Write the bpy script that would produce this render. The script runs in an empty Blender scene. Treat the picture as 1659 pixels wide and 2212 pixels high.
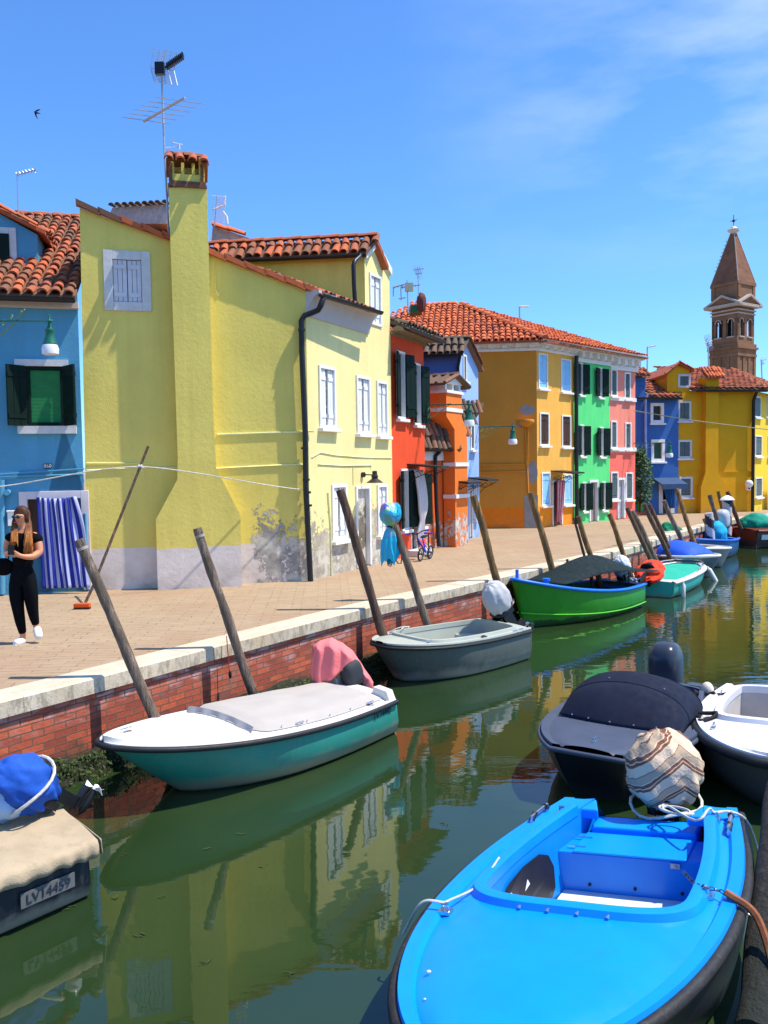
import bpy, bmesh, math, random
from math import sin, cos, pi, radians, sqrt, atan2, tan, exp
from mathutils import Vector as V, Matrix, noise
random.seed(7)
C = bpy.context.scene.collection
SC = bpy.context.scene

# ------------------------------------------------------------------ camera
F = 1788.0; CX, CY = 829.5, 1106.0          # photo measured on a 1659 x 2212 grid
EYE = 2.05; WATER = -0.95
PITCH = math.atan(96.0/F); ROLL = 0.015
fw = V((0, cos(PITCH), -sin(PITCH))); r0 = V((1, 0, 0)); u0 = V((0, sin(PITCH), cos(PITCH)))
RT = r0*cos(ROLL) - u0*sin(ROLL); UP = u0*cos(ROLL) + r0*sin(ROLL)
cam_d = bpy.data.cameras.new('camera'); cam = bpy.data.objects.new('camera', cam_d); C.objects.link(cam)
cam_d.sensor_fit = 'VERTICAL'; cam_d.sensor_height = 36.0; cam_d.sensor_width = 27.0
cam_d.lens = F/2212*36; cam_d.clip_start = 0.05; cam_d.clip_end = 3000
m = Matrix((RT, UP, -fw)).transposed().to_4x4(); m.translation = V((0, 0, EYE))
cam.matrix_world = m; SC.camera = cam

# ------------------------------------------------------------------ world and sun
SUN_EL, SUN_B = radians(62), radians(-3.5)      # sun stands to the right, a touch behind the camera
EXPOSURE = 0.46
w = bpy.data.worlds.new('World'); SC.world = w; w.use_nodes = True
nt = w.node_tree; N = nt.nodes; L = nt.links
N.clear()
out = N.new('ShaderNodeOutputWorld'); bg = N.new('ShaderNodeBackground'); sky = N.new('ShaderNodeTexSky')
sky.sky_type = 'NISHITA'; sky.sun_disc = False; sky.sun_elevation = SUN_EL
sky.sun_rotation = radians(90) - SUN_B        # clockwise from +Y
sky.altitude = 0; sky.air_density = 1.0; sky.dust_density = 0.3; sky.ozone_density = 3.0
tc = N.new('ShaderNodeTexCoord'); mp = N.new('ShaderNodeMapping'); mp.inputs['Scale'].default_value = (2.2, 2.2, 7.0)
mp.inputs['Rotation'].default_value = (0, radians(25), 0)
nz = N.new('ShaderNodeTexNoise'); nz.inputs['Scale'].default_value = 1.6; nz.inputs['Detail'].default_value = 7; nz.inputs['Roughness'].default_value = 0.55
rp = N.new('ShaderNodeMapRange'); rp.inputs['From Min'].default_value = 0.40; rp.inputs['From Max'].default_value = 0.78
sx = N.new('ShaderNodeSeparateXYZ'); rx = N.new('ShaderNodeMapRange'); rx.inputs['From Min'].default_value = 0.02; rx.inputs['From Max'].default_value = 0.38
mm = N.new('ShaderNodeMath'); mm.operation = 'MULTIPLY'; m2 = N.new('ShaderNodeMath'); m2.operation = 'MULTIPLY'; m2.inputs[1].default_value = 0.75
mx = N.new('ShaderNodeMixRGB'); mx.inputs[2].default_value = (5.2, 5.9, 7.6, 1)
tint = N.new('ShaderNodeMixRGB'); tint.blend_type = 'MULTIPLY'; tint.inputs[0].default_value = 1.0; tint.inputs[2].default_value = (0.56, 0.92, 1.34, 1)
L.new(tc.outputs['Generated'], mp.inputs[0]); L.new(mp.outputs[0], nz.inputs['Vector']); L.new(nz.outputs[0], rp.inputs['Value'])
L.new(tc.outputs['Generated'], sx.inputs[0]); L.new(sx.outputs[0], rx.inputs['Value'])
rz = N.new('ShaderNodeMapRange'); rz.inputs['From Min'].default_value = 0.20; rz.inputs['From Max'].default_value = 0.36; L.new(sx.outputs[2], rz.inputs['Value'])
m3 = N.new('ShaderNodeMath'); m3.operation = 'MULTIPLY'; L.new(rx.outputs[0], m3.inputs[0]); L.new(rz.outputs[0], m3.inputs[1])
L.new(rp.outputs[0], mm.inputs[0]); L.new(m3.outputs[0], mm.inputs[1]); L.new(mm.outputs[0], m2.inputs[0]); L.new(m2.outputs[0], mx.inputs[0])
L.new(sky.outputs[0], tint.inputs[1]); L.new(tint.outputs[0], mx.inputs[1]); L.new(mx.outputs[0], bg.inputs[0]); bg.inputs[1].default_value = 0.14
L.new(bg.outputs[0], out.inputs[0])
sd = bpy.data.lights.new('sun', 'SUN'); so = bpy.data.objects.new('sun', sd); C.objects.link(so)
sd.energy = 4.7; sd.angle = radians(0.5); sd.color = (1.0, 0.94, 0.82)
S_DIR = V((cos(SUN_EL)*cos(SUN_B), cos(SUN_EL)*sin(SUN_B), sin(SUN_EL)))
so.rotation_euler = S_DIR.to_track_quat('Z', 'Y').to_euler(); so.location = (20, 0, 40)
SC.view_settings.view_transform = 'Standard'; SC.view_settings.look = 'None'
SC.view_settings.exposure = EXPOSURE; SC.view_settings.gamma = 1.0
SC.cycles.use_denoising = True; SC.cycles.max_bounces = 6

# ------------------------------------------------------------------ measuring the photo
ZT = {0: (0, 1, 0, 1), 1: (0, .3307, 384, .3307), 2: (0, .3307, 877.8, .3307), 3: (438.9, .2976, 493.7, .2976),
      4: (438.9, .2976, 932.6, .2976), 5: (822.9, .2728, 603.5, .2728), 6: (1206.9, .2976, 438.9, .2976),
      7: (932.6, .4378, 1042.3, .4378), 8: (1261.8, .2394, 987.5, .2394), 9: (0, .3307, 1316.6, .3307),
      10: (219.4, .4134, 1316.7, .4134), 11: (768, .2976, 1206.9, .2976), 12: (1124.6, .3221, 1344.1, .3221),
      13: (822.9, .5039, 1563.5, .5039), 14: (246.9, .19838, 82.3, .19838), 15: (1152.1, .3056, 1371.5, .3056),
      16: (603.5, .1323, 1316.7, .1323), 17: (877.8, .0620, 1097.2, .0620), 18: (0, .1736, 1042.3, .1736), 19:(1563.5,.0992,1014.9,.0992), 20:(1481.2,.2187,1728.1,.2187)}
def q(r, x, y):
    a, s, b, t = ZT[r]; return (a+s*x, b+t*y)
def ray(p):
    return fw + RT*((p[0]-CX)/F) + UP*((CY-p[1])/F)
O = V((0, 0, EYE))
def G(p, z=0.0):
    d = ray(p); return O + d*((z-EYE)/d.z)
def D(p, y):
    """point seen at p whose depth (world y) is y"""
    d = ray(p); return O + d*(y/d.y)

# ------------------------------------------------------------------ objects
WORLD = {}
def setp(o, label=None, cat=None, group=None, kind=None):
    if label: o['label'] = label
    if cat: o['category'] = cat
    if group: o['group'] = group
    if kind: o['kind'] = kind
    return o
def thing(name, label, cat, loc, group=None):
    o = bpy.data.objects.new(name, None); C.objects.link(o); o.location = V(loc); o.empty_display_size = .2
    WORLD[o.name] = V(loc)
    return setp(o, label, cat, group)
class MB:
    def __init__(s): s.v = []; s.f = []; s.m = []; s.att = []; s.mi = 0; s.a = 0.0
    def add(s, vs, fs):
        n = len(s.v); s.v += [V(p) for p in vs]
        for f in fs: s.f.append([n+i for i in f]); s.m.append(s.mi); s.att.append(s.a)
    def poly(s, pts): s.add(pts, [list(range(len(pts)))])
    def box(s, c, ax, ay, az):
        c = V(c); ax, ay, az = V(ax), V(ay), V(az)
        vs = [c+ax*i+ay*j+az*k for k in (-1, 1) for j in (-1, 1) for i in (-1, 1)]
        s.add(vs, [(0,2,3,1),(4,5,7,6),(0,1,5,4),(2,6,7,3),(0,4,6,2),(1,3,7,5)])
    def bx(s, x0, x1, y0, y1, z0, z1):
        s.box(((x0+x1)/2,(y0+y1)/2,(z0+z1)/2), ((x1-x0)/2,0,0), (0,(y1-y0)/2,0), (0,0,(z1-z0)/2))
    def prism(s, pts, vec):
        pts = [V(p) for p in pts]; n = len(pts); vec = V(vec)
        s.add(pts+[p+vec for p in pts], [list(range(n))[::-1], list(range(n, 2*n))]+[(i,(i+1)%n,n+(i+1)%n,n+i) for i in range(n)])
    def tube(s, path, r, n=8, cap=True, closed=False):
        path = [V(p) for p in path]; k = len(path)
        rr = r if isinstance(r, (list, tuple)) else [r]*k
        vs = []; prev = None
        for i, p in enumerate(path):
            a = path[(i-1) % k] if (i > 0 or closed) else p; b = path[(i+1) % k] if (i < k-1 or closed) else p
            t = (b-a); t = t.normalized() if t.length > 1e-9 else V((0, 0, 1))
            if prev is None:
                h = V((0, 0, 1)) if abs(t.z) < .9 else V((1, 0, 0)); x = t.cross(h).normalized()
            else:
                x = (prev-t*prev.dot(t)); x = x.normalized() if x.length > 1e-6 else prev
            prev = x; y = t.cross(x)
            for j in range(n):
                an = 2*pi*j/n; vs.append(p+(x*cos(an)+y*sin(an))*rr[i])
        fs = []
        for i in range(k if closed else k-1):
            i2 = (i+1) % k
            for j in range(n):
                j2 = (j+1) % n; fs.append((i*n+j, i*n+j2, i2*n+j2, i2*n+j))
        if cap and not closed: fs += [list(range(n))[::-1], [(k-1)*n+j for j in range(n)]]
        s.add(vs, fs)
    def lathe(s, c, prof, n=16, ax=V((0,0,1))):
        """prof = [(r, h)...] along ax"""
        c = V(c); ax = V(ax).normalized(); x = ax.orthogonal().normalized(); y = ax.cross(x); vs = []
        for r, h in prof:
            for j in range(n): an = 2*pi*j/n; vs.append(c+ax*h+(x*cos(an)+y*sin(an))*max(r, 1e-4))
        k = len(prof); fs = [(i*n+j, i*n+(j+1)%n, (i+1)*n+(j+1)%n, (i+1)*n+j) for i in range(k-1) for j in range(n)]
        s.add(vs, fs)
    def ball(s, c, rv, n=12, m=8, fn=None):
        c = V(c); vs = []
        if not hasattr(rv, '__len__'): rv = (rv, rv, rv)
        for i in range(m+1):
            th = pi*i/m
            for j in range(n):
                ph = 2*pi*j/n; d = V((sin(th)*cos(ph), sin(th)*sin(ph), cos(th)))
                k = fn(d) if fn else 1
                vs.append(c+V((d.x*rv[0], d.y*rv[1], d.z*rv[2]))*k)
        s.add(vs, [(i*n+j, (i+1)*n+j, (i+1)*n+(j+1)%n, i*n+(j+1)%n) for i in range(m) for j in range(n)])
    def grid(s, fn, nu, nv, mf=None):
        vs = [fn(i/nu, j/nv) for j in range(nv+1) for i in range(nu+1)]; n0 = len(s.v)
        s.v += [V(p) for p in vs]
        for j in range(nv):
            for i in range(nu):
                a = n0+j*(nu+1)+i; s.f.append([a, a+1, a+nu+2, a+nu+1]); s.m.append(mf(i, j) if mf else s.mi); s.att.append(s.a)
    def build(s, name, mats, parent=None, smooth=35, bevel=0, weld=False, T=None, solid=0, **props):
        me = bpy.data.meshes.new(name)
        vs = [T(p) for p in s.v] if T else s.v
        if parent is None:
            xs = [p.x for p in vs]; ys = [p.y for p in vs]; zs = [p.z for p in vs]
            base = V(((min(xs)+max(xs))/2, (min(ys)+max(ys))/2, min(zs)))
        else: base = WORLD[parent.name]
        me.from_pydata([tuple(p-base) for p in vs], [], s.f)
        for mt in (mats if isinstance(mats, (list, tuple)) else [mats]): me.materials.append(mt)
        me.polygons.foreach_set('material_index', s.m)
        if any(s.att):
            a = me.attributes.new('rnd', 'FLOAT', 'FACE'); a.data.foreach_set('value', s.att)
        bm = bmesh.new(); bm.from_mesh(me)
        if weld: bmesh.ops.remove_doubles(bm, verts=bm.verts, dist=1e-4)
        bmesh.ops.recalc_face_normals(bm, faces=bm.faces); bm.to_mesh(me); bm.free()
        if smooth:
            me.polygons.foreach_set('use_smooth', [True]*len(me.polygons)); me.set_sharp_from_angle(angle=radians(smooth))
        me.update()
        o = bpy.data.objects.new(name, me); C.objects.link(o)
        if parent is None: o.location = base
        else: o.parent = parent
        WORLD[o.name] = base
        if solid:
            sm = o.modifiers.new('thick', 'SOLIDIFY'); sm.thickness = solid; sm.offset = 0
        if bevel:
            bv = o.modifiers.new('bevel', 'BEVEL'); bv.width = bevel; bv.segments = 2; bv.limit_method = 'ANGLE'; bv.angle_limit = radians(40)
        setp(o, **props)
        return o
def text_mesh(name, txt, size, mat, o, xdir, up, parent, thick=0.004, label=None):
    """flat lettering centred at o, reading along xdir"""
    cu = bpy.data.curves.new(name, 'FONT'); cu.body = txt; cu.size = size; cu.align_x = 'CENTER'; cu.align_y = 'CENTER'; cu.extrude = thick/2
    t = bpy.data.objects.new('tmp', cu); C.objects.link(t)
    dg = bpy.context.evaluated_depsgraph_get(); me0 = t.evaluated_get(dg).to_mesh()
    vs = [v.co.copy() for v in me0.vertices]; fs = [list(p.vertices) for p in me0.polygons]
    bpy.data.objects.remove(t); xd = V(xdir).normalized(); up = V(up); up = (up-xd*up.dot(xd)).normalized(); nn = xd.cross(up)
    b = MB(); b.add([V(o)+xd*v.x+up*v.y+nn*v.z for v in vs], fs)
    return b.build(name, mat, parent, smooth=0)

# ------------------------------------------------------------------ materials
def nodes(name):
    mt = bpy.data.materials.new(name); mt.use_nodes = True; t = mt.node_tree
    return mt, t, t.nodes, t.links, t.nodes['Principled BSDF']
def coord(t, kind='Object', scale=(1,1,1)):
    tc = t.nodes.new('ShaderNodeTexCoord') if kind != 'World' else t.nodes.new('ShaderNodeNewGeometry')
    mp = t.nodes.new('ShaderNodeMapping'); mp.inputs['Scale'].default_value = scale
    t.links.new(tc.outputs['Position' if kind == 'World' else kind], mp.inputs[0]); return mp.outputs[0]
def nz_(t, vec, scale, detail=4, rough=.55):
    n = t.nodes.new('ShaderNodeTexNoise'); n.inputs['Scale'].default_value = scale; n.inputs['Detail'].default_value = detail; n.inputs['Roughness'].default_value = rough
    t.links.new(vec, n.inputs['Vector']); return n.outputs['Fac']
def rng(t, val, a, b, c=0., d=1.):
    n = t.nodes.new('ShaderNodeMapRange'); t.links.new(val, n.inputs['Value'])
    for k, x in zip(('From Min','From Max','To Min','To Max'), (a,b,c,d)): n.inputs[k].default_value = x
    return n.outputs[0]
def mth(t, op, a, b=None):
    n = t.nodes.new('ShaderNodeMath'); n.operation = op
    for i, x in enumerate((a, b)):
        if x is None: continue
        if isinstance(x, (int, float)): n.inputs[i].default_value = x
        else: t.links.new(x, n.inputs[i])
    return n.outputs[0]
def mixc(t, fac, a, b, mode='MIX'):
    n = t.nodes.new('ShaderNodeMixRGB'); n.blend_type = mode
    for i, x in enumerate((fac, a, b)):
        if isinstance(x, (int, float)): n.inputs[i].default_value = x
        elif isinstance(x, (tuple, list)): n.inputs[i].default_value = tuple(x)+(1,)*(4-len(x))
        else: t.links.new(x, n.inputs[i])
    return n.outputs[0]
def bump(t, h, strength, dist=.01, normal=None):
    n = t.nodes.new('ShaderNodeBump'); n.inputs['Strength'].default_value = strength; n.inputs['Distance'].default_value = dist
    t.links.new(h, n.inputs['Height'])
    if normal is not None: t.links.new(normal, n.inputs['Normal'])
    return n.outputs[0]
def val3(c, k): return tuple(min(1, x*k) for x in c)
def M(name, col, rough=.6, var=.12, scale=4., bs=60., bst=.15, metal=0., spec=.33, kind='Object', dirt=None, dirtamt=.5, stretch=(1,1,1)):
    mt, t, N, L, P = nodes(name)
    vec = coord(t, kind, stretch)
    f = rng(t, nz_(t, vec, scale, 5), .3, .7)
    c = mixc(t, f, val3(col, 1-var), val3(col, 1+var))
    if dirt:
        c = mixc(t, mth(t, 'MULTIPLY', rng(t, nz_(t, vec, scale*2.3, 6, .65), .52, .72), dirtamt), c, dirt)
    L.new(c, P.inputs['Base Color']); P.inputs['Roughness'].default_value = rough; P.inputs['Metallic'].default_value = metal
    P.inputs['Specular IOR Level'].default_value = spec
    rr = rng(t, nz_(t, vec, scale*3, 3), .3, .7, max(.02, rough*.85), min(1, rough*1.15)); L.new(rr, P.inputs['Roughness'])
    if bst: L.new(bump(t, nz_(t, vec, bs, 3), bst, .01), P.inputs['Normal'])
    return mt
def stucco(name, col, base=None, base_z=0.0, peel=None, patch=(.33,.30,.26), streak=.22, lean=None, pmask=None, var=.09):
    """painted plaster: blotches, vertical weather streaks, rough relief; optional painted base below base_z; optional peeling"""
    mt, t, N, L, P = nodes(name)
    pos = coord(t, 'World'); n1 = rng(t, nz_(t, pos, .9, 6, .6), .3, .7)
    c = mixc(t, n1, val3(col, 1-var), val3(col, 1+var))
    st = rng(t, nz_(t, coord(t, 'World', (3.2, 3.2, .22)), 1.6, 5, .6), .42, .72)
    c = mixc(t, mth(t, 'MULTIPLY', st, streak), c, val3(col, .62))
    fine = nz_(t, pos, 26, 4, .6)
    c = mixc(t, rng(t, fine, .35, .7, 0, .25), c, val3(col, .8))
    sep = N.new('ShaderNodeSeparateXYZ'); g = N.new('ShaderNodeNewGeometry'); L.new(g.outputs['Position'], sep.inputs[0])
    z = sep.outputs[2]
    zz = mth(t, 'ADD', z, rng(t, nz_(t, pos, 2.5, 4), .3, .7, -.02, .02))
    if base:
        cb = mixc(t, n1, val3(base, .88), val3(base, 1.08)); cb = mixc(t, rng(t, nz_(t, pos, 7, 5, .7), .45, .8, 0, .5), cb, val3(base, .72))
        c = mixc(t, rng(t, zz, base_z-.006, base_z+.006, 1, 0), c, cb)
    # damp rising from the paving
    damp = mth(t, 'MULTIPLY', rng(t, z, 0, .5, 1, 0), rng(t, nz_(t, pos, 3, 5), .4, .65))
    c = mixc(t, mth(t, 'MULTIPLY', damp, .45), c, (.16, .13, .10))
    h = mth(t, 'ADD', mth(t, 'MULTIPLY', nz_(t, pos, 14, 6, .65), 1.0), mth(t, 'MULTIPLY', nz_(t, pos, 55, 3), .35))
    nrm = bump(t, h, .32, .02)
    if peel:
        ztop, zsoft, th, amt = peel                 # peeling below ztop
        hh = mth(t, 'MULTIPLY', rng(t, z, ztop-zsoft, ztop, 1, 0), 1.0)
        if pmask:                                    # ((px,py),(dx,dy), u0, u1): along the wall
            (ax, ay), (dx, dy), s0, s1 = pmask
            u = mth(t, 'ADD', mth(t, 'MULTIPLY', mth(t, 'SUBTRACT', sep.outputs[0], ax), dx), mth(t, 'MULTIPLY', mth(t, 'SUBTRACT', sep.outputs[1], ay), dy))
            hh = mth(t, 'MULTIPLY', hh, rng(t, u, s0, s1, 0, 1))
        nn = mth(t, 'ADD', mth(t, 'MULTIPLY', nz_(t, pos, 1.6, 3, .5), .32), mth(t, 'MULTIPLY', nz_(t, pos, 7.0, 8, .74), .68))
        e = mth(t, 'ADD', nn, mth(t, 'MULTIPLY', hh, amt))
        k = rng(t, e, th, th+.012)
        n3 = rng(t, nz_(t, pos, 5, 6, .7), .38, .62)
        pc = mixc(t, n3, val3(patch, .8), val3(patch, 1.35)); pc = mixc(t, rng(t, nz_(t, pos, 2.2, 5), .5, .56, 0, .8), pc, (.62, .57, .46))
        c = mixc(t, k, c, pc)
        nrm = bump(t, mth(t, 'SUBTRACT', 1.0, k), .9, .012, nrm)
    L.new(c, P.inputs['Base Color']); P.inputs['Roughness'].default_value = .88; P.inputs['Specular IOR Level'].default_value = .25
    L.new(nrm, P.inputs['Normal'])
    return mt
# ------------------------------------------------------------------ palette
def tile_mat(name, c1, c2, c3):
    mt, t, N, L, P = nodes(name)
    a = N.new('ShaderNodeAttribute'); a.attribute_name = 'rnd'
    r = N.new('ShaderNodeValToRGB'); e = r.color_ramp.elements; e[0].position = 0.0; e[0].color = (*c1, 1); e[1].position = 1.0; e[1].color = (*c3, 1)
    k = e.new(.55); k.color = (*c2, 1); L.new(a.outputs['Fac'], r.inputs[0])
    pos = coord(t, 'World'); c = mixc(t, rng(t, nz_(t, pos, 9, 5, .65), .48, .72, 0, .6), r.outputs[0], (.09, .07, .05))
    L.new(c, P.inputs['Base Color']); P.inputs['Roughness'].default_value = .85; L.new(bump(t, nz_(t, pos, 60, 3), .3, .008), P.inputs['Normal'])
    return mt
TILE = tile_mat('terracotta_tile', (.55, .12, .035), (.42, .10, .035), (.15, .075, .04))
TILE_OLD = tile_mat('weathered_tile', (.36, .13, .06), (.16, .085, .05), (.10, .075, .055))
TILE_NEW = tile_mat('fresh_tile', (.74, .17, .04), (.60, .12, .03), (.36, .08, .03))
WHITE = M('white_paint', (.80, .79, .78), .5, .04, 6, 80, .08)
TRIM = M('pale_stone_trim', (.62, .60, .58), .75, .08, 8, 60, .2, dirt=(.35, .33, .30), dirtamt=.3)
TRIMW = M('white_stone_trim', (.80, .78, .74), .7, .06, 8, 60, .15)
BLACKM = M('black_gutter_metal', (.016, .016, .018), .38, .2, 6, 30, .05)
DKGREEN = M('dark_green_shutter', (.006, .017, .013), .6, .15, 5, 30, .05, spec=.1)
GLASSD = M('dark_pane', (.015, .02, .025), .08, .1, 2, 10, 0, spec=.8)
WOODD = M('dark_wood', (.07, .03, .015), .6, .25, 6, 50, .2, stretch=(1, 1, .2))
GREYSH = M('grey_shutter', (.10, .14, .14), .6, .1, 5, 40, .1)
BLUESH = M('pale_blue_shutter', (.30, .62, .90), .55, .06, 5, 40, .1)
IRON = M('dark_iron', (.02, .018, .018), .5, .2, 8, 40, .1)
STEEL = M('stainless_steel', (.6, .6, .62), .25, .1, 8, 20, 0, metal=1.0)
ALU = M('antenna_aluminium', (.45, .47, .5), .4, .1, 5, 20, 0, metal=.8)
LAMPG = M('lamp_green_paint', (.012, .13, .085), .35, .15, 9, 40, .05)
MILK = M('milky_glass', (.75, .75, .78), .3, .03, 5, 30, 0)
ROPEW = M('pale_rope', (.62, .60, .52), .9, .2, 30, 150, .6)
ROPEB = M('black_rope', (.012, .012, .014), .8, .2, 30, 150, .6)
GREYCON = M('grey_render', (.42, .39, .38), .9, .15, 4, 40, .5, dirt=(.2, .18, .17), dirtamt=.6)
BLK = M('black_plastic', (.012, .012, .013), .4, .15, 6, 40, .05)
RUB = M('black_rubber', (.018, .018, .02), .55, .25, 9, 60, .15)

def pole_mat(name, col, col2):
    mt, t, N, L, P = nodes(name)
    vec = coord(t, 'Object', (14, 14, 1.1)); n = rng(t, nz_(t, vec, 1.6, 7, .65), .36, .64)
    c = mixc(t, n, val3(col, .28), val3(col, 1.35)); c = mixc(t, rng(t, nz_(t, coord(t), 3, 4), .45, .65), c, col2)
    g = N.new('ShaderNodeNewGeometry'); s = N.new('ShaderNodeSeparateXYZ'); L.new(g.outputs['Position'], s.inputs[0])
    wet = rng(t, mth(t, 'ADD', s.outputs[2], rng(t, nz_(t, coord(t), 9, 4), .3, .7, -.1, .1)), -.62, -.45, 1, 0)
    c = mixc(t, wet, c, (.018, .022, .014)); L.new(c, P.inputs['Base Color']); P.inputs['Roughness'].default_value = .85
    L.new(bump(t, n, 1.0, .02), P.inputs['Normal']); return mt
POLE_G = pole_mat('grey_weathered_wood', (.25, .18, .13), (.13, .09, .06))
POLE_B = pole_mat('brown_stained_wood', (.15, .08, .05), (.10, .055, .032))
POLE_Y = pole_mat('ochre_wood', (.30, .16, .045), (.16, .09, .035))

# ------------------------------------------------------------------ quay line (outer top edge of the coping)
QP = [(0,1517),(185,1475),(274,1449),(400,1413),(489,1391),(516,1385),(714,1334),(769,1318),(885,1291),(932,1282),(1038,1258),
      (1147,1233),(1248,1211),(1300,1199),(1392,1176),(1427,1163),(1477,1148),(1525,1136),(1597,1120),(1659,1113)]
ql = [G(p) for p in QP]
d0 = (ql[4]-ql[0]).normalized()
ql = [ql[0]-d0*14] + [ql[0]] + ql[2:4] + ql[5:] + [ql[-1]+V((6, 2.5, 0)), ql[-1]+V((30, 10, 0))]
# resample and smooth
def arc(pts):
    s = [0]
    for a, b in zip(pts, pts[1:]): s.append(s[-1]+(b-a).length)
    return s
def sample(pts, s, x):
    for i in range(len(s)-1):
        if x <= s[i+1] or i == len(s)-2:
            return pts[i].lerp(pts[i+1], (x-s[i])/(s[i+1]-s[i]))
sa = arc(ql); NQ = 150
qf = [sample(ql, sa, sa[-1]*i/NQ) for i in range(NQ+1)]
for _ in range(4):
    qf = [qf[0]]+[(qf[i-1]+qf[i]*2+qf[i+1])/4 for i in range(1, NQ)]+[qf[-1]]
qn = []
for i in range(NQ+1):
    t_ = (qf[min(NQ, i+1)]-qf[max(0, i-1)]).normalized(); qn.append(V((t_.y, -t_.x, 0)))   # towards the water
qs = arc(qf)
def quay_at(x, off):
    """point of the quay line (moved off metres over the water) seen in pixel column x"""
    best = None
    for i in range(NQ):
        p = qf[i]+qn[i]*off; v = p-O; dd = v.dot(fw)
        if dd < .3: continue
        px = CX+F*v.dot(RT)/dd
        if best is None or abs(px-x) < best[0]: best = (abs(px-x), p, i)
    return best[1], best[2]

# ------------------------------------------------------------------ paving, water
def pave_mat():
    mt, t, N, L, P = nodes('trachyte_paving')
    g = N.new('ShaderNodeNewGeometry'); mp = N.new('ShaderNodeMapping'); mp.inputs['Rotation'].default_value = (0, 0, radians(-4))
    L.new(g.outputs['Position'], mp.inputs[0]); p = mp.outputs[0]
    w = N.new('ShaderNodeVectorMath'); w.operation = 'ADD'; nv = N.new('ShaderNodeTexNoise'); nv.inputs['Scale'].default_value = 5; L.new(p, nv.inputs['Vector'])
    sc = N.new('ShaderNodeVectorMath'); sc.operation = 'SCALE'; sc.inputs['Scale'].default_value = .035; L.new(nv.outputs['Color'], sc.inputs[0]); L.new(p, w.inputs[0]); L.new(sc.outputs[0], w.inputs[1])
    b = N.new('ShaderNodeTexBrick'); b.inputs['Scale'].default_value = 1; b.inputs['Brick Width'].default_value = .38; b.inputs['Row Height'].default_value = .125
    b.inputs['Mortar Size'].default_value = .006; b.inputs['Mortar Smooth'].default_value = .3; b.offset = .37; b.inputs['Bias'].default_value = 0
    b.inputs['Color1'].default_value = (.38, .27, .165, 1); b.inputs['Color2'].default_value = (.33, .235, .145, 1); b.inputs['Mortar'].default_value = (.35, .25, .155, 1)
    L.new(w.outputs[0], b.inputs['Vector'])
    c = mixc(t, rng(t, nz_(t, p, 1.1, 6, .65), .3, .7), b.outputs['Color'], (.44, .32, .20)) ; c = mixc(t, .5, b.outputs['Color'], c)
    # broken dark joints
    sp = N.new('ShaderNodeMapping'); sp.inputs['Scale'].default_value = (1.6, 9, 1); L.new(p, sp.inputs[0])
    jm = mth(t, 'MULTIPLY', b.outputs['Fac'], rng(t, nz_(t, sp.outputs[0], 1.7, 4, .6), .44, .54))
    c = mixc(t, jm, c, (.09, .06, .045))
    c = mixc(t, rng(t, nz_(t, p, .40, 5, .7), .46, .66, 0, .6), c, (.33, .19, .115))
    c = mixc(t, rng(t, nz_(t, p, 22, 4, .7), .5, .8, 0, .45), c, (.20, .15, .11))
    L.new(c, P.inputs['Base Color']); P.inputs['Roughness'].default_value = .85; P.inputs['Specular IOR Level'].default_value = .3
    h = mth(t, 'SUBTRACT', mth(t, 'MULTIPLY', nz_(t, p, 18, 5), .5), jm); L.new(bump(t, h, .35, .01), P.inputs['Normal'])
    return mt
PAVE = pave_mat()
land = MB()
inner = [qf[i]-qn[i]*.2 for i in range(NQ+1)]
land.poly([V((p.x, p.y, 0)) for p in inner]+[V((500, 160, 0)), V((500, 900, 0)), V((-500, 900, 0)), V((-500, inner[0].y, 0))])
bm = bmesh.new(); vs_ = [bm.verts.new(v) for v in land.v]; es_ = [bm.edges.new((vs_[i], vs_[(i+1) % len(vs_)])) for i in range(len(vs_))]
bmesh.ops.triangle_fill(bm, use_beauty=True, edges=es_); bmesh.ops.recalc_face_normals(bm, faces=bm.faces)
if sum(f.normal.z for f in bm.faces) < 0: bmesh.ops.reverse_faces(bm, faces=bm.faces)
me_ = bpy.data.meshes.new('pavement'); bm.to_mesh(me_); bm.free(); me_.materials.append(PAVE)
pv = bpy.data.objects.new('pavement', me_); C.objects.link(pv); pv['kind'] = 'structure'

def water_mat():
    mt, t, N, L, P = nodes('canal_water')
    pos = coord(t, 'World')
    c = mixc(t, rng(t, nz_(t, pos, .5, 3), .35, .65), (.016, .034, .010), (.022, .043, .014))
    L.new(c, P.inputs['Base Color']); P.inputs['Roughness'].default_value = .015; P.inputs['IOR'].default_value = 1.52
    P.inputs['Specular IOR Level'].default_value = .62
    a = nz_(t, coord(t, 'World', (1.0, 2.6, 1)), 1.7, 2, .5); b = nz_(t, coord(t, 'World', (1.6, 3.4, 1)), 5.0, 2, .5)
    # breezier patch down the canal
    br = rng(t, nz_(t, coord(t, 'World', (.22, .5, 1)), 1.0, 2), .45, .62, .12, 1.0)
    g = N.new('ShaderNodeNewGeometry'); s = N.new('ShaderNodeSeparateXYZ'); L.new(g.outputs['Position'], s.inputs[0])
    far = rng(t, s.outputs[1], 7, 17, .35, 1.25)
    h = mth(t, 'ADD', mth(t, 'MULTIPLY', a, .9), mth(t, 'MULTIPLY', mth(t, 'MULTIPLY', b, .22), br))
    bn = N.new('ShaderNodeBump'); bn.inputs['Distance'].default_value = .02; L.new(h, bn.inputs['Height']); L.new(mth(t, 'MULTIPLY', far, .22), bn.inputs['Strength'])
    L.new(bn.outputs[0], P.inputs['Normal']); return mt
wt = MB(); wt.poly([(-500, -300, WATER), (900, -300, WATER), (900, 900, WATER), (-500, 900, WATER)])
wo = wt.build('water', water_mat(), smooth=0, kind='structure')

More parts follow.
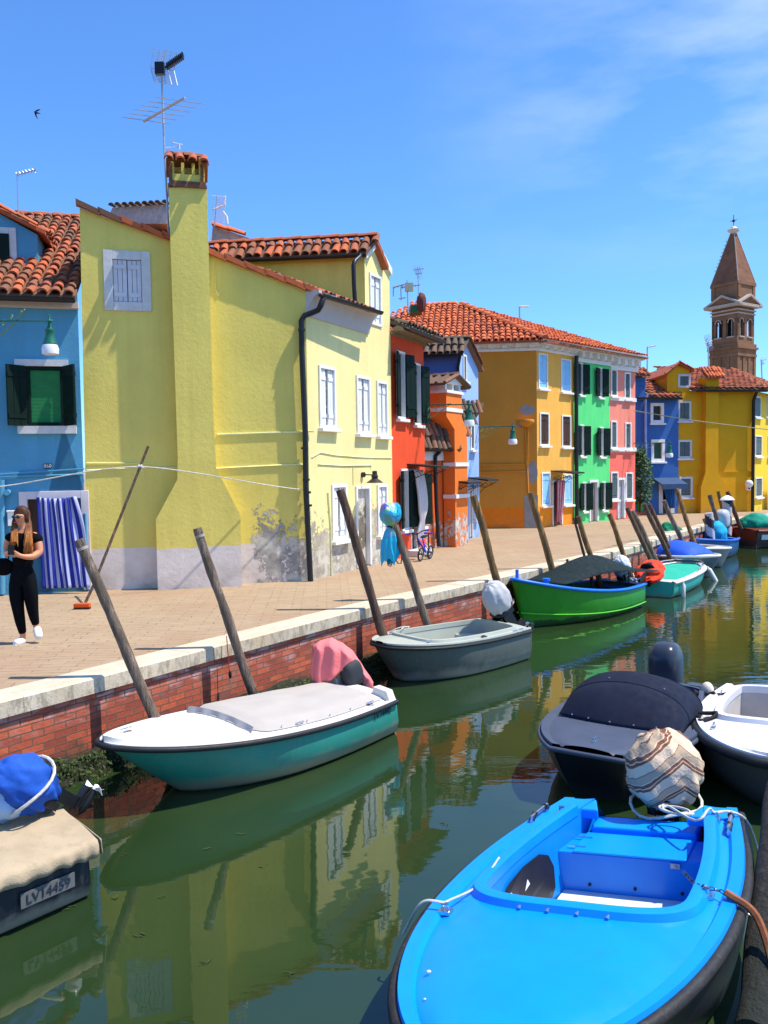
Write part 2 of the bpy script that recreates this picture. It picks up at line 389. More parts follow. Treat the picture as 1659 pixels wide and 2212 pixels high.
# floating scraps of weed
WEED = M('green_weed', (.030, .055, .012), .8, .4, 9, 40, .3, dirt=(.12, .12, .03), dirtamt=.5)
fl = MB()
for (x, y) in [(265,1845),(348,1935),(355,1700),(330,1750),(445,1835),(570,1870),(300,2020),(440,2080),(620,2105),(960,1780),(1010,1700),(250,1940),(520,1800),(150,1960)]:
    c = G((x, y), WATER+.004)
    for k in range(5):
        a = random.uniform(0, pi); l = random.uniform(.01, .035); o_ = V((random.uniform(-.03, .03), random.uniform(-.03, .03), random.uniform(0, .004)))
        d = V((cos(a), sin(a), 0)); e = V((-sin(a), cos(a), 0)); fl.poly([c+o_-d*l, c+o_+e*l*.25, c+o_+d*l, c+o_-e*l*.2])
fl.build('floating_weed', WEED, smooth=0, kind='stuff')

# ------------------------------------------------------------------ quay wall
def coping_mat():
    mt, t, N, L, P = nodes('coping_stone')
    pos = coord(t, 'World'); g = N.new('ShaderNodeNewGeometry'); s = N.new('ShaderNodeSeparateXYZ'); L.new(g.outputs['Position'], s.inputs[0])
    c = mixc(t, rng(t, nz_(t, pos, 3, 6, .65), .3, .7), (.50, .41, .29), (.66, .56, .42))
    sn = N.new('ShaderNodeSeparateXYZ'); L.new(g.outputs['Normal'], sn.inputs[0]); side = rng(t, sn.outputs[2], .3, .6, 1, 0)
    st = mth(t, 'MULTIPLY', rng(t, nz_(t, coord(t, 'World', (2, 2, .7)), 7, 7, .72), .47, .6), side)
    c = mixc(t, mth(t, 'MULTIPLY', st, .65), c, (.20, .16, .11)); c = mixc(t, rng(t, nz_(t, pos, 30, 4, .7), .5, .8, 0, .45), c, (.30, .25, .19))
    c = mixc(t, rng(t, nz_(t, pos, 1.0, 4), .56, .72, 0, .4), c, (.50, .30, .12))
    L.new(c, P.inputs['Base Color']); P.inputs['Roughness'].default_value = .85; L.new(bump(t, nz_(t, pos, 35, 5, .7), .5, .012), P.inputs['Normal']); return mt
def brick_mat():
    mt, t, N, L, P = nodes('quay_brick')
    u = N.new('ShaderNodeTexCoord').outputs['UV']; b = N.new('ShaderNodeTexBrick'); b.inputs['Scale'].default_value = 1
    w = N.new('ShaderNodeVectorMath'); w.operation = 'ADD'; nv = N.new('ShaderNodeTexNoise'); nv.inputs['Scale'].default_value = 6; L.new(u, nv.inputs['Vector'])
    sc = N.new('ShaderNodeVectorMath'); sc.operation = 'SCALE'; sc.inputs['Scale'].default_value = .016; L.new(nv.outputs['Color'], sc.inputs[0]); L.new(u, w.inputs[0]); L.new(sc.outputs[0], w.inputs[1])
    L.new(w.outputs[0], b.inputs['Vector']); b.inputs['Brick Width'].default_value = .235; b.inputs['Row Height'].default_value = .07; b.inputs['Mortar Size'].default_value = .007
    b.inputs['Mortar Smooth'].default_value = .25; b.inputs['Color1'].default_value = (.62, .12, .045, 1); b.inputs['Color2'].default_value = (.30, .055, .03, 1); b.inputs['Mortar'].default_value = (.17, .10, .065, 1)
    pos = coord(t, 'World'); g = N.new('ShaderNodeNewGeometry'); s = N.new('ShaderNodeSeparateXYZ'); L.new(g.outputs['Position'], s.inputs[0]); z = s.outputs[2]
    c = b.outputs['Color']
    b2 = N.new('ShaderNodeTexBrick')
    for k_ in ('Scale', 'Brick Width', 'Row Height', 'Mortar Size', 'Mortar Smooth'): b2.inputs[k_].default_value = b.inputs[k_].default_value
    b2.inputs['Color1'].default_value = (0, 0, 0, 1); b2.inputs['Color2'].default_value = (1, 1, 1, 1); b2.inputs['Mortar'].default_value = (0, 0, 0, 1); b2.inputs['Bias'].default_value = -.1; b2.offset = .5
    L.new(w.outputs[0], b2.inputs['Vector']); rb = b2.outputs['Color']
    c = mixc(t, rng(t, nz_(t, pos, 14, 5, .7), .4, .7, 0, .5), c, (.22, .06, .04))
    zz = mth(t, 'ADD', z, rng(t, nz_(t, pos, 3.5, 5), .3, .7, -.13, .13))
    ef = mth(t, 'MULTIPLY', rng(t, zz, -.40, -.2), rng(t, nz_(t, coord(t, 'World', (1, 1, 3)), 4.5, 4), .42, .58)); ef = mth(t, 'MULTIPLY', ef, mth(t, 'SUBTRACT', 1.0, b.outputs['Fac']))
    c = mixc(t, mth(t, 'MULTIPLY', mth(t, 'MULTIPLY', ef, rng(t, rb, .25, .6, .35, 1)), .8), c, (.66, .44, .40)); c = mixc(t, mth(t, 'MULTIPLY', rng(t, rb, .88, .93), .8), c, (.16, .13, .12))
    c = mixc(t, rng(t, zz, -.62, -.78, 0, .92), c, (.06, .055, .03)); c = mixc(t, rng(t, nz_(t, pos, 1.6, 5), .6, .68, 0, .55), c, (.15, .13, .11))
    L.new(c, P.inputs['Base Color']); P.inputs['Roughness'].default_value = .85
    h = mth(t, 'SUBTRACT', mth(t, 'MULTIPLY', nz_(t, pos, 30, 4), .4), b.outputs['Fac']); L.new(bump(t, h, .8, .014), P.inputs['Normal']); return mt
qt = thing('quay_wall', 'long brick quay wall with a pale stone coping curving along the canal', 'quay wall', qf[20])
cp = MB(); CW = .40; CT = .15
i = 0
def cop(i, j):
    a, b = qf[i], qf[j]
    def prof(p, n, e):
        return [p-n*CW+V((0,0,.006)), p-n*.02+V((0,0,.012)), p+V((0,0,-.008)), p+V((0,0,-CT)), p-n*CW+V((0,0,-CT))]
    k = 5; vs = []
    for x in range(i, j+1):
        jit = V((0, 0, random.uniform(-.002, .002)))
        vs += [v+jit for v in prof(qf[x], qn[x], 0)]
    m_ = j-i; fs = [(x*k+y, (x+1)*k+y, (x+1)*k+(y+1)%k, x*k+(y+1)%k) for x in range(m_) for y in range(k)]
    fs += [list(range(k))[::-1], [m_*k+y for y in range(k)]]
    # leave a thin joint
    for y in range(k): vs[y] = vs[y]+(vs[k+y]-vs[y]).normalized()*.004; 
    cp.add(vs, fs)
st_ = 4
for i in range(0, NQ, st_): cop(i, min(NQ, i+st_))
cp.build('coping', coping_mat(), qt, smooth=25)
bf = MB(); uv = []
for i in range(NQ+1):
    p = qf[i]-qn[i]*.05
    for z in (-CT+.001, -.45, -.75, -1.6): bf.v.append(V((p.x, p.y, z))); uv.append((qs[i], z))
for i in range(NQ):
    for k in range(3): a = i*4+k; bf.f.append([a, a+4, a+5, a+1]); bf.m.append(0); bf.att.append(0)
bo = bf.build('brick_face', brick_mat(), qt, smooth=30)
ul = bo.data.uv_layers.new(name='uv')
for lp in bo.data.loops: ul.data[lp.index].uv = uv[lp.vertex_index]

# weed and mussels clinging to the foot of the wall
LEAF = M('wall_weed', (.050, .085, .016), .75, .5, 14, 40, .3, dirt=(.16, .14, .05), dirtamt=.6)
DARKW = M('dark_mud_weed', (.022, .024, .012), .9, .3, 10, 60, .9)
wd = MB()
x_ = 0
tot = qs[-1]
def along(s):
    for i in range(NQ):
        if qs[i+1] >= s:
            f_ = (s-qs[i])/(qs[i+1]-qs[i]); return qf[i].lerp(qf[i+1], f_), qn[i].lerp(qn[i+1], f_)
    return qf[-1], qn[-1]
def wtop(s): return -.70+.16*noise.noise(V((s*.55, 0, 0)))+.07*noise.noise(V((s*2.6, 3, 0)))
def wfn(u, v):
    s = 12+u*32; p, n = along(s); z = -1.05+v*(wtop(s)+1.05)
    o_ = (.04+.24*(1-v)**.7*(.6+.8*max(0, noise.noise(V((s*.8, 2, 0)))+.4))*(.75+.5*noise.noise(V((s*1.7, z*3, 5)))))*(0.35 if v > .97 else 1)+.05*noise.noise(V((s*7, z*9, 1)))
    q_ = p+n*(o_-.04); return V((q_.x, q_.y, z))
wd.grid(wfn, 420, 9)
wd.mi = 1
for k in range(15000):
    s = 12+30*random.random()**1.5; v = random.random()**.8; p = wfn((s-12)/32, v*.97); d = V((random.gauss(0, 1), random.gauss(0, 1), random.gauss(0, 1))).normalized()
    e = d.orthogonal().normalized(); l = random.uniform(.010, .026)
    nn_ = along(s)[1]; p = p+nn_*random.uniform(0, .04)+V((0, 0, random.uniform(-.01, .03)))
    wd.poly([p-d*l, p+e*l*.5, p+d*l, p-e*l*.5])
wd.build('wall_weed', [DARKW, LEAF], smooth=0, kind='stuff')
# ------------------------------------------------------------------ walls and openings
class Wall:
    def __init__(s, a, b):
        s.a = V((a.x, a.y, 0)); s.b = V((b.x, b.y, 0)); s.u = (s.b-s.a).normalized(); s.len = (s.b-s.a).length
        s.n = V((s.u.y, -s.u.x, 0)); s.holes = []
    def pt(s, u, z, off=0.): p = s.a+s.u*u+s.n*off; return V((p.x, p.y, z))
    def uv(s, p, off=0.):
        d = ray(p); a = s.a+s.n*off; t = (a-O).dot(s.n)/d.dot(s.n); x = O+d*t; return ((x-a).dot(s.u), x.z)
    def at(s, p, off=0.): u, z = s.uv(p, off); return s.pt(u, z, off)
    def rect(s, r, xl, xr, yt, yb, off=0.):
        ym = (yt+yb)/2; xm = (xl+xr)/2
        return (s.uv(q(r, xl, ym), off)[0], s.uv(q(r, xr, ym), off)[0], s.uv(q(r, xm, yb), off)[1], s.uv(q(r, xm, yt), off)[1])
    def box(s, mb, u0, u1, z0, z1, o0, o1):
        mb.box(s.pt((u0+u1)/2, (z0+z1)/2, (o0+o1)/2), s.u*((u1-u0)/2), s.n*((o1-o0)/2), V((0, 0, (z1-z0)/2)))
    def prism(s, mb, pts, o0, o1, holes=()):
        mb.prism([s.pt(u, z, o0) for u, z in pts], s.n*(o1-o0))
    def face(s, mb, outline):
        bm = bmesh.new(); ed = []
        def loop(pts):
            vs = [bm.verts.new(s.pt(u, z)) for u, z in pts]
            for i in range(len(vs)): ed.append(bm.edges.new((vs[i], vs[(i+1) % len(vs)])))
        loop(outline)
        for (u0, u1, z0, z1) in s.holes: loop([(u0, z0), (u1, z0), (u1, z1), (u0, z1)])
        bmesh.ops.triangle_fill(bm, use_beauty=True, edges=ed); bm.verts.index_update()
        mb.add([v.co.copy() for v in bm.verts], [[v.index for v in f.verts] for f in bm.faces]); bm.free()
    def back(s, mb, pts, vec):
        """plain sheet running from the wall end away along vec"""
        P = [s.pt(u, z) for u, z in pts]; mb.add([P[0], P[0]+V(vec), P[1]+V(vec), P[1]], [(0, 1, 2, 3)])

def leaf_mb(W, u0, u1, z0, z1, off, hinge=None, ang=0, planks=3, th=.035):
    """shutter leaf; hinge 'l'/'r' and ang = degrees swung outwards"""
    b = MB(); wd_ = u1-u0; n = planks
    hu = u0 if hinge != 'r' else u1; sg = 1 if hinge != 'r' else -1
    d = (W.u*sg*cos(radians(ang))+W.n*sin(radians(ang))); nn = V((0, 0, 1)).cross(d)
    base = W.pt(hu, 0, off)
    def bb(a0, a1, zz0, zz1, t0, t1): b.box(base+d*((a0+a1)/2)+nn*((t0+t1)/2)+V((0, 0, (zz0+zz1)/2)), d*((a1-a0)/2), nn*((t1-t0)/2), V((0, 0, (zz1-zz0)/2)))
    for i in range(n):
        bb(wd_*i/n+.004, wd_*(i+1)/n-.004, z0, z1, -th/2, th/2)
    for k in (.16, .84):
        zc = z0+(z1-z0)*k; bb(.01, wd_-.01, zc-.035, zc+.035, -th/2-.012, th/2+.012)
    return b
def off_ok(W): return W is not BS
def window(house, W, r, xl, xr, yt, yb, style='pane', fr=.08, trim=None, leaf=None, sill=True, ang=100, name='window', pane=None, proud=.03, label=None, lw=None, rect=None):
    u0, u1, z0, z1 = rect or W.rect(r, xl, xr, yt, yb)
    if u0 < .05 and off_ok(W): u1 += .06-u0; u0 = .06
    if name == 'door': z0 = max(z0, .03)
    trim = trim or TRIMW; b = MB()
    i0, i1, j0, j1 = u0+fr, u1-fr, z0+(fr if name != 'door' else .0), z1-fr
    W.box(b, u0, i0, z0, z1-.001, -.10, proud); W.box(b, i1, u1, z0, z1-.001, -.10, proud)
    W.box(b, i0, i1, j1, z1, -.10, proud-.002)
    if name != 'door': W.box(b, i0, i1, z0, j0, -.10, proud-.002)
    f = b.build(name, trim, house, smooth=0, bevel=.006, label=label)
    e = fr*.5; W.holes.append((u0+e, u1-e, (z0+e) if name != 'door' else .02, z1-e))
    b = MB(); W.box(b, i0, i1, j0, j1, -.09, -.07)
    if style in ('pane', 'half'):
        b.mi = 1; um = (i0+i1)/2; W.box(b, um-.02, um+.02, j0, j1, -.069, -.055)
        for k in (1/3, 2/3): zc = j0+(j1-j0)*k; W.box(b, i0, i1, zc-.012, zc+.012, -.068, -.058)
    b.build('pane', [pane or GLASSD, WHITE], f, smooth=0)
    if sill and name != 'door':
        b = MB(); W.box(b, u0-.05, u1+.05, z0-.07, z0-.001, -.02, .11); b.build('sill', trim, f, smooth=0, bevel=.008)
    um = (i0+i1)/2; leaf = leaf or WHITE
    if style == 'closed':
        leaf_mb(W, i0+.004, um-.004, j0+.01, j1-.01, -.02).build('shutter', leaf, f, smooth=0)
        leaf_mb(W, um+.004, i1-.004, j0+.01, j1-.01, -.02).build('shutter', leaf, f, smooth=0)
    if style == 'half':
        leaf_mb(W, i0+.004, i0+(i1-i0)*.42, j0+.01, j1-.01, -.02, planks=2).build('shutter', leaf, f, smooth=0)
        leaf_mb(W, i0+(i1-i0)*.62, i1-.004, j0+.01, j1-.01, -.03, planks=2).build('shutter', leaf, f, smooth=0)
    if style == 'open':
        w_ = lw or (i1-i0)*.5
        leaf_mb(W, i0-.01, i0+w_, j0, j1, .05, 'l', ang, 2).build('shutter', leaf, f, smooth=0)
        leaf_mb(W, i1-w_, i1+.01, j0, j1, .05, 'r', ang, 2).build('shutter', leaf, f, smooth=0)
    if style == 'blind':
        b = MB(); n = 38
        for k in range(n): zc = j0+(j1-j0)*(k+.5)/n; b.box(W.pt(um, zc, -.045), W.u*((i1-i0)/2-.005), (W.n*.006+V((0, 0, -.010))), V((0, 0, .0095))+W.n*.006)
        b.build('roller_blind', leaf, f, smooth=0)
    return f

def tiles(mb, P0, U, S, nu, nv, w=.20, l=.36, keep=None, old=0.35, h=.5, base=True):
    """rows of overlapping barrel tiles: P0 eave corner, U along the eave, S up the slope"""
    U = U.normalized(); S = S.normalized(); n = U.cross(S)
    if n.z < 0: n = -n
    P0 = V(P0); sg = 5
    for j in range(nv):
        for i in range(nu):
            c = (i+.5)*w; v = (j+.5)*l
            if keep and not keep(c, v): continue
            mb.a = min(1, max(.01, random.random()**1.2*.9 if random.random() > old else random.uniform(.6, 1)))
            R1 = w*.42*random.uniform(.95, 1.05); R2 = w*.33; v0 = j*l-.02+random.uniform(-.022, .022); v1 = v0+l*1.1; c += random.uniform(-.012, .012); v1 += random.uniform(-.02, .02)
            tw_ = random.gauss(0, .045); tz_ = random.uniform(0, .012); vs = []
            for (R, vv, up) in ((R1, v0, .035), (R2, v1, .008)):
                for k in range(sg+1):
                    a = pi*k/sg; vs.append(P0+U*(c-R*cos(a)+(vv-v0)*tw_)+S*vv+n*(R*sin(a)*.85+up+tz_))
            for k in range(sg+1):
                a = pi*k/sg; R = R1*.78; vs.append(P0+U*(c-R*cos(a))+S*(v0+.002)+n*(R*sin(a)*.85+.03))
            fs = [(k, k+1, sg+2+k, sg+1+k) for k in range(sg)]+[(k, k+1, 2*(sg+1)+k+1, 2*(sg+1)+k) for k in range(sg)]
            mb.add(vs, fs)
    mb.a = 0
def slab(mb, poly, th=.06, rnd=.95):
    mb.a = rnd; mb.prism([V(p)-V((0, 0, th)) for p in poly], V((0, 0, th))); mb.a = 0
def pipe(name, pts, r, mat, parent=None, n=8, **k):
    b = MB(); b.tube(pts, r, n); return b.build(name, mat, parent, smooth=60, **k)
def inpoly(pts):
    def f(x, y):
        c = False; j = len(pts)-1
        for i in range(len(pts)):
            xi, yi = pts[i]; xj, yj = pts[j]
            if (yi > y) != (yj > y) and x < (xj-xi)*(y-yi)/(yj-yi)+xi: c = not c
            j = i
        return c
    return f
def planar(P0, U, S, pts):
    """coordinates of points in a roof plane"""
    U = U.normalized(); S = S.normalized(); return [((p-P0).dot(U), (p-P0).dot(S)) for p in pts]
def roof_face(mb, a, b, others, w=.2, l=.36, old=.35):
    """tile the planar polygon a, b, *others with the eave a-b"""
    U = (b-a).normalized(); o = others[0]-a; S = (o-U*o.dot(U)).normalized()
    pts = planar(a, U, S, [a, b]+list(others)); k = inpoly(pts)
    x0 = min(p[0] for p in pts); nx = int((max(p[0] for p in pts)-x0)/w)+1; ny = int(max(p[1] for p in pts)/l)+1
    P0 = a+U*x0; tiles(mb, P0, U, S, nx, ny, w, l, lambda c, v: k(c+x0, v), old)
    slab(mb, [a, b]+list(others), .07)
def ridge(mb, a, b, r=.11, l=.36, rnd=None):
    d = b-a; n = max(1, int(d.length/l)); t = d.normalized(); x = t.cross(V((0, 0, 1))).normalized(); up = x.cross(t)
    for i in range(n):
        mb.a = rnd if rnd is not None else random.uniform(.05, .7); p0 = a+t*(l*i-.01); p1 = a+t*(l*(i+1)+.03); vs = []
        for (p, R) in ((p0, r), (p1, r*.85)):
            for k in range(6): an = pi*k/5; vs.append(p+x*(R*cos(an))+up*(R*.75*sin(an)+(.012 if p is p0 else 0)))
        mb.add(vs, [(k, k+1, 7+k, 6+k) for k in range(5)]+[(0, 1, 2, 3, 4, 5)])
    mb.a = 0

# ================================================================== lime house
LS = Wall(G((190, 1277)), G((672, 1254))); LF = Wall(G((672, 1254)), G((850, 1210)))
LIME = (.80, .645, .15)
lime_side = stucco('lime_plaster_side', LIME, (.74, .64, .56), LS.uv(q(4, 400, 812))[1], peel=(2.35, 1.6, .765, .30), pmask=((LS.a.x, LS.a.y), (LS.u.x, LS.u.y), LS.uv((492, 1200))[0], LS.uv((520, 1200))[0]+.35))
lime_lit = stucco('lime_plaster_lit', (.88, .75, .33), (.66, .62, .58), LF.uv(q(4, 1100, 800))[1], peel=(2.1, 1.4, .735, .28), patch=(.40, .35, .27))  # front copy of the lime, paler so its sunlight is in the colour
lime_plain = stucco('lime_plaster', LIME, (.74, .64, .56), LS.uv(q(4, 200, 822))[1])
hs = thing('lime_house', 'lime yellow house with a tall chimney breast and peeling plaster by the corner', 'house', LS.pt(LS.len, 0))
# side window and front openings
window(hs, LS, 1, 678, 985, 478, 870, 'closed', fr=.15, trim=TRIM, sill=False, leaf=M('faded_white_shutter', (.62, .60, .63), .7, .08, 6, 60, .2))
for a in ((838, 958, 1000, 1450), (1110, 1210, 1072, 1492), (1258, 1336, 1108, 1508)): window(hs, LF, 3, *a, 'half', fr=.06)
window(hs, LF, 3, 1206, 1290, 335, 705, 'half', fr=.06, sill=False)
window(hs, LF, 4, 932, 1042, 380, 788, 'half', fr=.07)
window(hs, LF, 4, 1262, 1336, 380, 752, 'half', fr=.07)
peeldoor = stucco('peeling_door_panel', (.72, .66, .55), peel=(2.3, 1.6, .66, .30), patch=(.16, .13, .09))
window(hs, LF, 4, 1108, 1214, 390, 1040, 'none', fr=.07, name='door', pane=peeldoor)
# wall faces
A_, B_ = LS.uv((172, 449)), LS.uv((365, 514)); C_, D_ = LS.uv((458, 545)), LS.uv((692, 638))
sl = (D_[1]-A_[1])/(D_[0]-A_[0])
topS = [(LS.len, A_[1]+sl*(LS.len-A_[0])), A_]
b = MB(); LS.face(b, [(0, 0), (LS.len, 0)]+topS)
b.build('wall', lime_side, hs, smooth=0)
zE = topS[0][1]; uD = LF.uv(q(3, 1172, 300))[0]; zDL = LF.uv(q(3, 1170, 175))[1]; ap = LF.uv(q(3, 1245, 92)); er = LF.uv(q(3, 1337, 290))
b = MB(); LF.face(b, [(0, 0), (LF.len, 0), (LF.len, er[1]), ap, (uD, zDL), (uD, zE), (0, zE)])
b.build('wall', lime_lit, hs, smooth=0)
b = MB(); bk = V((-1.6, 5.5, 0)); LS.back(b, [(0, 0), A_], bk); LF.back(b, [(LF.len, 0), (LF.len, zE)], V((-6, 2.5, 0)))
b.add([LS.pt(0, 0)+bk, LF.pt(LF.len, 0)+V((-6, 2.5, 0)), LF.pt(LF.len, zE)+V((-6, 2.5, 0)), LS.pt(*A_)+bk], [(0, 1, 2, 3)])
b.build('wall', lime_plain, hs, smooth=0)
# main roof: slab with stepped verge tiles
rf = MB(); eu = LF.uv(q(3, 1235, 640), .3)[0]; ext = LF.u*eu
Ea = LS.pt(A_[0]-.05, A_[1]+.05, .07); Eb = LS.pt(LS.len+.30, zE+sl*.30+.03, .07)
slab(rf, [Ea, Eb, Eb+ext, Ea+ext], .05, .5)
dn = (Eb-Ea); nst = int(dn.length/.34)
for i in range(nst):
    p = Ea+dn*(i/nst); p2 = Ea+dn*((i+1)/nst); rf.a = random.uniform(.05, .45) if i > 1 else .95
    t_ = (p2-p); up = V((0, 0, 1)); s0 = LS.n
    rf.add([p+s0*.03+up*.075, p+t_*1.1+s0*.03+up*.035, p+t_*1.1-s0*.12+up*.05, p-s0*.12+up*.09, p+s0*.03+up*-.02, p+t_*1.1+s0*.03-up*.055, p+t_*1.1-s0*.12-up*.04, p-s0*.12+up*0],
           [(0,1,2,3),(4,7,6,5),(0,4,5,1),(1,5,6,2),(2,6,7,3),(3,7,4,0)])
sv = (Ea-Eb).normalized(); tiles(rf, Eb-LF.u*.02, LF.u, sv, int(eu/.17), 4, .17, .34, old=.2)
# dormer roof
cheek = V((-cos(radians(7)), sin(radians(7)), 0)); dl = 3.75
e0 = LF.at(q(3, 1182, 172), .10); ra = LF.at(q(3, 1262, 72), .12); e2 = LF.at(q(3, 1345, 275), .14)
roof_face(rf, e0+cheek*dl, e0, [ra, ra+cheek*dl], .20, .34, .55); slab(rf, [e2, e2+cheek*dl, ra+cheek*dl, ra], .07, .3)
ridge(rf, ra+V((0, 0, .05)), ra+cheek*dl+V((0, 0, .05)), .10, .4)
for k in range(4):
    p = ra.lerp(e2, k/4.); p2 = ra.lerp(e2, (k+1.1)/4.); rf.a = .2; rf.prism([p+V((0, 0, .06)), p2+V((0, 0, .03)), p2-V((0, 0, .05)), p-V((0, 0, .02))], -LF.n*.2)
rf.a = 0
rf.build('roof', TILE, hs, smooth=40)
# cheek of the dormer
b = MB(); c0 = LF.pt(uD, zE-.2); c1 = LF.pt(uD, zDL); b.add([c0, c0+cheek*dl, c1+cheek*dl, c1], [(0, 1, 2, 3)]); b.build('dormer_wall', lime_plain, hs, smooth=0)
# white barge boards on the dormer gable
b = MB(); a1, a2, a3 = (uD-.02, zDL), ap, (LF.len+.02, er[1])
for s_, e_ in ((a1, a2), (a2, a3)):
    LF.prism(b, [(s_[0], s_[1]-.13), (e_[0], e_[1]-.13), (e_[0], e_[1]+.02), (s_[0], s_[1]+.02)], .0, .06)
b.build('barge_board', TRIMW, hs, smooth=0)
# cornice (coved) under the front eave
b = MB(); pr = [(0, .0), (.03, .0), (.05, .06), (.10, .16), (.18, .24), (.28, .28), (.28, .32), (0, .32)]; u1_ = LF.uv(q(3, 1195, 700))[0]
zc0 = LF.uv(q(3, 765, 640))[1]; k_ = (zE-.02-zc0)/.32
b.prism([LF.pt(.0, zc0+h_*k_, o_+.001) for o_, h_ in pr], LF.u*(u1_))
b.build('cornice', M('cornice_plaster', (.50, .46, .47), .8, .05, 5, 50, .1), hs, smooth=30)
# gutters
def gutter(parent, a, b_, r=.065, mat=None):
    g = MB(); t_ = (b_-a).normalized(); x = t_.cross(V((0, 0, 1))).normalized(); vs = []
    for p in (a, b_):
        for k in range(9): an = pi+pi*k/8; vs.append(p+x*(r*cos(an))+V((0, 0, r*sin(an))))
        for k in range(9): an = 2*pi-pi*k/8; vs.append(p+x*(r*.85*cos(an))+V((0, 0, r*.85*sin(an))))
    g.add(vs, [(k, (k+1) % 18, 18+(k+1) % 18, 18+k) for k in range(18)]+[list(range(18)), list(range(18, 36))[::-1]])
    return g.build('gutter', mat or BLACKM, parent, smooth=40)
ga = Eb+LF.n*.03+V((0, 0, -.03)); gb = LF.at(q(3, 1292, 690), .42)
gutter(hs, ga-LF.u*.1, V((gb.x, gb.y, ga.z+.02)))
gutter(hs, e0+LF.n*.02-LF.u*.04+V((0, 0, -.06)), e0+cheek*2.9-LF.u*.04+V((0, 0, -.05)), .05)
P = lambda r, x, y, off=.1, W=LS: W.at(q(r, x, y), off)
pipe('drainpipe', [ga+V((0, 0, -.03)), P(3, 852, 560, .22), P(3, 835, 592, .15), P(3, 790, 612, .12), P(3, 735, 632, .1), P(3, 713, 670), P(3, 717, 900), P(3, 742, 1500), P(4, 745, 400), P(4, 780, 1092)], .052, BLACKM, hs, 10)
for (r_, x, y) in ((3, 715, 735), (4, 738, 120), (4, 757, 440), (4, 764, 535), (4, 748, 348)): c = P(r_, x, y); b = MB(); b.tube([c-V((0, 0, .02)), c+V((0, 0, .02))], .068, 10); b.build('pipe_bracket', BLACKM, hs, smooth=0)
pd = lambda x, y, o_=.08: LF.at(q(3, x, y), o_)-LF.u*.12
pipe('drainpipe', [pd(1160, 190), pd(1156, 215), pd(1122, 245), pd(1112, 275), pd(1115, 400), pd(1125, 565)], .045, BLACKM, hs, 8)
# string band, cable runs
CABM = M('lime_painted_conduit', (.84, .83, .40), .7, .08, 8, 40, .1)
def bandline(W, pts, r=.012, off=.012): b = MB(); b.tube([W.at(q(*p), off) for p in pts], r, 6); b.build('cable_run', CABM, hs, smooth=60)
bandline(LS, [(2, 565, 370), (2, 780, 370), (2, 1000, 376)], .008); bandline(LS, [(2, 565, 418), (2, 900, 400), (2, 1160, 398)])
bandline(LS, [(2, 1420, 186), (2, 1659, 177)], .016); bandline(LS, [(3, 100, 1495), (3, 800, 1472)], .016)
bandline(LS, [(2, 1415, 405), (2, 1659, 392)], .012); bandline(LS, [(4, 95, 265), (4, 640, 238), (4, 740, 238)], .013)
bandline(LF, [(4, 835, 235), (4, 1000, 245), (4, 1218, 243), (4, 1216, 268)], .012); bandline(LF, [(4, 790, 185), (4, 850, 150), (4, 960, 170), (4, 1150, 185), (4, 1370, 190)], .009)
bandline(LF, [(4, 905, 440), (4, 925, 700), (4, 932, 1060)], .02); bandline(LF, [(4, 1088, 250), (4, 1090, 385)], .008)
bandline(LS, [(3, 85, 240), (3, 92, 450), (3, 110, 488), (3, 130, 450)], .007)
# chimney breast and stack
CO = .30
cw = lambda x, y: LS.uv((x, y), CO)
chl = stucco('lime_chimney_plaster', LIME, (.74, .64, .56), LS.uv(q(2, 1300, 912))[1], streak=.32)
base_l, base_r = (cw(341, 1270)[0], 0), (cw(523, 1263)[0], 0)
outl = [base_l, base_r, (base_r[0], cw(518, 1112)[1]), cw(467, 1012), cw(461, 900), cw(447, 405), cw(364, 405), cw(384, 987), cw(383, 1036), (base_l[0], cw(339, 1122)[1])]
b = MB()
ins = [p for p in outl]
LS.prism(b, [outl[0], outl[1], outl[2], outl[3], outl[8], outl[9]], 0.0, CO)
ztop = outl[5][1]
LS.prism(b, [outl[8], outl[3], (outl[4][0], outl[4][1]), outl[5], outl[6], outl[7]], -.24, CO-.001)
# cap above the brick band: shoulders, posts and slots
yb_ = lambda x, y: LS.uv(q(14, x, y), CO)
zb1 = yb_(800, 1560)[1]; zb2 = yb_(800, 1480)[1]; zb3 = yb_(800, 1365)[1]; ul_, ur_ = yb_(600, 1500)[0], yb_(985, 1500)[0]
LS.box(b, ul_+.02, ur_-.0, zb1-.02, zb2, -.235, CO-.02)
LS.box(b, ul_+.03, ur_-.03, zb2, zb3+.2, -.20, -.12)
LS.box(b, ur_-.09, ur_+.001, zb2-.01, zb3+.12, -.236, CO-.01)
LS.box(b, ul_+.0, ul_+.08, zb2-.01, zb3+.02, -.236, CO-.015)
for k in (.38, .68): uu = ul_+(ur_-ul_)*k; LS.box(b, uu-.025, uu+.025, zb2-.01, zb3+.02, CO-.14, CO-.03)
ch = b.build('chimney', chl, hs, smooth=0)
b = MB(); z0_, z1_ = yb_(800, 1630)[1], yb_(800, 1600)[1]; z2_ = yb_(800, 1562)[1]
LS.box(b, ul_-.03, ur_+.03, z0_, z1_, -.28, CO+.04); LS.box(b, ul_-.01, ur_+.015, z1_, z2_, -.26, CO+.02)
LS.box(b, ul_-.01, ul_+.05, z2_, zb3, CO-.1, CO+.005); LS.box(b, ur_-.07, ur_-.02, z2_, zb3, CO-.1, CO+.007)
b.build('brick_band', M('old_thin_brick', (.20, .085, .05), .9, .35, 14, 60, .5), ch, smooth=0)
b = MB(); pa = LS.pt(ul_-.10, zb3-.03, CO+.12); U_ = LS.u; wdt = ur_-ul_+.17
tiles(b, pa, U_, -LS.n*.8+V((0, 0, .55)), 4, 1, wdt/4, .36, old=.1)
zt = yb_(800, 1235)[1]
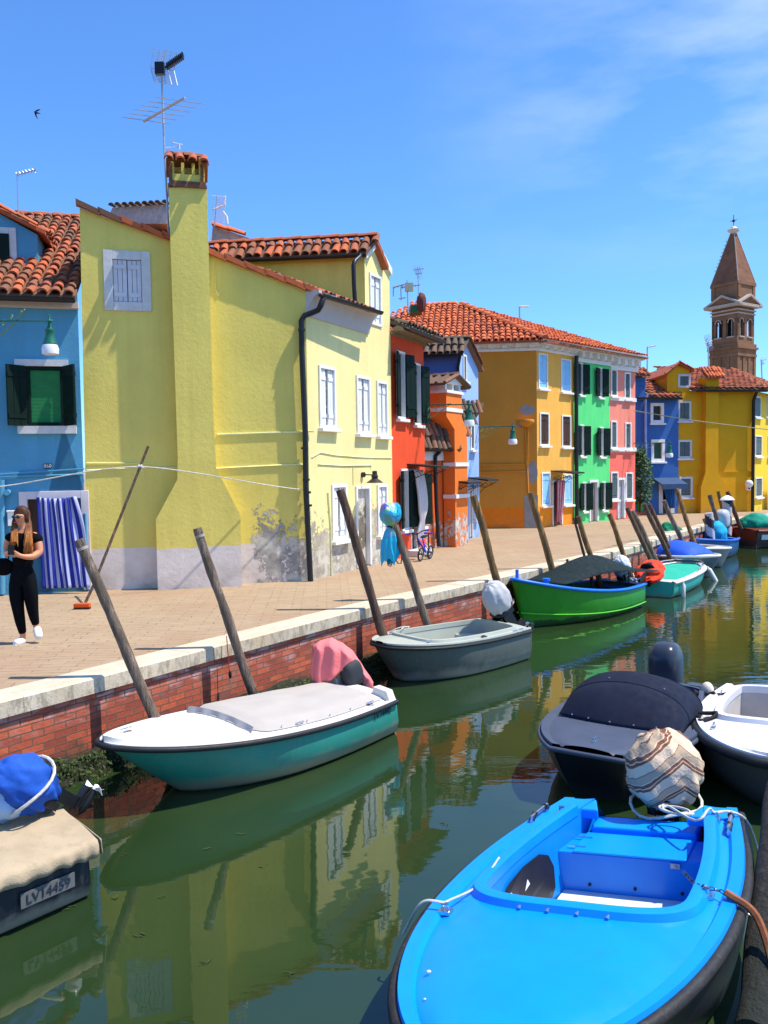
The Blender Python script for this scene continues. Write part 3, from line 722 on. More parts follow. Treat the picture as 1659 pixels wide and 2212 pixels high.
ridge(b, LS.pt(ul_-.02, zt-.02, .05), LS.pt(ur_+.12, zt-.01, .05), .12, .28, .8)
b.a = .7; b.prism([LS.pt(ur_+.07, zb3+.0, CO+.10), LS.pt(ur_+.07, zt, .06), LS.pt(ur_+.07, zb3-.05, -.33), LS.pt(ur_+.07, zb3-.09, -.33), LS.pt(ur_+.07, zt-.05, .06), LS.pt(ur_+.07, zb3-.05, CO+.10)], -LS.u*.12)
b.a = .9; b.add([LS.pt(ul_-.05, zt-.04, .05), LS.pt(ur_+.06, zt-.04, .05), LS.pt(ur_+.06, zb3-.04, -.34), LS.pt(ul_-.05, zb3-.04, -.34)], [(0, 1, 2, 3)])
b.build('chimney_cap', TILE, ch, smooth=40)
# wall lamp over the front door
wl = thing('wall_lamp', 'small black metal wall lamp above the peeling door of the lime house', 'wall lamp', LF.at(q(4, 1160, 315)))
b = MB(); c = LF.at(q(4, 1162, 312), .03); b.tube([c-LF.n*.03, c+LF.n*.03], .055, 10); tip = LF.at(q(4, 1245, 315), .38); b.tube([c, c+LF.n*.1, tip+V((0, 0, .0))], .014, 6); b.build('arm', IRON, wl)
b = MB(); b.lathe(tip, [(.0, .09), (.05, .08), (.05, .02), (.07, -.02), (.06, -.07), (.17, -.15), (.16, -.155), (.04, -.08)], 16); b.build('lamp_shade', IRON, wl)

# roofs and a plastered chimney rising behind the lime house
bh = thing('rear_house', 'rear house showing only old tiles and a grey gable above the lime house', 'house', V((-3.4, 19.5, 0)))
b = MB(); y_ = 18.6
b.prism([D(q(1, 700, 420), y_), D(q(1, 1100, 420), y_), D(q(1, 1100, 300), y_), D(q(1, 640, 330), y_)], V((0, 3, 0)))
b.prism([D(q(1, 1380, 420), y_), D(q(1, 1700, 420), y_), D(q(1, 1600, 385), y_), D(q(1, 1390, 310), y_)], V((0, 3, 0)))
b.build('wall', GREYCON, bh, smooth=0)
b = MB(); a1 = D(q(1, 640, 410), 17.2); a2 = D(q(1, 1120, 430), 17.2); roof_face(b, a1, a2, [a2+V((0, 1.6, .62)), a1+V((0, 1.6, .62))], .2, .34, .15)
v0 = D(q(1, 1385, 312), y_-.1); v1 = D(q(1, 1680, 395), y_-.1); ridge(b, v0, v1, .10, .36, .25)
b.build('roof', TILE_NEW, bh, smooth=40)
gc = thing('wide_chimney', 'wide grey rendered chimney under a curled row of tiles behind the lime house', 'chimney', D(q(1, 890, 300), 17.8))
b = MB(); y_ = 17.6; b.prism([D(q(1, 705, 300), y_), D(q(1, 1090, 300), y_), D(q(1, 1090, 175), y_), D(q(1, 735, 195), y_), D(q(1, 715, 240), y_)], V((0, .8, 0))); b.build('chimney_body', GREYCON, gc, smooth=0)
b = MB(); p = D(q(1, 705, 192), y_-.12); p2 = D(q(1, 1100, 172), y_-.12); tiles(b, p, p2-p, V((0, 1, .25)), 9, 2, (p2-p).length/9, .5, old=1); b.build('tile_row', TILE_OLD, gc, smooth=40)

# ================================================================== blue house at the left
BS = Wall(G((-90, 1290.5)), G((189, 1277.2))); Bu = BS.len
BLUE = (.095, .33, .50)
hb = thing('blue_house', 'sky blue house at the left with a striped door curtain', 'house', BS.pt(Bu-.5, 0))
blu = stucco('sky_blue_plaster', BLUE, streak=.2, var=.09)
window(hb, BS, 1, 172, 420, 1232, 1622, 'blind', fr=.06, trim=DKGREEN, proud=.01, leaf=M('green_blind', (.015, .22, .07), .5, .1, 9, 40, .05), sill=False, pane=BLK)
f_ = [o for o in hb.children if o.name.startswith('window')][0]
r_ = BS.rect(1, 172, 420, 1232, 1622)
b = MB(); BS.box(b, r_[0]-.16, r_[1]+.08, r_[3], r_[3]+.11, -.02, .05); b.build('lintel', TRIM, f_, smooth=0)
b = MB(); BS.box(b, r_[0]-.14, r_[1]+.18, r_[2]-.13, r_[2]-.002, -.02, .10); b.build('sill', TRIM, f_, smooth=0)
for (h_, u0_, u1_, an) in (('l', r_[0]-.0, r_[0]+.34, 138), ('r', r_[1]-.40, r_[1]+.0, 122)):
    leaf_mb(BS, u0_, u1_, r_[2]+.0, r_[3]-.0, .05, h_, an, 3).build('shutter', DKGREEN, f_, smooth=0)
dr = window(hb, BS, 2, 135, 590, 553, 1215, 'none', fr=.13, trim=M('pinkish_door_stone', (.66, .60, .62), .8, .08, 5, 50, .2), name='door', pane=WOODD)
zt = BS.uv((90, 655))[1]
b = MB(); BS.face(b, [(0, 0), (Bu, 0), (Bu, zt+.2), (0, zt+.2)])
b.add([BS.pt(0, 0), BS.pt(0, zt+.2), BS.pt(0, zt+.2)+V((-1, 6, 0)), BS.pt(0, 0)+V((-1, 6, 0))], [(0, 1, 2, 3)])
b.build('wall', blu, hb, smooth=0)
r_ = BS.rect(1, 0, 535, 803, 838, .12); b = MB(); BS.prism(b, [(0, r_[2]-.02), (Bu+.02, r_[2]-.02), (Bu+.02, r_[3]), (0, r_[3])], .002, .14); b.build('eave_band', M('buff_eave', (.55, .47, .40), .8, .06, 5, 40, .2), hb, smooth=0)
ze = BS.uv(q(1, 260, 762), .34)[1]
gutter(hb, BS.pt(0, ze-.05, .36), BS.pt(Bu+.0, ze-.05, .36), .075)
b = MB(); sv = (-BS.n*.894+V((0, 0, .447))); e0_ = BS.pt(-.6, ze, .33)
nu_ = int((Bu+.6)/.2); tiles(b, e0_, BS.u, sv, nu_, 19, (Bu+.6)/nu_, .35, old=.45); p1, p2 = e0_+sv*6.6, BS.pt(Bu, ze, .33)+sv*6.6
slab(b, [e0_, BS.pt(Bu, ze, .33), p2, p1], .07); ridge(b, p1, p2, .12, .4); b.build('roof', TILE, hb, smooth=40)
# dormer
off_ = -1.55
bd = MB(); dm = lambda x, y, o_=off_: BS.uv(q(1, x, y), o_)
bot = [dm(-330, 640), dm(247, 640)]; pts = [bot[0], bot[1], dm(245, 372), dm(-110, 175), dm(-330, 260)]
BS.prism(bd, pts, off_, off_-3.2); dmo = bd.build('dormer', blu, hb, smooth=0)
b = MB(); P1 = BS.pt(*dm(-120, 150), off_+.12); P2 = BS.pt(*dm(300, 358), off_+.12); P0_ = BS.pt(*dm(-340, 240), off_+.12); bv_ = -BS.n*3.4
slab(b, [P1, P2, P2+bv_, P1+bv_], .06, .3); slab(b, [P0_, P1, P1+bv_, P0_+bv_], .06, .3)
ridge(b, P1+V((0, 0, .03)), P2+V((0, 0, .03)), .07, .34, .15)
kk = (P1-P2).normalized(); tiles(b, P2-BS.n*3.3, BS.n, kk, 16, 8, .2, .35, old=.5); b.build('roof', TILE, dmo, smooth=40)
WD = Wall(BS.pt(0, 0, off_), BS.pt(Bu, 0, off_)); WD.holes = []
window(hb, WD, 1, -95, 110, 325, 612, 'none', fr=.12, trim=TRIM, pane=DKGREEN, sill=False, proud=.04)
pn = [o for o in C.objects if o.name.startswith('pane')][-1]
for v in pn.data.vertices: v.co += BS.n*.14
# striped curtain
CURT = [M('navy_stripe', (.012, .025, .26), .85, .1, 8, 80, .2), M('lilac_white_stripe', (.40, .42, .62), .85, .06, 8, 80, .2)]
cb_ = MB(); tl, tr = BS.uv(q(2, 242, 592), .05), BS.uv(q(2, 500, 590), .08); bl, brr = BS.uv(q(2, 278, 1190), .12), BS.uv(q(2, 585, 1170), .3)
def cfn(u, v):
    s_ = v**1.1; a = tl[0]+(tr[0]-tl[0])*u; c = bl[0]+(brr[0]-bl[0])*u; uu = a+(c-a)*s_; z = tl[1]+(bl[1]-tl[1])*v-.03*sin(pi*u)*(1-v)
    if u > .8: uu += (u-.8)*.35*sin(pi*min(1, v*1.3))
    return BS.pt(uu+.02*noise.noise(V((u*6, v*2, 5))), z, .12+.028*sin(u*pi*11+3*noise.noise(V((u*4, v*1.2, 0))))*(1-.2*v)+.035*noise.noise(V((u*9, v*1.5, 3)))+.14*v*u)
cb_.grid(cfn, 128, 26, lambda i, j: 0 if i % 16 < 9 else 1)
setp(cb_.build('door_curtain', CURT, None, smooth=60, solid=.004), 'blue and white striped curtain hung over the doorway of the blue house', 'curtain')
# wall fittings
b = MB(); r_ = BS.rect(2, 285, 338, 375, 405, .02); BS.box(b, *r_, .0, .02); hn = b.build('house_number', M('number_plate', (.03, .02, .018), .5), hb, smooth=0)
text_mesh('digits', '860', (r_[3]-r_[2])*1.05, WHITE, BS.pt((r_[0]+r_[1])/2, (r_[2]+r_[3])/2, .025), BS.u, (0, 0, 1), hn)
b = MB(); r_ = BS.rect(2, 52, 100, 690, 780, .06); BS.box(b, *r_, .0, .10); BS.prism(b, [(r_[0]-.01, r_[3]), (r_[1]+.01, r_[3]), (r_[1]+.01, r_[3]+.03), (r_[0]-.01, r_[3]+.03)], 0, .12)
setp(b.build('mailbox', WHITE, None, smooth=0, bevel=.006), 'small white metal mailbox on the blue wall behind the walking woman', 'mailbox')
b = MB()
for pts in ([(2, 0, 445), (2, 280, 425), (2, 550, 408)], [(2, 0, 462), (2, 300, 452), (2, 545, 442), (2, 548, 498)]): b.tube([BS.at(q(*p), .03) for p in pts], .016, 6)
b.tube([BS.at(q(*p), .06) for p in [(2, 8, 480), (2, 10, 900), (2, 14, 1225)]], .055, 8); b.tube([BS.at(q(*p), .03) for p in [(2, 556, 700), (2, 572, 1195)]], .028, 8)
c = BS.at(q(2, 55, 562), 0); b.tube([c, c+BS.n*.16], .05, 12)
b.build('pipework', blu, hb, smooth=60)

# ================================================================== vermilion house
RF = Wall(G((850, 1210)), G((920, 1191)))
hr = thing('vermilion_house', 'narrow vermilion house with dark open shutters next to the lime house', 'house', RF.pt(RF.len/2, 0))
for a in ((122, 188, 570, 1105), (258, 312, 665, 1155)): window(hr, RF, 5, *a, 'open', fr=.05, leaf=DKGREEN, pane=BLK, ang=164, lw=.30)
for a in ((158, 215, 1500, 1985), (290, 335, 1525, 1960)): window(hr, RF, 5, *a, 'open', fr=.05, leaf=DKGREEN, pane=BLK, ang=164, lw=.28)
window(hr, RF, 5, 232, 283, 1500, 2175, 'none', fr=.03, name='door', pane=WOODD)
tl_, tr_ = RF.uv(q(5, 62, 350)), RF.uv(q(5, 300, 508))
red = stucco('vermilion_plaster', (.86, .085, .022), streak=.25)
b = MB(); RF.face(b, [(0, 0), (RF.len, 0), (RF.len, tr_[1]), (0, tr_[1])]); ins_ = V((-5.5, 3, 0))
b.add([RF.pt(RF.len, 0), RF.pt(RF.len, 0)+ins_, RF.pt(RF.len, tr_[1]+.4)+ins_, RF.pt(RF.len, tr_[1]+.4)], [(0, 1, 2, 3)]); b.build('wall', red, hr, smooth=0)
zg = RF.uv(q(5, 375, 440), .42)[1]; b = MB(); z_ = tr_[1]
b.prism([RF.pt(0, z_+h_, o_) for o_, h_ in ((0, -.02), (.05, -.02), (.07, .12), (.16, .16), (.18, .28), (.34, zg-z_-.06), (0, zg-z_-.06))], RF.u*(RF.len+.1)); b.build('cornice', M('brown_stone_cornice', (.26, .19, .11), .85, .12, 5, 40, .4), hr, smooth=0)
gutter(hr, RF.pt(-.0, zg, .42), RF.pt(RF.len+.2, zg, .42), .08)
b = MB(); ev0, ev1 = RF.pt(0, zg+.05, .38), RF.pt(RF.len+.2, zg+.05, .38); ins_ = (-RF.n*3+V((0, 0, 1.05))); roof_face(b, ev0, ev1, [ev1+ins_, ev0+ins_], .2, .35, .9); b.build('roof', TILE_OLD, hr, smooth=40)
cu = MB(); a0 = RF.rect(5, 235, 282, 1510, 2150)
def cf2(u, v):
    wv = 1-.45*exp(-((v-.72)/.12)**2)-(.5*max(0, v-.75)); c_ = .5+.1*v; uu = a0[0]+(a0[1]-a0[0])*(c_+(u-.5)*1.35*wv); return RF.pt(uu, a0[3]+(a0[2]+.25-a0[3])*v, .12+.05*sin(u*pi*9)*wv+.10*sin(pi*v))
cu.grid(cf2, 60, 24); setp(cu.build('door_curtain', M('white_voile', (.72, .66, .66), .9, .06, 9, 60, .1), None, smooth=60, solid=.004), 'knotted white curtain in the doorway of the vermilion house', 'curtain')
def canopy(W, r, pts_top, off, parent, name='canopy', mat=IRON, label=None):
    """thin iron door canopy on scrolled brackets; pts_top = photo points at wall and outer edge"""
    b = MB(); (xa, ya), (xb, yb2) = pts_top; a = W.uv(q(r, xa, ya)); o_ = off
    L_ = W.uv(q(r, xb, yb2), o_)
    u0, u1, z = a[0], max(L_[0], a[0]+.8), a[1]
    b.prism([W.pt(u0, z, 0), W.pt(u0, z+.03, 0), W.pt(u0, z-.07+.03, o_), W.pt(u0, z-.09, o_)], W.u*(u1-u0))
    b2 = b.build(name, mat, parent, smooth=0, label=label); b = MB()
    for uu in (u0+.04, u1-.04):
        b.tube([W.pt(uu, z-.45, .01), W.pt(uu, z-.30, o_*.25), W.pt(uu, z-.12, o_*.9)], .010, 6)
        for (c_, R) in ((.30, .10), (.62, .07), (.15, .07)):
            b.tube([W.pt(uu, z-.14-.22*(1-c_)*.6+R*sin(t)*(1-t/9), c_*o_+R*cos(t)*(1-t/9)) for t in [k*.6 for k in range(14)]], .007, 5)
    b.build('bracket', mat, b2, smooth=60)
canopy(RF, 5, ((205, 1470), (465, 1490)), .75, hr)

# ================================================================== small orange house
OF = Wall(G((969, 1179.6)), G((1011, 1171.0))); OS = Wall(G((905, 1187.5)), G((969, 1179.6)))
org_f = stucco('orange_plaster', (.86, .20, .03), peel=(1.7, 1.0, .83, .36), patch=(.5, .42, .36)); ORG_SHADE = stucco('orange_plaster_shade', (.80, .15, .028), peel=(1.6, .9, .86, .36), patch=(.55, .45, .4))  # side copy is darker, its shade mixed into the orange
ho = thing('orange_cottage', 'low orange house with its own chimney beside the vermilion house', 'house', OF.pt(.2, 0))
ez = OS.uv(q(5, 420, 1345), .15)[1]
vt = OF.uv(q(5, 583, 1100)); 
window(ho, OF, 5, 528, 583, 1640, 2090, 'none', fr=.05, name='door', pane=peeldoor)
b = MB(); OS.face(b, [(0, 0), (OS.len, 0), (OS.len, ez), (0, ez)]); b.build('wall', ORG_SHADE, ho, smooth=0)
sl_ = .72
b = MB(); OF.face(b, [(0, 0), (OF.len, 0), (OF.len, ez+sl_*OF.len), (0, ez)]); b.build('wall', org_f, ho, smooth=0)
b = MB(); OS.box(b, 0, OS.len+.02, ez-.28, ez, .003, .06); OF.prism(b, [(0, ez-.2), (OF.len, ez+sl_*OF.len-.2), (OF.len, ez+sl_*OF.len), (0, ez)], .003, .05); b.build('eave_band', TRIMW, ho, smooth=0)
b = MB(); sv = (OF.u+V((0, 0, sl_))).normalized()*.745; p = OS.pt(-.5, ez+.02, .22); p2 = OS.pt(OS.len+.1, ez+.02, .22); roof_face(b, p, p2, [p2+sv*2.9, p+sv*2.9], .19, .34, .6); b.build('roof', TILE_OLD, ho, smooth=40)
gutter(ho, OS.pt(-.4, ez+.0, .28), OS.pt(OS.len+.12, ez+.0, .28), .06)
pipe('drainpipe', [OS.at(q(5, *p_), .1) for p_ in ((478, 1330), (460, 1370), (432, 1400), (430, 1500), (440, 1800), (457, 2112))], .05, BLACKM, ho, 8)
b = MB(); oc = .32; wv = lambda x, y: OF.uv(q(5, x, y), oc)
bl_, br_ = wv(592, 2085)[0], wv(690, 2082)[0]
zs = wv(640, 1190)[1]; ztp = wv(575, 905)[1]; tl2, tr2 = wv(518, 950)[0], wv(640, 950)[0]
OF.prism(b, [(bl_, 0), (br_, 0), (br_, zs), (bl_, zs)], 0, oc); OF.prism(b, [(bl_, zs), (br_, zs), (tr2, zs+.3), (tr2, ztp), (tl2, ztp), (tl2, zs+.3)], -.25, oc-.002)
cho = b.build('chimney', org_f, ho, smooth=0)
b = MB(); OF.box(b, tl2-.04, tr2+.04, ztp, ztp+.07, -.29, oc+.04); z1 = wv(575, 830)[1]; OF.box(b, tl2-.03, tr2+.03, wv(575, 1050)[1], wv(575, 1020)[1], -.28, oc+.02)
for k in (0, .5, 1): uu = tl2+.05+(tr2-tl2-.1)*k; OF.box(b, uu-.045, uu+.045, ztp+.07, z1, -.22, oc-.03)
c2 = MB(); OF.box(c2, bl_-.04, br_+.04, wv(640, 1730)[1], wv(640, 1700)[1], -.0, oc+.05); c2.build('stone_band', TRIMW, cho, smooth=0); c2 = MB(); OF.box(c2, bl_-.02, br_+.03, wv(640, 1480)[1], wv(640, 1450)[1], 0, oc+.03); c2.build('stone_band', TRIMW, cho, smooth=0)
um = (tl2+tr2)/2; OF.prism(b, [(tl2-.03, z1), (tr2+.03, z1), (um, z1+.2)], -.26, oc+.01); b.build('stone_cap', TRIMW, cho, smooth=0)
b = MB(); zr = wv(575, 755)[1]
for s_ in (-1, 1):
    e_ = um+s_*(tr2-tl2)*.82; q0 = OF.pt(um, zr, oc+.1); q1 = OF.pt(e_, z1-.02, oc+.1); bk_ = -OF.n*.75; b.a = .6; b.prism([q0, q1, q1-V((0, 0, .06)), q0-V((0, 0, .06))], bk_)
    for k in range(4): b.a = random.uniform(.2, .9); m_ = q0.lerp(q1, .12+k*.25)+bk_*0; b.tube([q0+bk_*(k/3.2), q1+bk_*(k/3.2)], .05, 6)
ridge(b, OF.pt(um, zr, oc+.12), OF.pt(um, zr, -.45), .08, .28, .6); b.build('chimney_cap', TILE_OLD, cho, smooth=40)
canopy(OF, 5, ((525, 1595), (690, 1635)), .6, ho)

# ================================================================== periwinkle house
PF = Wall(G((995, 1167.5)), G((1036, 1159.5)))
PSa = PF.a-V((cos(radians(-8)), sin(radians(-8)), 0))*4.2; PS = Wall(PSa, PF.a)
hp = thing('periwinkle_house', 'pale periwinkle gabled house between the orange chimney and the ochre block', 'house', PF.pt(PF.len/2, 0))
for a in ((648, 675, 598, 810), (706, 737, 1100, 1350), (735, 752, 1640, 1900)): window(hp, PF, 5, *a, 'closed', fr=.05, leaf=GREYSH)
window(hp, PF, 5, 696, 722, 1640, 2040, 'none', fr=.04, name='door', pane=WOODD)
e1, a1, e2 = PF.uv(q(5, 607, 590)), PF.uv(q(5, 665, 484)), PF.uv(q(5, 738, 712))
per = stucco('periwinkle_plaster', (.33, .50, .82), peel=(3, 2, .86, .2), patch=(.6, .62, .66)); per_shade = stucco('periwinkle_plaster_shade', (.07, .17, .43), peel=(5.5, 2.5, .86, .36), patch=(.26, .32, .55))  # second blue is the same paint with the side wall's shade coloured in
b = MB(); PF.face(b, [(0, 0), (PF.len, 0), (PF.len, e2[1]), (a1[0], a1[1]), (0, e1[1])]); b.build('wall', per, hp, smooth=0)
b = MB(); PS.face(b, [(0, 0), (PS.len, 0), (PS.len, e1[1]), (0, e1[1])]); b.add([PF.pt(PF.len, 0), PF.pt(PF.len, 0)+V((-4, .6, 0)), PF.pt(PF.len, e2[1])+V((-4, .6, 0)), PF.pt(PF.len, e2[1])], [(0,1,2,3)]); b.build('wall', per_shade, hp, smooth=0)
b = MB(); p2 = PS.pt(PS.len+.12, e1[1]+.0, .2); p = PS.pt(0, e1[1], .2); rp_ = PF.pt(a1[0], a1[1]+.06, .12); rl_ = rp_-PS.u*4.4
roof_face(b, p, p2, [rp_, rl_], .19, .34, .8); rr_ = PF.pt(PF.len+.12, e2[1]+.02, .12); slab(b, [rp_, rr_, rr_-PS.u*4.4, rl_], .07, .3); ridge(b, rp_, rl_, .1, .36, .8); ridge(b, rp_, rr_, .08, .36, .25); b.build('roof', TILE_OLD, hp, smooth=40)
gutter(hp, PS.pt(0, e1[1]-.02, .26), PS.pt(PS.len+.1, e1[1]-.02, .26), .055)
pipe('drainpipe', [PS.pt(PS.len+.05, e1[1]-.05, .22), PS.pt(PS.len-.02, e1[1]-.35, .08), PS.pt(PS.len-.02, 3.2, .08)], .045, BLACKM, hp, 8)
canopy(PF, 5, ((690, 1575), (835, 1605)), .6, hp)

# ================================================================== ochre, green and coral block
XF = Wall(G((1161, 1141)), G((1240, 1131.8))); XSa = XF.a-V((cos(radians(-6)), sin(radians(-6)), 0))*5.6; XS = Wall(XSa, XF.a)
hx = thing('ochre_house', 'three storey ochre house on the corner with pale blue shutters', 'house', XF.a)
for a in ((1245, 1318, 587, 868), (1424, 1502, 630, 895)): window(hx, XF, 5, *a, 'closed', fr=.055, leaf=BLUESH)
for a in ((1256, 1330, 1055, 1318), (1430, 1502, 1075, 1330)): window(hx, XF, 5, *a, 'closed', fr=.055, leaf=WOODD)
for a in ((1270, 1338, 1527, 1792), (1446, 1512, 1545, 1785)): window(hx, XF, 5, *a, 'closed', fr=.055, leaf=BLUESH)
window(hx, XF, 5, 1356, 1436, 1590, 1958, 'none', fr=.06, name='door', pane=WOODD)
zx = XF.uv(q(5, 1217, 556))[1]
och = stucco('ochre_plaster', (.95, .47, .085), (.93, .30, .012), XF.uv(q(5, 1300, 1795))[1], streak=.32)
och_shade = stucco('ochre_plaster_shade', (.66, .26, .032), (.82, .21, .010), XS.uv(q(5, 1000, 1808))[1], streak=.1)  # same ochre darkened, the side wall's shade is in the colour
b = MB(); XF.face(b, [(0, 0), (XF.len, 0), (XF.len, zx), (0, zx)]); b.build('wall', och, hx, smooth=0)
b = MB(); XS.face(b, [(0, 0), (XS.len, 0), (XS.len, zx), (0, zx)]); b.build('wall', och_shade, hx, smooth=0)
def dentil_cornice(W, u0, u1, z, z2, parent, step=.42, o_=.32):
    b = MB(); h_ = z2-z; W.box(b, u0, u1, z-.02, z+h_*.28, .002, .07); W.box(b, u0, u1, z2-h_*.2, z2, .0, o_)
    b.prism([W.pt(u0, z+h_*.28, .0), W.pt(u0, z+h_*.28, .03), W.pt(u0, z2-h_*.2, .08), W.pt(u0, z2-h_*.2, .0)], W.u*(u1-u0))
    n = max(2, int((u1-u0)/step))
    for k in range(n): uu = u0+(u1-u0)*(k+.5)/n; W.prism(b, [(uu-.08, z+h_*.32), (uu+.08, z+h_*.32), (uu+.08, z2-h_*.2), (uu-.08, z2-h_*.2)], .03, o_-.05)
    return b.build('cornice', TRIMW, parent, smooth=0)
zc = XF.uv(q(5, 1235, 482), .32)[1]
dentil_cornice(XF, 0, XF.len, zx, zc, hx); dentil_cornice(XS, 0, XS.len+.05, zx, zc, hx)
GF = Wall(XF.b, G((1317, 1124))); CF = Wall(GF.b, G((1372, 1119)))
b = MB()
c1_ = XF.pt(-.35, zc+.03, .4); zcc_ = CF.uv(q(6, 430, 1208))[1]+.48; c2_ = CF.pt(CF.len+.25, zcc_+.03, .4); c0_ = XS.pt(-1, zc+.03, .4); c1_ = (c1_+XS.pt(XS.len+.35, zc+.03, .4))/2
apx = D(q(5, 605, 190), 31.0); al = D(q(5, 250, 262), 31.5); al.z = apx.z
roof_face(b, c0_, c1_, [apx, al], .20, .32, .10); roof_face(b, c1_, c2_, [apx], .20, .32, .10); ridge(b, c1_+V((0, 0, .05)), apx+V((0, 0, .05)), .13, .4); ridge(b, al, apx, .12, .4, .1)
slab(b, [c2_, apx, al, al+V((4, 9, -3)), c2_+V((-2, 8, 0))], .05)
hxr = b.build('roof', TILE_NEW, hx, smooth=40)
gutter(hx, XF.pt(-.3, zc+.05, .40), CF.pt(CF.len+.1, zcc_+.04, .40), .045, TRIMW)
b = MB()
for (p_) in ([(1145, 1150), (1150, 1450), (1160, 1500), (1168, 1700)], [(1165, 1150), (1160, 1500)], [(780, 1470), (1140, 1465)], [(810, 1470), (812, 1510)], [(780, 1530), (1150, 1520)]): b.tube([XS.at(q(5, *x), .04) for x in p_], .025, 6)
c = XS.at(q(5, 1150, 1140), .1); b.lathe(c, [(.0, .12), (.24, .12), (.27, .05), (.22, -.02), (.09, -.12), (.0, -.12)], 12)
b.build('pipework', och_shade, hx, smooth=60)
PATCHM = M('grey_patch', (.30, .28, .26), .9, .15, 4, 40, .3)
for (x, y, rx_, ry_) in ((1158, 1035, .34, .24), (1198, 1530, .26, .50), (1100, 1150, .16, .18)):
    u_, z_ = XS.uv(q(5, x, y)); pts = []
    for k in range(22): a = 2*pi*k/22; R = 1+.16*noise.noise(V((cos(a)*1.5, sin(a)*1.5, x))); pts.append((u_+rx_*.7*cos(a)*R, z_+ry_*.7*sin(a)*R))
    b = MB(); XS.prism(b, [p_ for p_ in pts if p_[0] < XS.len+.1], -.01, .004); b.build('plaster_patch', PATCHM, hx, smooth=0)
r_ = XS.rect(5, 1195, 1245, 1708, 1972); b = MB(); XS.box(b, XS.len-.42, XS.len+.02, .0, r_[3], -.01, .012)
b.build('plaster_patch', PATCHM, hx, smooth=0)
canopy(XF, 5, ((1345, 1520), (1530, 1545)), .8, hx)
cu = MB(); a0 = XF.rect(5, 1360, 1436, 1592, 1940)
def cf3(u, v):
    uu = a0[0]+(a0[1]-a0[0])*((.05+.95*u)*(1-v)**.8+(.02+.5*u)*(1-(1-v)**.8)); return XF.pt(uu, a0[3]+(a0[2]+.1-a0[3])*v, .14+.03*sin(u*24))
cu.grid(cf3, 44, 18, lambda i, j: (i//2) % 2); setp(cu.build('door_curtain', [M('crimson_stripe', (.55, .03, .06), .9), M('rose_white_stripe', (.68, .45, .45), .9)], None, smooth=60, solid=.004), 'red and white striped curtain swept aside in the ochre doorway', 'curtain')

hg = thing('green_house', 'emerald green three storey house between the ochre and the coral ones', 'house', GF.pt(GF.len/2, 0))
for a in ((147, 168, 1160, 1395), (287, 308, 1192, 1412), (153, 176, 1608, 1838), (295, 318, 1625, 1842)):
    window(hg, GF, 6, a[0]-2, a[1]+6, a[2], a[3], 'open', fr=.045, leaf=DKGREEN, pane=GREYSH, ang=168, lw=.30)
window(hg, GF, 8, -18, 16, 225, 490, 'open', fr=.045, leaf=DKGREEN, pane=GREYSH, ang=168, lw=.30); window(hg, GF, 8, 158, 192, 220, 480, 'open', fr=.045, leaf=DKGREEN, pane=GREYSH, ang=168, lw=.30)
window(hg, GF, 8, 45, 125, 207, 600, 'none', fr=.08, name='door', pane=M('taupe_door', (.30, .24, .22), .7))
zgn = GF.uv(q(6, 230, 1160))[1]; zgc = GF.uv(q(6, 230, 1105), .32)[1]
grn = stucco('emerald_plaster', (.12, .74, .22), streak=.32)
b = MB(); GF.face(b, [(0, 0), (GF.len, 0), (GF.len, zgn), (0, zgn)]); b.build('wall', grn, hg, smooth=0); dentil_cornice(GF, 0, GF.len, zgn, max(zgc, zgn+.4), hg)
pipe('drainpipe', [XF.pt(XF.len-.02, zx, .12), XF.pt(XF.len-.0, 3, .1), XF.pt(XF.len+.02, .0, .1)], .07, BLACKM, hg, 8)
hc = thing('coral_house', 'coral pink three storey house at the end of the terrace', 'house', CF.pt(CF.len/2, 0))
for a in ((350, 398, 1200, 1402), (475, 520, 1228, 1425), (357, 402, 1578, 1782), (480, 524, 1592, 1790)): window(hc, CF, 6, *a, 'closed', fr=.06, leaf=GREYSH)
for a in ((222, 287, 132, 388), (373, 437, 137, 385)): window(hc, CF, 8, *a, 'closed', fr=.06, leaf=GREYSH)
window(hc, CF, 8, 298, 368, 187, 560, 'none', fr=.08, name='door', pane=M('lilac_grey_door', (.42, .40, .44), .7))
zcn = CF.uv(q(6, 430, 1208))[1]; zcc = zcn+.48
cor = stucco('coral_plaster', (.96, .28, .20), (.92, .17, .12), CF.uv(q(6, 430, 1815))[1], streak=.32)
b = MB(); CF.face(b, [(0, 0), (CF.len, 0), (CF.len, zcn), (0, zcn)]); eb = V((-1.5, 7, 0)); b.add([CF.pt(CF.len, 0), CF.pt(CF.len, 0)+eb, CF.pt(CF.len, zcn)+eb, CF.pt(CF.len, zcn)], [(0, 1, 2, 3)]); b.build('wall', cor, hc, smooth=0); dentil_cornice(CF, 0, CF.len+.1, zcn, zcc, hc)
b = MB()
for y in (1422, 1788): z_ = CF.uv(q(6, 445, y))[1]; CF.box(b, 0, CF.len+.01, z_-.07, z_+.07, .002, .05)
b.build('string_course', TRIMW, hc, smooth=0)

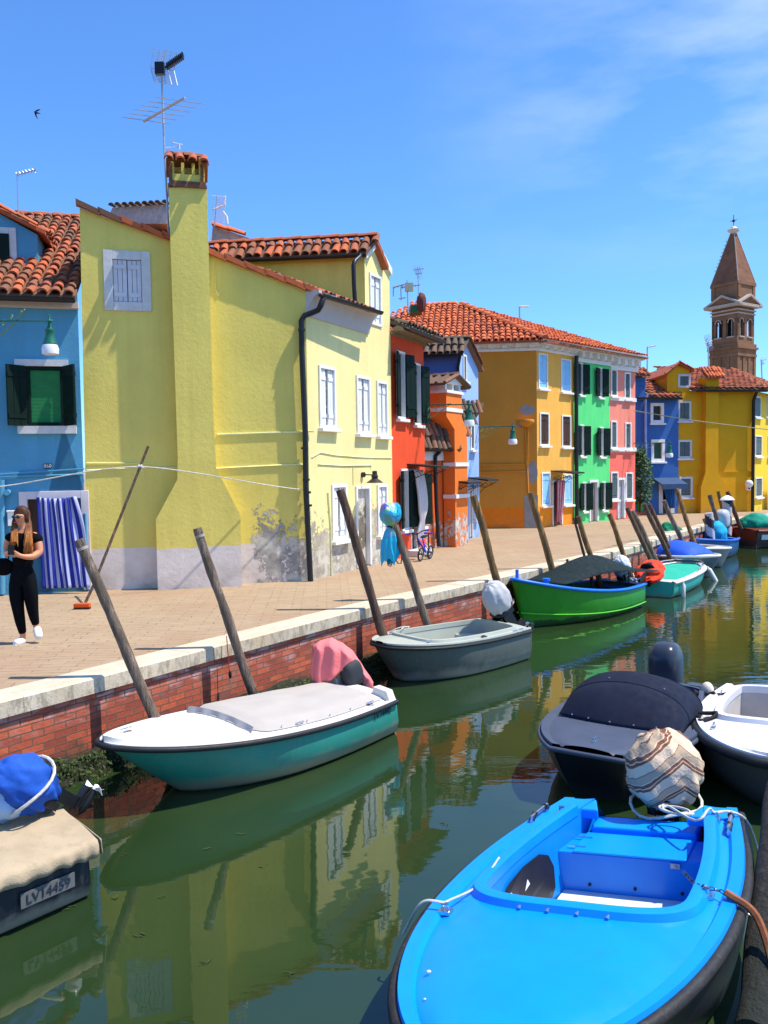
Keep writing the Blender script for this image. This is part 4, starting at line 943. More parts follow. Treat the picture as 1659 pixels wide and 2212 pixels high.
# ================================================================== far cobalt and yellow houses
KF = Wall(G((1345, 1113.5)), G((1465, 1109.6)))
hk = thing('cobalt_house', 'cobalt blue house in shade with a blue door awning at the canal bend', 'house', KF.pt(KF.len-1, 0))
window(hk, KF, 6, 665, 762, 1450, 1597, 'none', fr=.12, pane=BLK); window(hk, KF, 6, 670, 768, 1715, 1877, 'none', fr=.12, pane=M('bottle_green_blind', (.02, .07, .04), .6))
window(hk, KF, 8, 672, 812, 232, 512, 'none', fr=.18, name='door', pane=BLK, trim=TRIM)
cob = stucco('cobalt_plaster', (.045, .14, .38), streak=.15)
zk = KF.uv(q(6, 690, 1412))[1]; b = MB(); KF.face(b, [(0, 0), (KF.len, 0), (KF.len, zk), (0, zk)]); b.build('wall', cob, hk, smooth=0)
b = MB(); p, p2 = KF.pt(KF.uv(q(6, 634, 1380))[0], zk, .3), KF.pt(KF.len-.05, zk, .3); roof_face(b, p, p2, [p2+V((0, 3.2, 1.15)), p+V((0, 3.2, 1.15))], .24, .4, .3); b.build('roof', TILE, hk, smooth=40)
b = MB(); r_ = KF.rect(6, 538, 628, 1268, 1425, .1); KF.box(b, *r_, -.7, .1); KF.box(b, r_[0]-.03, r_[1]+.03, r_[3]-.3, r_[3]-.18, -.73, .13); ck = b.build('chimney', cob, hk, smooth=0)
b = MB(); KF.box(b, r_[0]+.05, r_[1]-.05, r_[3], r_[3]+.12, -.6, .0); p = KF.pt(r_[0]-.12, r_[3]+.1, .3); tiles(b, p, KF.u, V((0, 1, .5)), 5, 2, (r_[1]-r_[0]+.24)/5, .4, old=.3); p = KF.pt(r_[0]-.12, r_[3]+.1, .3); slab(b, [p, p+KF.u*(r_[1]-r_[0]+.24), p+KF.u*(r_[1]-r_[0]+.24)+V((0, .9, .4)), p+V((0, .9, .4))], .06); b.build('chimney_cap', TILE, ck, smooth=40)
gutter(hk, KF.pt(0, zk-.03, .38), KF.pt(KF.len-.1, zk-.03, .38), .07)
pipe('drainpipe', [KF.at(q(6, *x), .12) for x in ((648, 1385), (630, 1420), (632, 1960))], .05, M('pale_blue_pipe', (.25, .4, .7), .6), hk)
b = MB(); r_ = KF.rect(8, 615, 840, 185, 240); b.prism([KF.pt(r_[0], r_[3], 0), KF.pt(r_[0], r_[3], .02), KF.pt(r_[0], r_[2], .7), KF.pt(r_[0], r_[2]-.02, .68)], KF.u*(r_[1]-r_[0])); KF.box(b, r_[0], r_[1], r_[2]-.2, r_[2], .68, .70); b.build('awning', M('navy_awning', (.03, .07, .16), .8), hk, smooth=0)
cu = MB(); a0 = KF.rect(8, 690, 800, 245, 460); cu.grid(lambda u, v: KF.pt(a0[0]+(a0[1]-a0[0])*(1-(1-u)*(1-.55*v)), a0[3]+(a0[2]-a0[3])*v, .1+.04*sin(u*26)), 32, 10); setp(cu.build('door_curtain', M('blue_curtain', (.02, .12, .35), .9), None, smooth=60, solid=.004), 'plain blue curtain gathered in the doorway of the cobalt house', 'curtain')

YS = Wall(G((1460, 1109.5)), G((1625.5, 1104.8))); dY = V((cos(radians(50)), sin(radians(50)), 0)); YF = Wall(YS.b, YS.b+dY*11)
hy = thing('yellow_house', 'golden yellow house with grey shutters at the canal bend', 'house', YS.pt(YS.len, 0))
for a in ((857, 955, 1435, 1582), (860, 963, 1717, 1853), (872, 970, 1985, 2137)): window(hy, YS, 6, *a, 'closed', fr=.09, leaf=GREYSH, trim=TRIM)
window(hy, YS, 6, 823, 915, 1240, 1340, 'closed', fr=.09, leaf=GREYSH, trim=TRIM, sill=False)
for a in ((1418, 1465, 1402, 1556), (1424, 1472, 1686, 1840), (1426, 1474, 1990, 2135), (1508, 1550, 1400, 1560), (1515, 1560, 1690, 1845)): window(hy, YF, 6, *a, 'closed', fr=.06, leaf=GREYSH)
yel_shade = stucco('yellow_plaster_shade', (.74, .36, .010), streak=.12); yel_lit = stucco('yellow_plaster_lit', (.92, .62, .04), streak=.1)  # one yellow paint, coloured darker for the shaded wall, brighter for the sunlit
zy = YS.uv(q(6, 1385, 1362))[1]; yu = lambda x, y: YS.uv(q(6, x, y))
dv = [yu(952, 1388), yu(950, 1212), yu(862, 1175), yu(788, 1238), (0, 0)]
b = MB(); YS.face(b, [(0, 0), (YS.len, 0), (YS.len, zy), (dv[0][0], zy), dv[1], dv[2], dv[3], (dv[3][0], zk-.1), (0, zk-.1)])
b.add([YS.pt(dv[1][0], zy), YS.pt(*dv[1]), YS.pt(*dv[1])+V((0, 3, 0)), YS.pt(dv[1][0], zy)+V((0, 3, 0))], [(0,1,2,3)]); b.add([YS.pt(dv[3][0], 3), YS.pt(dv[3][0], dv[3][1]), YS.pt(dv[3][0], dv[3][1])+V((0, 6, 0)), YS.pt(dv[3][0], 0)+V((0, 6, 0))], [(0,1,2,3)])
b.build('wall', yel_shade, hy, smooth=0)
b = MB(); YF.face(b, [(0, 0), (YF.len, 0), (YF.len, zy), (0, zy)]); b.build('wall', yel_lit, hy, smooth=0)
b = MB(); u1_ = dv[1][0]; R = YS.pt(dv[2][0], dv[2][1]+.1, .15); e_ = YS.pt(dv[1][0]+.12, dv[1][1]+.0, .15); l_ = YS.pt(dv[3][0]-.15, dv[3][1]-.02, .15); bk = V((0, 4, 0))
for a1, a2 in ((R, e_), (l_, R)): slab(b, [a1, a2, a2+bk, a1+bk], .08, .4)
ridge(b, R, e_, .08, .35, .4); ridge(b, l_, R, .08, .35, .4)
a1 = YS.pt(dv[0][0]-.1, zy+.02, .35); a2 = YS.pt(YS.len+.3, zy+.02, .35); apy = D(q(6, 1180, 1215), 39.5); apr = D(q(6, 1560, 1330), 41.5); a3 = YF.pt(YF.len, zy+.02, .35)
roof_face(b, a1, a2, [apy+V((.6, 0, 0)), apy-V((3.2, 0, 0))], .25, .4, .35); roof_face(b, a2, a3, [apy+V((.6, 0, 0))], .25, .4, .5); ridge(b, a2, apy+V((.6, 0, 0)), .12, .4, .5); b.build('roof', TILE, hy, smooth=40)
b = MB(); cy = .28; yo = lambda x, y: YS.uv(q(6, x, y), cy)
l0, l1 = yo(1032, 2140)[0], yo(1213, 2140)[0]; m0, m1 = yo(1068, 1700)[0], yo(1160, 1700)[0]; zA, zB = yo(1100, 2060)[1], yo(1100, 1950)[1]
YS.prism(b, [(l0, 0), (l1, 0), (l1, zA), (m1, zB), (m0, zB), (l0, zA)], 0, cy); t_ = yo(1110, 1262); YS.prism(b, [(m0, zB), (m1, zB), (m1, t_[1]), (m0, t_[1])], -.3, cy-.002)
cy_ = b.build('chimney', yel_shade, hy, smooth=0); b = MB(); p = YS.pt(m0-.15, t_[1]-.02, cy+.22); tiles(b, p, YS.u, V((0, 1, .7)), 6, 2, (m1-m0+.3)/6, .4, old=.05); slab(b, [p, p+YS.u*(m1-m0+.3), p+YS.u*(m1-m0+.3)+V((0, .75, .5)), p+V((0, .75, .5))], .06); b.build('chimney_cap', TILE_NEW, cy_, smooth=40)
gutter(hy, YS.pt(dv[0][0], zy-.02, .42), YS.pt(YS.len+.3, zy-.02, .42), .07)
pipe('drainpipe', [YS.pt(YS.len-.05, zy, .3), YS.pt(YS.len-.08, zy-.4, .12), YS.pt(YS.len-.08, 0, .12)], .07, BLACKM, hy)
b = MB(); r_ = YS.rect(6, 860, 1380, 1945, 1955); YS.box(b, 0, YS.len, r_[2], r_[2]+.05, .001, .03); b.build('cable_run', yel_shade, hy, smooth=0)
b = MB(); r_ = YS.rect(8, 1455, 1488, 262, 300); YS.box(b, *r_, .0, .12); b.mi = 1; YS.box(b, r_[0]+.05, r_[1]-.05, r_[2]+.05, r_[3]-.05, .12, .13); b.build('meter_box', [TRIMW, BLK], hy, smooth=0)
b = MB(); p = YS.at(q(8, 1488, 240), .45); b.ball(p, .16, 14, 10); b.mi = 1; b.tube([YS.at(q(8, 1512, 255), .05), p+V((0, 0, -.1))], .05, 8); setp(b.build('globe_lamp', [MILK, WHITE], None), 'white globe lamp on the corner of the golden yellow house', 'wall lamp')
cu = MB(); a0 = YF.rect(19, 870, 990, 150, 860); cu.grid(lambda u, v: YF.pt(a0[0]+(a0[1]-a0[0])*u, a0[3]+(a0[2]-a0[3])*v, .3+.05*sin(u*22)), 30, 10); setp(cu.build('door_curtain', WHITE, None, smooth=60, solid=.004), 'white curtain hanging before the sunny side of the yellow house', 'curtain')

# ================================================================== bell tower
TD = 150.0
tz = lambda y: EYE+(D(q(6, 1330, y), TD).z-EYE)
tc_ = D(q(6, 1312, 1200), TD); tc_ = V((tc_.x+.35, tc_.y+3.8, 0)); th_ = radians(-56)
TU = V((cos(th_), sin(th_), 0)); TV = V((-sin(th_), cos(th_), 0)); HS = 2.72
def T3(a, b_, z): p = tc_+TU*a+TV*b_; return V((p.x, p.y, z))
tw = thing('bell_tower', 'brown brick bell tower with a tall pyramid spire behind the yellow house', 'bell tower', tc_)
tb_ = M('tower_brick', (.22, .115, .06), .9, .22, .35, 3, .3, kind='World', dirt=(.10, .06, .035), dirtamt=.6); tst = M('tower_stone', (.42, .36, .31), .85, .12, 1, 5, .2, kind='World', dirt=(.2, .15, .11), dirtamt=.5)
def ring(mb, h, z0, z1): mb.box(tc_+V((0, 0, (z0+z1)/2)), TU*h, TV*h, V((0, 0, (z1-z0)/2)))
b = MB(); zc1 = tz(1060); ring(b, HS, 0, zc1)
for k in range(-1, 3):       # pilasters on the shaft
    for (A_, B__) in ((TU, TV), (TV, TU)):
        x = (k-.5)*HS*.62
        for s_ in (-1, 1): b.box(tc_+A_*x+B__*(s_*(HS+.06))+V((0, 0, (zc1-1)/2)), A_*.33, B__*.08, V((0, 0, (zc1-1)/2)))
b.build('shaft', tb_, tw, smooth=0)
b = MB(); ring(b, HS+.25, tz(1105), tz(1085)); ring(b, HS+.15, tz(1085), tz(1062)); ring(b, HS+.45, tz(1050), tz(1035)); ring(b, HS+.2, tz(1062), tz(1010)); b.build('cornice', tb_, tw, smooth=0)
b = MB(); z0, z1, zo0, zo1, zt = tz(1010), tz(760), tz(958), tz(830), tz(745); hb_ = HS-.12
ring(b, hb_, z0, zo0); ring(b, hb_, zo1, zt)
for i in range(4):
    A_ = (TU, TV, -TU, -TV)[i]; B__ = (TV, -TU, -TV, TU)[i]
    for x, w_ in ((-hb_+.38, .38), (0, .34), (hb_-.38, .38)): b.box(tc_+A_*(hb_-.3)+B__*x+V((0, 0, (zo0+zo1)/2)), A_*.3, B__*w_, V((0, 0, (zo1-zo0)/2)))
belf = b.build('belfry', tb_, tw, smooth=0)
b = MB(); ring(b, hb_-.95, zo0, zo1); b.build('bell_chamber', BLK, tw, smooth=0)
b = MB()
for i in range(4):
    A_ = (TU, TV, -TU, -TV)[i]; B__ = (TV, -TU, -TV, TU)[i]
    for x in (-hb_*.5, hb_*.5):
        b.box(tc_+A_*(hb_+.05)+B__*x+V((0, 0, zo0-.1)), A_*.12, B__*.75, V((0, 0, .12)))
        pts = [tc_+A_*(hb_+.02)+B__*(x+.62*cos(a))+V((0, 0, zo1-.62+.72*sin(a))) for a in [pi*k/8 for k in range(9)]]; b.tube(pts, .10, 5)
        b.box(tc_+A_*(hb_-.3)+B__*(x)+V((0, 0, (zo0+zo1)/2)), A_*.05, B__*.05, V((0, 0, (zo1-zo0)/2)))
ring(b, HS+.05, tz(795), tz(785)); ring(b, HS+.12, tz(770), tz(760)); b.build('stone_trim', tst, tw, smooth=0)
b = MB(); zp0, zp1, zp2 = tz(742), tz(722), tz(650); HP = HS+.95
ring(b, HP-.1, zp0, zp1)
for i in range(4):
    A_ = (TU, TV, -TU, -TV)[i]; B__ = (TV, -TU, -TV, TU)[i]
    for (e0_, s_) in ((HP, 1), (HP, -1)):
        p0 = tc_+A_*(HP-.02)+B__*(s_*HP)+V((0, 0, zp1)); p1 = tc_+A_*(HP-.02)+V((0, 0, zp2)); b.prism([p0, p1, p1-V((0, 0, .4)), p0-V((0, 0, .3))], -A_*.9)
b.build('pediment', tst, tw, smooth=0)
b = MB()
for i in range(2):
    A_ = (TU, TV)[i]; B__ = (TV, -TU)[i]; b.prism([tc_+A_*(HP-.4)+B__*(HP*.9)+V((0, 0, zp1)), tc_+A_*(HP-.4)-B__*(HP*.9)+V((0, 0, zp1)), tc_+A_*(HP-.4)+V((0, 0, zp2-.3))], -A_*(2*HP-.8))
ring(b, HS-.08, tz(722), tz(570)); ring(b, HS+.12, tz(580), tz(558))
for i in range(4):
    A_ = (TU, TV, -TU, -TV)[i]; B__ = (TV, -TU, -TV, TU)[i]
    for x in (-1, 1): b.box(tc_+A_*(HS-.02)+B__*(x*(HS-.45))+V((0, 0, (tz(580)+zp2)/2-.3)), A_*.08, B__*.35, V((0, 0, (tz(580)-zp2)/2+.3)))
b.build('attic', tb_, tw, smooth=0)
b = MB(); zs0, zs1 = tz(562), tz(178); t0, t1 = HS+.05, .38
vs = [T3(a*t0, b2*t0, zs0) for a, b2 in ((-1,-1),(1,-1),(1,1),(-1,1))]+[T3(a*t1, b2*t1, zs1) for a, b2 in ((-1,-1),(1,-1),(1,1),(-1,1))]
b.add(vs, [(0,1,5,4),(1,2,6,5),(2,3,7,6),(3,0,4,7),(4,5,6,7)]); b.build('spire', M('spire_tile', (.20, .09, .05), .9, .25, .5, 4, .3, kind='World', dirt=(.08, .05, .035), dirtamt=.6), tw, smooth=0)
b = MB()
for i in range(4): b.tube([vs[i], vs[i+4]], .09, 4)
for k in range(9): p = vs[0].lerp(vs[4], .3+k*.07); b.box(p-TU*.15, TU*.28, TV*.06, V((0, 0, .05)))
b.build('stone_ribs', tst, tw, smooth=0)
b = MB(); b.lathe(tc_, [(.4, tz(180)), (1.05, tz(158)), (1.1, tz(148)), (.7, tz(140)), (.5, tz(130)), (.2, tz(124)), (.05, tz(120))], 10); b.build('stone_cap', M('marble_cap', (.55, .52, .5), .7), tw, smooth=30)
b = MB(); b.tube([T3(0, 0, tz(130)), T3(0, 0, tz(38))], .06, 6); b.ball(T3(0, 0, tz(82)), .28, 8, 6); b.tube([T3(-.7, 0, tz(80)), T3(.7, 0, tz(80))], .05, 6); b.build('cross', IRON, tw)
# ------------------------------------------------------------------ boats
def fiber(name, col, rough=.35, var=.05, dirt=None, amt=.3): return M(name, col, rough, var, 3, 30, .03, dirt=dirt, dirtamt=amt)
def hull_mat(name, col, foul=(.38, .36, .26), z0=.05, z1=.16, rough=.35):
    """gelcoat with a scummy band just above the water"""
    mt, t, N, L, P = nodes(name)
    g = N.new('ShaderNodeNewGeometry'); s = N.new('ShaderNodeSeparateXYZ'); L.new(g.outputs['Position'], s.inputs[0]); pos = coord(t, 'World')
    zz = mth(t, 'ADD', s.outputs[2], rng(t, nz_(t, coord(t, 'World', (1.5, 1.5, .6)), 2.5, 6, .65), .3, .7, -.05, .05))
    k = rng(t, zz, WATER+z0, WATER+z1, 1, 0)
    c = mixc(t, rng(t, nz_(t, pos, 2, 4), .3, .7), val3(col, .9), val3(col, 1.08)); c = mixc(t, rng(t, nz_(t, coord(t, 'World', (6, 6, .7)), 3, 6, .7), .5, .75, 0, .22), c, val3(foul, .8))
    c = mixc(t, mth(t, 'MULTIPLY', k, .8), c, foul); c = mixc(t, rng(t, s.outputs[2], WATER+.0, WATER+.035, .9, 0), c, (.03, .035, .015))
    L.new(c, P.inputs['Base Color']); P.inputs['Roughness'].default_value = rough; L.new(bump(t, nz_(t, pos, 5, 3), .06, .01), P.inputs['Normal']); return mt
class Boat:
    def __init__(s, name, label, stern, bow, B, fb, fs, tw=.8, bw=.04, sm=.42, p=2.2, e=.6, rake=.45, ch=.72, draft=.22, sp=2., N=44, group=None, heel=0., shear=0., cat='boat'):
        s.S = V((stern[0], stern[1], WATER)); b = V((bow[0], bow[1], WATER)); s.L = (b-s.S).length; s.U = (b-s.S).normalized()
        s.W = V((-s.U.y, s.U.x, 0)); s.Wy = (s.W*cos(heel)+V((0, 0, 1))*sin(heel))+s.U*shear; s.Z = V((0, 0, 1))*cos(heel)-s.W*sin(heel)
        s.B, s.fb, s.fs, s.tw, s.bw, s.sm, s.p, s.e, s.rake, s.ch, s.draft, s.sp, s.N = B, fb, fs, tw, bw, sm, p, e, rake, ch, draft, sp, N
        s.root = thing(name, label, cat, s.S+s.U*s.L*.5, group)
    def T(s, v): v = V(v); return s.S+s.U*v.x+s.Wy*v.y+s.Z*v.z
    def half(s, t):
        if t < s.sm: f = s.tw+(1-s.tw)*sin(pi/2*t/s.sm)
        else: k = (t-s.sm)/(1-s.sm); f = s.bw+(1-s.bw)*max(0, 1-k**s.p)**s.e
        return f*s.B/2
    def sheer(s, t): return s.fs+(s.fb-s.fs)*t**s.sp
    def st(s, n=None): n = n or s.N; return [1-(1-i/n)**1.5 for i in range(n+1)]
    def outer(s, t, k):
        h, z = s.half(t), s.sheer(t); zk = [z, z*.72, z*.40, .04, -s.draft*.6, -s.draft][k]; r = (z-zk)/(z+s.draft)
        yy = [1, .965+.035*s.ch, .90+.1*s.ch, .62+.38*s.ch, s.ch*.75, 0][k] if s.ch < .99 else [1, 1, .98, .95, .7, 0][k]
        nose = max(0, (t-.55)/.45)**1.5; yy = yy*(1-nose*.35*r)
        return V((t*s.L-s.rake*r**1.1*(.15+.85*t**1.5), h*yy, zk))
    def hull(s, mat, name='hull'):
        b = MB(); ts = s.st(); n = len(ts)
        for sg in (1, -1):
            base = len(b.v)
            for t in ts:
                for k in range(6): p = s.outer(t, k); p.y *= sg; b.v.append(p)
            for i in range(n-1):
                for k in range(5): a = base+i*6+k; b.f.append([a, a+1, a+7, a+6]); b.m.append(0); b.att.append(0)
        L_ = [s.outer(0, k) for k in range(6)]; R_ = [V((p.x, -p.y, p.z)) for p in L_]; nt_ = getattr(s, 'notch', None); tp_ = [V((0, -nt_[0], L_[0].z)), V((0, -nt_[0]+.06, L_[0].z-nt_[1])), V((0, nt_[0]-.06, L_[0].z-nt_[1])), V((0, nt_[0], L_[0].z))] if nt_ else []; P_ = L_+R_[:5][::-1]+tp_; b.add(P_, [list(range(len(P_)))])
        if s.bw > .03:
            L_ = [s.outer(1, k) for k in range(6)]; b.add(L_+[V((p.x, -p.y, p.z)) for p in L_[:5]][::-1], [list(range(11))])
        return b.build(name, mat, s.root, smooth=38, weld=True, T=s.T)
    def deck(s, mat, o0, o1, side, rim=.045, rimh=.03, camber=.03, rf=.12, rr=.04, name='deck', nose=4, coam=0., cmat=None, drop=0.):
        """deck sheet with an opening from o0 to o1 (fractions), side decks of the given width"""
        s.o0, s.o1, s.side, s.drop = o0, o1, side, drop
        ts = sorted(set([round(x, 5) for x in s.st(50)]+[o0+(o1-o0)*x for x in (0, .004, .012, .03, .06, .1)]+[o1-(o1-o0)*x for x in (0, .002, .006, .012, .02, .035, .055, .08, .12)]))
        s.rf, s.rr, s.camber, s.rim, s.rimh = rf, rr, camber, rim, rimh
        b = MB(); rows = []
        for t in ts:
            h = s.half(t); z = s.sheer(t); oi = s.open(t); rw = min(rim, h*.5); row = [(h, z), (h-.006, z+rimh), (h-rw, z+rimh), (h-rw-min(.02, h*.2), z-drop)]
            y0 = row[-1][0]
            for k in range(1, 7): y = y0+(max(oi, 0)-y0)*k/6; row.append((y, z-drop+camber*(1-(y/max(h, .01))**2)))
            rows.append((t, row))
        for sg in (1, -1):
            base = len(b.v); m_ = 10
            for t, row in rows:
                for y, z in row: b.v.append(V((t*s.L, sg*y, z)))
            for i in range(len(rows)-1):
                for k in range(m_-1): a = base+i*m_+k; b.f.append([a, a+1, a+m_+1, a+m_]); b.m.append(0); b.att.append(0)
        d = b.build(name, mat, s.root, smooth=40, weld=True, T=s.T)
        return d
    def open(s, t):
        if t < s.o0 or t > s.o1: return 0.
        h = max(0, s.half(t)-s.side); a = (t-(s.o1-s.rf))/s.rf if t > s.o1-s.rf else 0; c = ((s.o0+s.rr)-t)/s.rr if s.rr > 0 and t < s.o0+s.rr else 0
        return h*max(0, 1-a**3.2)**.36*max(0, 1-c**4)**.25
    def dz(s, t, y): return s.sheer(t)-s.drop+s.camber*(1-(y/max(.01, s.half(t)))**2)
    def liner(s, mat, floor, name='liner'):
        b = MB(); ts = [s.o0+(s.o1-s.o0)*(.5-.5*cos(pi*i/30)) for i in range(31)]
        for sg in (1, -1):
            base = len(b.v)
            for t in ts:
                o = s.open(t); z = s.dz(t, o)
                for y, zz in ((o+.004, z+.002), (o, z-.02), (o*.985, (z+floor)/2), (o*.93, floor), (0, floor)): b.v.append(V((t*s.L, sg*y, zz)))
            for i in range(len(ts)-1):
                for k in range(4): a = base+i*5+k; b.f.append([a, a+1, a+6, a+5]); b.m.append(0); b.att.append(0)
        return b.build(name, mat, s.root, smooth=45, weld=True, T=s.T)
    def edge(s, name, mat, r, out=0., dz=0., parent=None, t0=0., sq=1.):
        b = MB(); P = []
        for t in s.st(): P.append(V((t*s.L+(out if t > .99 else 0), s.half(t)+out, s.sheer(t)+dz)))
        P = [p for p in P if p.x >= t0*s.L]; Q = [V((p.x, -p.y, p.z)) for p in reversed(P[:-1])] if s.half(1) < .03 else [V((p.x, -p.y, p.z)) for p in reversed(P)]
        b.tube(P+Q, r, 8); return b.build(name, mat, parent or s.root, smooth=60, T=s.T)
    def coaming(s, mat, w, h, name='coaming', parent=None, t_lo=None):
        lo_ = s.o0 if t_lo is None else t_lo; ts = [lo_+(s.o1-lo_)*(.5-.5*cos(pi*i/44)) for i in range(45)]; b = MB(); loop = []
        for t in ts: o = s.open(t); loop.append(V((t*s.L, o, s.dz(t, o))))
        loop += [V((p.x, -p.y, p.z)) for p in reversed(loop[:-1])]; n = len(loop); k = 5; vs = []
        for i, p in enumerate(loop):
            a, c = loop[max(0, i-1)], loop[min(n-1, i+1)]; t_ = (c-a); t_.z = 0; t_ = t_.normalized() if t_.length > 1e-6 else V((1, 0, 0)); o_ = V((-t_.y, t_.x, 0))
            for f, hh in ((-.008, -.03), (-.008, h*.9), (w*.35, h), (w*.75, h*.85), (w, -.012)): vs.append(p+o_*(f)+V((0, 0, hh)))
        b.add(vs, [(i*k+j, i*k+j+1, (i+1)*k+j+1, (i+1)*k+j) for i in range(n-1) for j in range(k-1)]); return b.build(name, mat, parent or s.root, smooth=50, T=s.T)
    def loc(s, t, y, up=0.): return s.T((t*s.L, y, s.dz(t, y)+up))
def wrinkle(amp, f, seed=0):
    return lambda d: 1+amp*noise.noise(d*f+V((seed, seed, seed)))+amp*.5*noise.noise(d*f*2.3+V((seed, 0, 0)))
def outboard(bt, y=0., tilt=40, sc=1., x=-.06, z=None, cowl=BLK, leg=None, cover=None, cov=(.20, .17, .26), cofs=(0, 0, 0), seed=1, prop=None, covname='motor_cover', amp=.16, long=.62, lift=0., shape=0):
    """outboard motor hung on the transom; tilt in degrees brings the cowling forward over the boat"""
    cf_ = .72 if cover else 1.; leg = leg or BLK; z = bt.sheer(0) if z is None else z; a = radians(tilt)
    def T(p):
        p = V(p)*sc; q_ = V((p.x*cos(a)+p.z*sin(a), p.y, -p.x*sin(a)+p.z*cos(a))); return bt.T((x+q_.x, y+q_.y, z+lift+q_.z))
    b = MB()
    b.prism([(-.20, -.035, .02), (-.05, -.035, .02), (-.08, -.03, -long+.08), (-.20, -.03, -long+.08)], (0, .07, 0)); b.box((-.20, 0, -long+.06), (.13, 0, 0), (0, .055, 0), (0, 0, .012))
    b.lathe((-.34, 0, -long-.05), [(.0, 0), (.035, .02), (.048, .12), (.042, .24), (.0, .30)], 10, V((1, 0, 0))); b.prism([(-.22, -.02, -long+.06), (-.10, -.02, -long+.06), (-.13, -.015, -long-.03), (-.20, -.015, -long-.03)], (0, .04, 0)); b.prism([(-.2, -.008, -long-.05), (-.1, -.008, -long-.05), (-.19, -.006, -long-.17)], (0, .016, 0))
    m_ = b.build('outboard_leg', leg, bt.root, smooth=40, T=T)
    b = MB()
    for k in range(3):
        an = k*2*pi/3; u_ = V((0, cos(an), sin(an))); v_ = V((0, -sin(an), cos(an))); c = V((-.35, 0, -long-.05)); b.prism([c+u_*.03-v_*.02, c+u_*.11-v_*.05+V((.03, 0, 0)), c+u_*.12+v_*.03-V((.03, 0, 0)), c+u_*.03+v_*.03], V((.006, 0, 0)))
    b.lathe((-.39, 0, -long-.05), [(0, 0), (.03, .01), (.032, .06)], 8, V((1, 0, 0))); b.build('propeller', prop or STEEL, m_, smooth=0, T=T)
    b = MB(); b.box((-.02, 0, -.03), (.04, 0, 0), (0, .11, 0), (0, 0, .12)); b.box((.05, .06, -.02), (.02, 0, 0), (0, .02, 0), (0, 0, .10)); b.box((.05, -.06, -.02), (.02, 0, 0), (0, .02, 0), (0, 0, .10)); b.box((-.12, 0, .04), (.10, 0, 0), (0, .09, 0), (0, 0, .05)); b.build('clamp_bracket', BLK, m_, smooth=0, T=lambda p: bt.T((x+p.x*sc, y+p.y*sc, z+p.z*sc)) if False else T(p))
    b = MB(); rx, ry, rz = .19, .145, .235
    def sup(d): n_ = 3.2; return 1/((abs(d.x)**n_+abs(d.y)**n_+abs(d.z)**n_)**(1/n_))*(1-.12*max(0, d.z)*max(0, -d.x))
    b.ball((-.12, 0, .15+.12*cf_), (rx*cf_, ry*cf_, rz*cf_), 24, 18, sup); cw_ = b.build('cowling', cowl, m_, smooth=50, T=T)
    b = MB(); b.ball((-.12, 0, .12), (rx*1.03, ry*1.04, .03), 20, 6, sup); b.build('cowling_seam', BLK, m_, smooth=30, T=T)
    if cover:
        b = MB(); cx_, cy_, cz_ = cov; w_ = wrinkle(amp, 2.1, seed)
        def fn(d):
            k = w_(d)
            k *= 1+(.035+.06*max(0, -d.z))*sin(atan2(d.y, d.x)*8+seed+3*noise.noise(d*1.5))*min(1, 1.4-abs(d.z))
            if shape: k *= 1-.30*max(0, -d.z-.1)+.10*max(0, d.z)
            return k
        b.ball((-.12+cofs[0], cofs[1], .24+cofs[2]), (cx_, cy_, cz_), 56, 36, fn)
        bt.root_cover = b.build(covname, cover, m_, smooth=70, T=T)
    return m_, T
def rope(name, pts, r, mat, parent=None, sag=0., n=14, **k):
    P = []; Q = [V(p) for p in pts]; Q = [Q[0]*2-Q[1]]+Q+[Q[-1]*2-Q[-2]]
    for m_ in range(1, len(Q)-2):
        a, b_, c_, d_ = Q[m_-1:m_+3]
        for i in range(n):
            t = i/n; P.append(((b_*2)+(c_-a)*t+(a*2-b_*5+c_*4-d_)*t*t+(b_*3-a-c_*3+d_)*t**3)*.5-V((0, 0, sag*4*t*(1-t))))
    P.append(V(pts[-1])); b = MB(); b.tube(P, r, 6); return b.build(name, mat, parent, smooth=60, **k)
def cleat(bt, t, y, mat=STEEL, h=.03):
    c = V((t*bt.L, y, bt.dz(t, y))); b = MB(); b.tube([c, c+V((0, 0, h))], .009, 6); b.tube([c+V((-.05, 0, h)), c+V((.05, 0, h))], .009, 6); b.box(c, (.05, 0, 0), (0, .02, 0), (0, 0, .004)); return b.build('cleat', mat, bt.root, T=bt.T)
def studs(bt, pts, r=.008, mat=STEEL, name='snap_studs', parent=None):
    for p in pts: b = MB(); b.ball(p, r, 6, 4); b.build('snap_stud', mat, parent or bt.root, T=bt.T)

# ---- turquoise blue boat in the foreground
AZ_ = fiber('azure_gelcoat', (.0, .25, .84), .38, .05, dirt=(.01, .19, .62), amt=.3); 
A_ = V((-.515, -.857, 0)).normalized(); st0 = (G(q(13, 795, 325), -.48)+G(q(13, 1550, 375), -.48))/2
bo = Boat('azure_boat', 'bright azure open boat with a plain foredeck, nearest in the foreground', st0, st0+A_*3.2, 1.60, .50, .46, tw=.76, bw=.02, sm=.44, p=2.2, e=.60, rake=.5, ch=.8, heel=radians(4.0), shear=-.17, draft=.2)
bo.notch = (.37, .10); bo.hull(hull_mat('black_hull', (.015, .014, .014), (.06, .06, .04)))
o0_, o1_ = .0, .555
bo.deck(AZ_, o0_, o1_, .23, rim=.075, rimh=.028, camber=.05, rf=.09, rr=0)
bo.edge('rub_rail', M('worn_black_rubber', (.022, .02, .02), .6, .3, 12, 70, .25, dirt=(.08, .075, .07), dirtamt=.4), .034, .014, -.03)
lin = bo.liner([fiber('azure_liner', (.0, .20, .68), .45)], .02); b = MB(); b.bx(.55, 1.6, -.46, .46, .02, .035); b.build('sole_board', fiber('white_sole', (.72, .71, .70), .5), bo.root, smooth=0, T=bo.T)
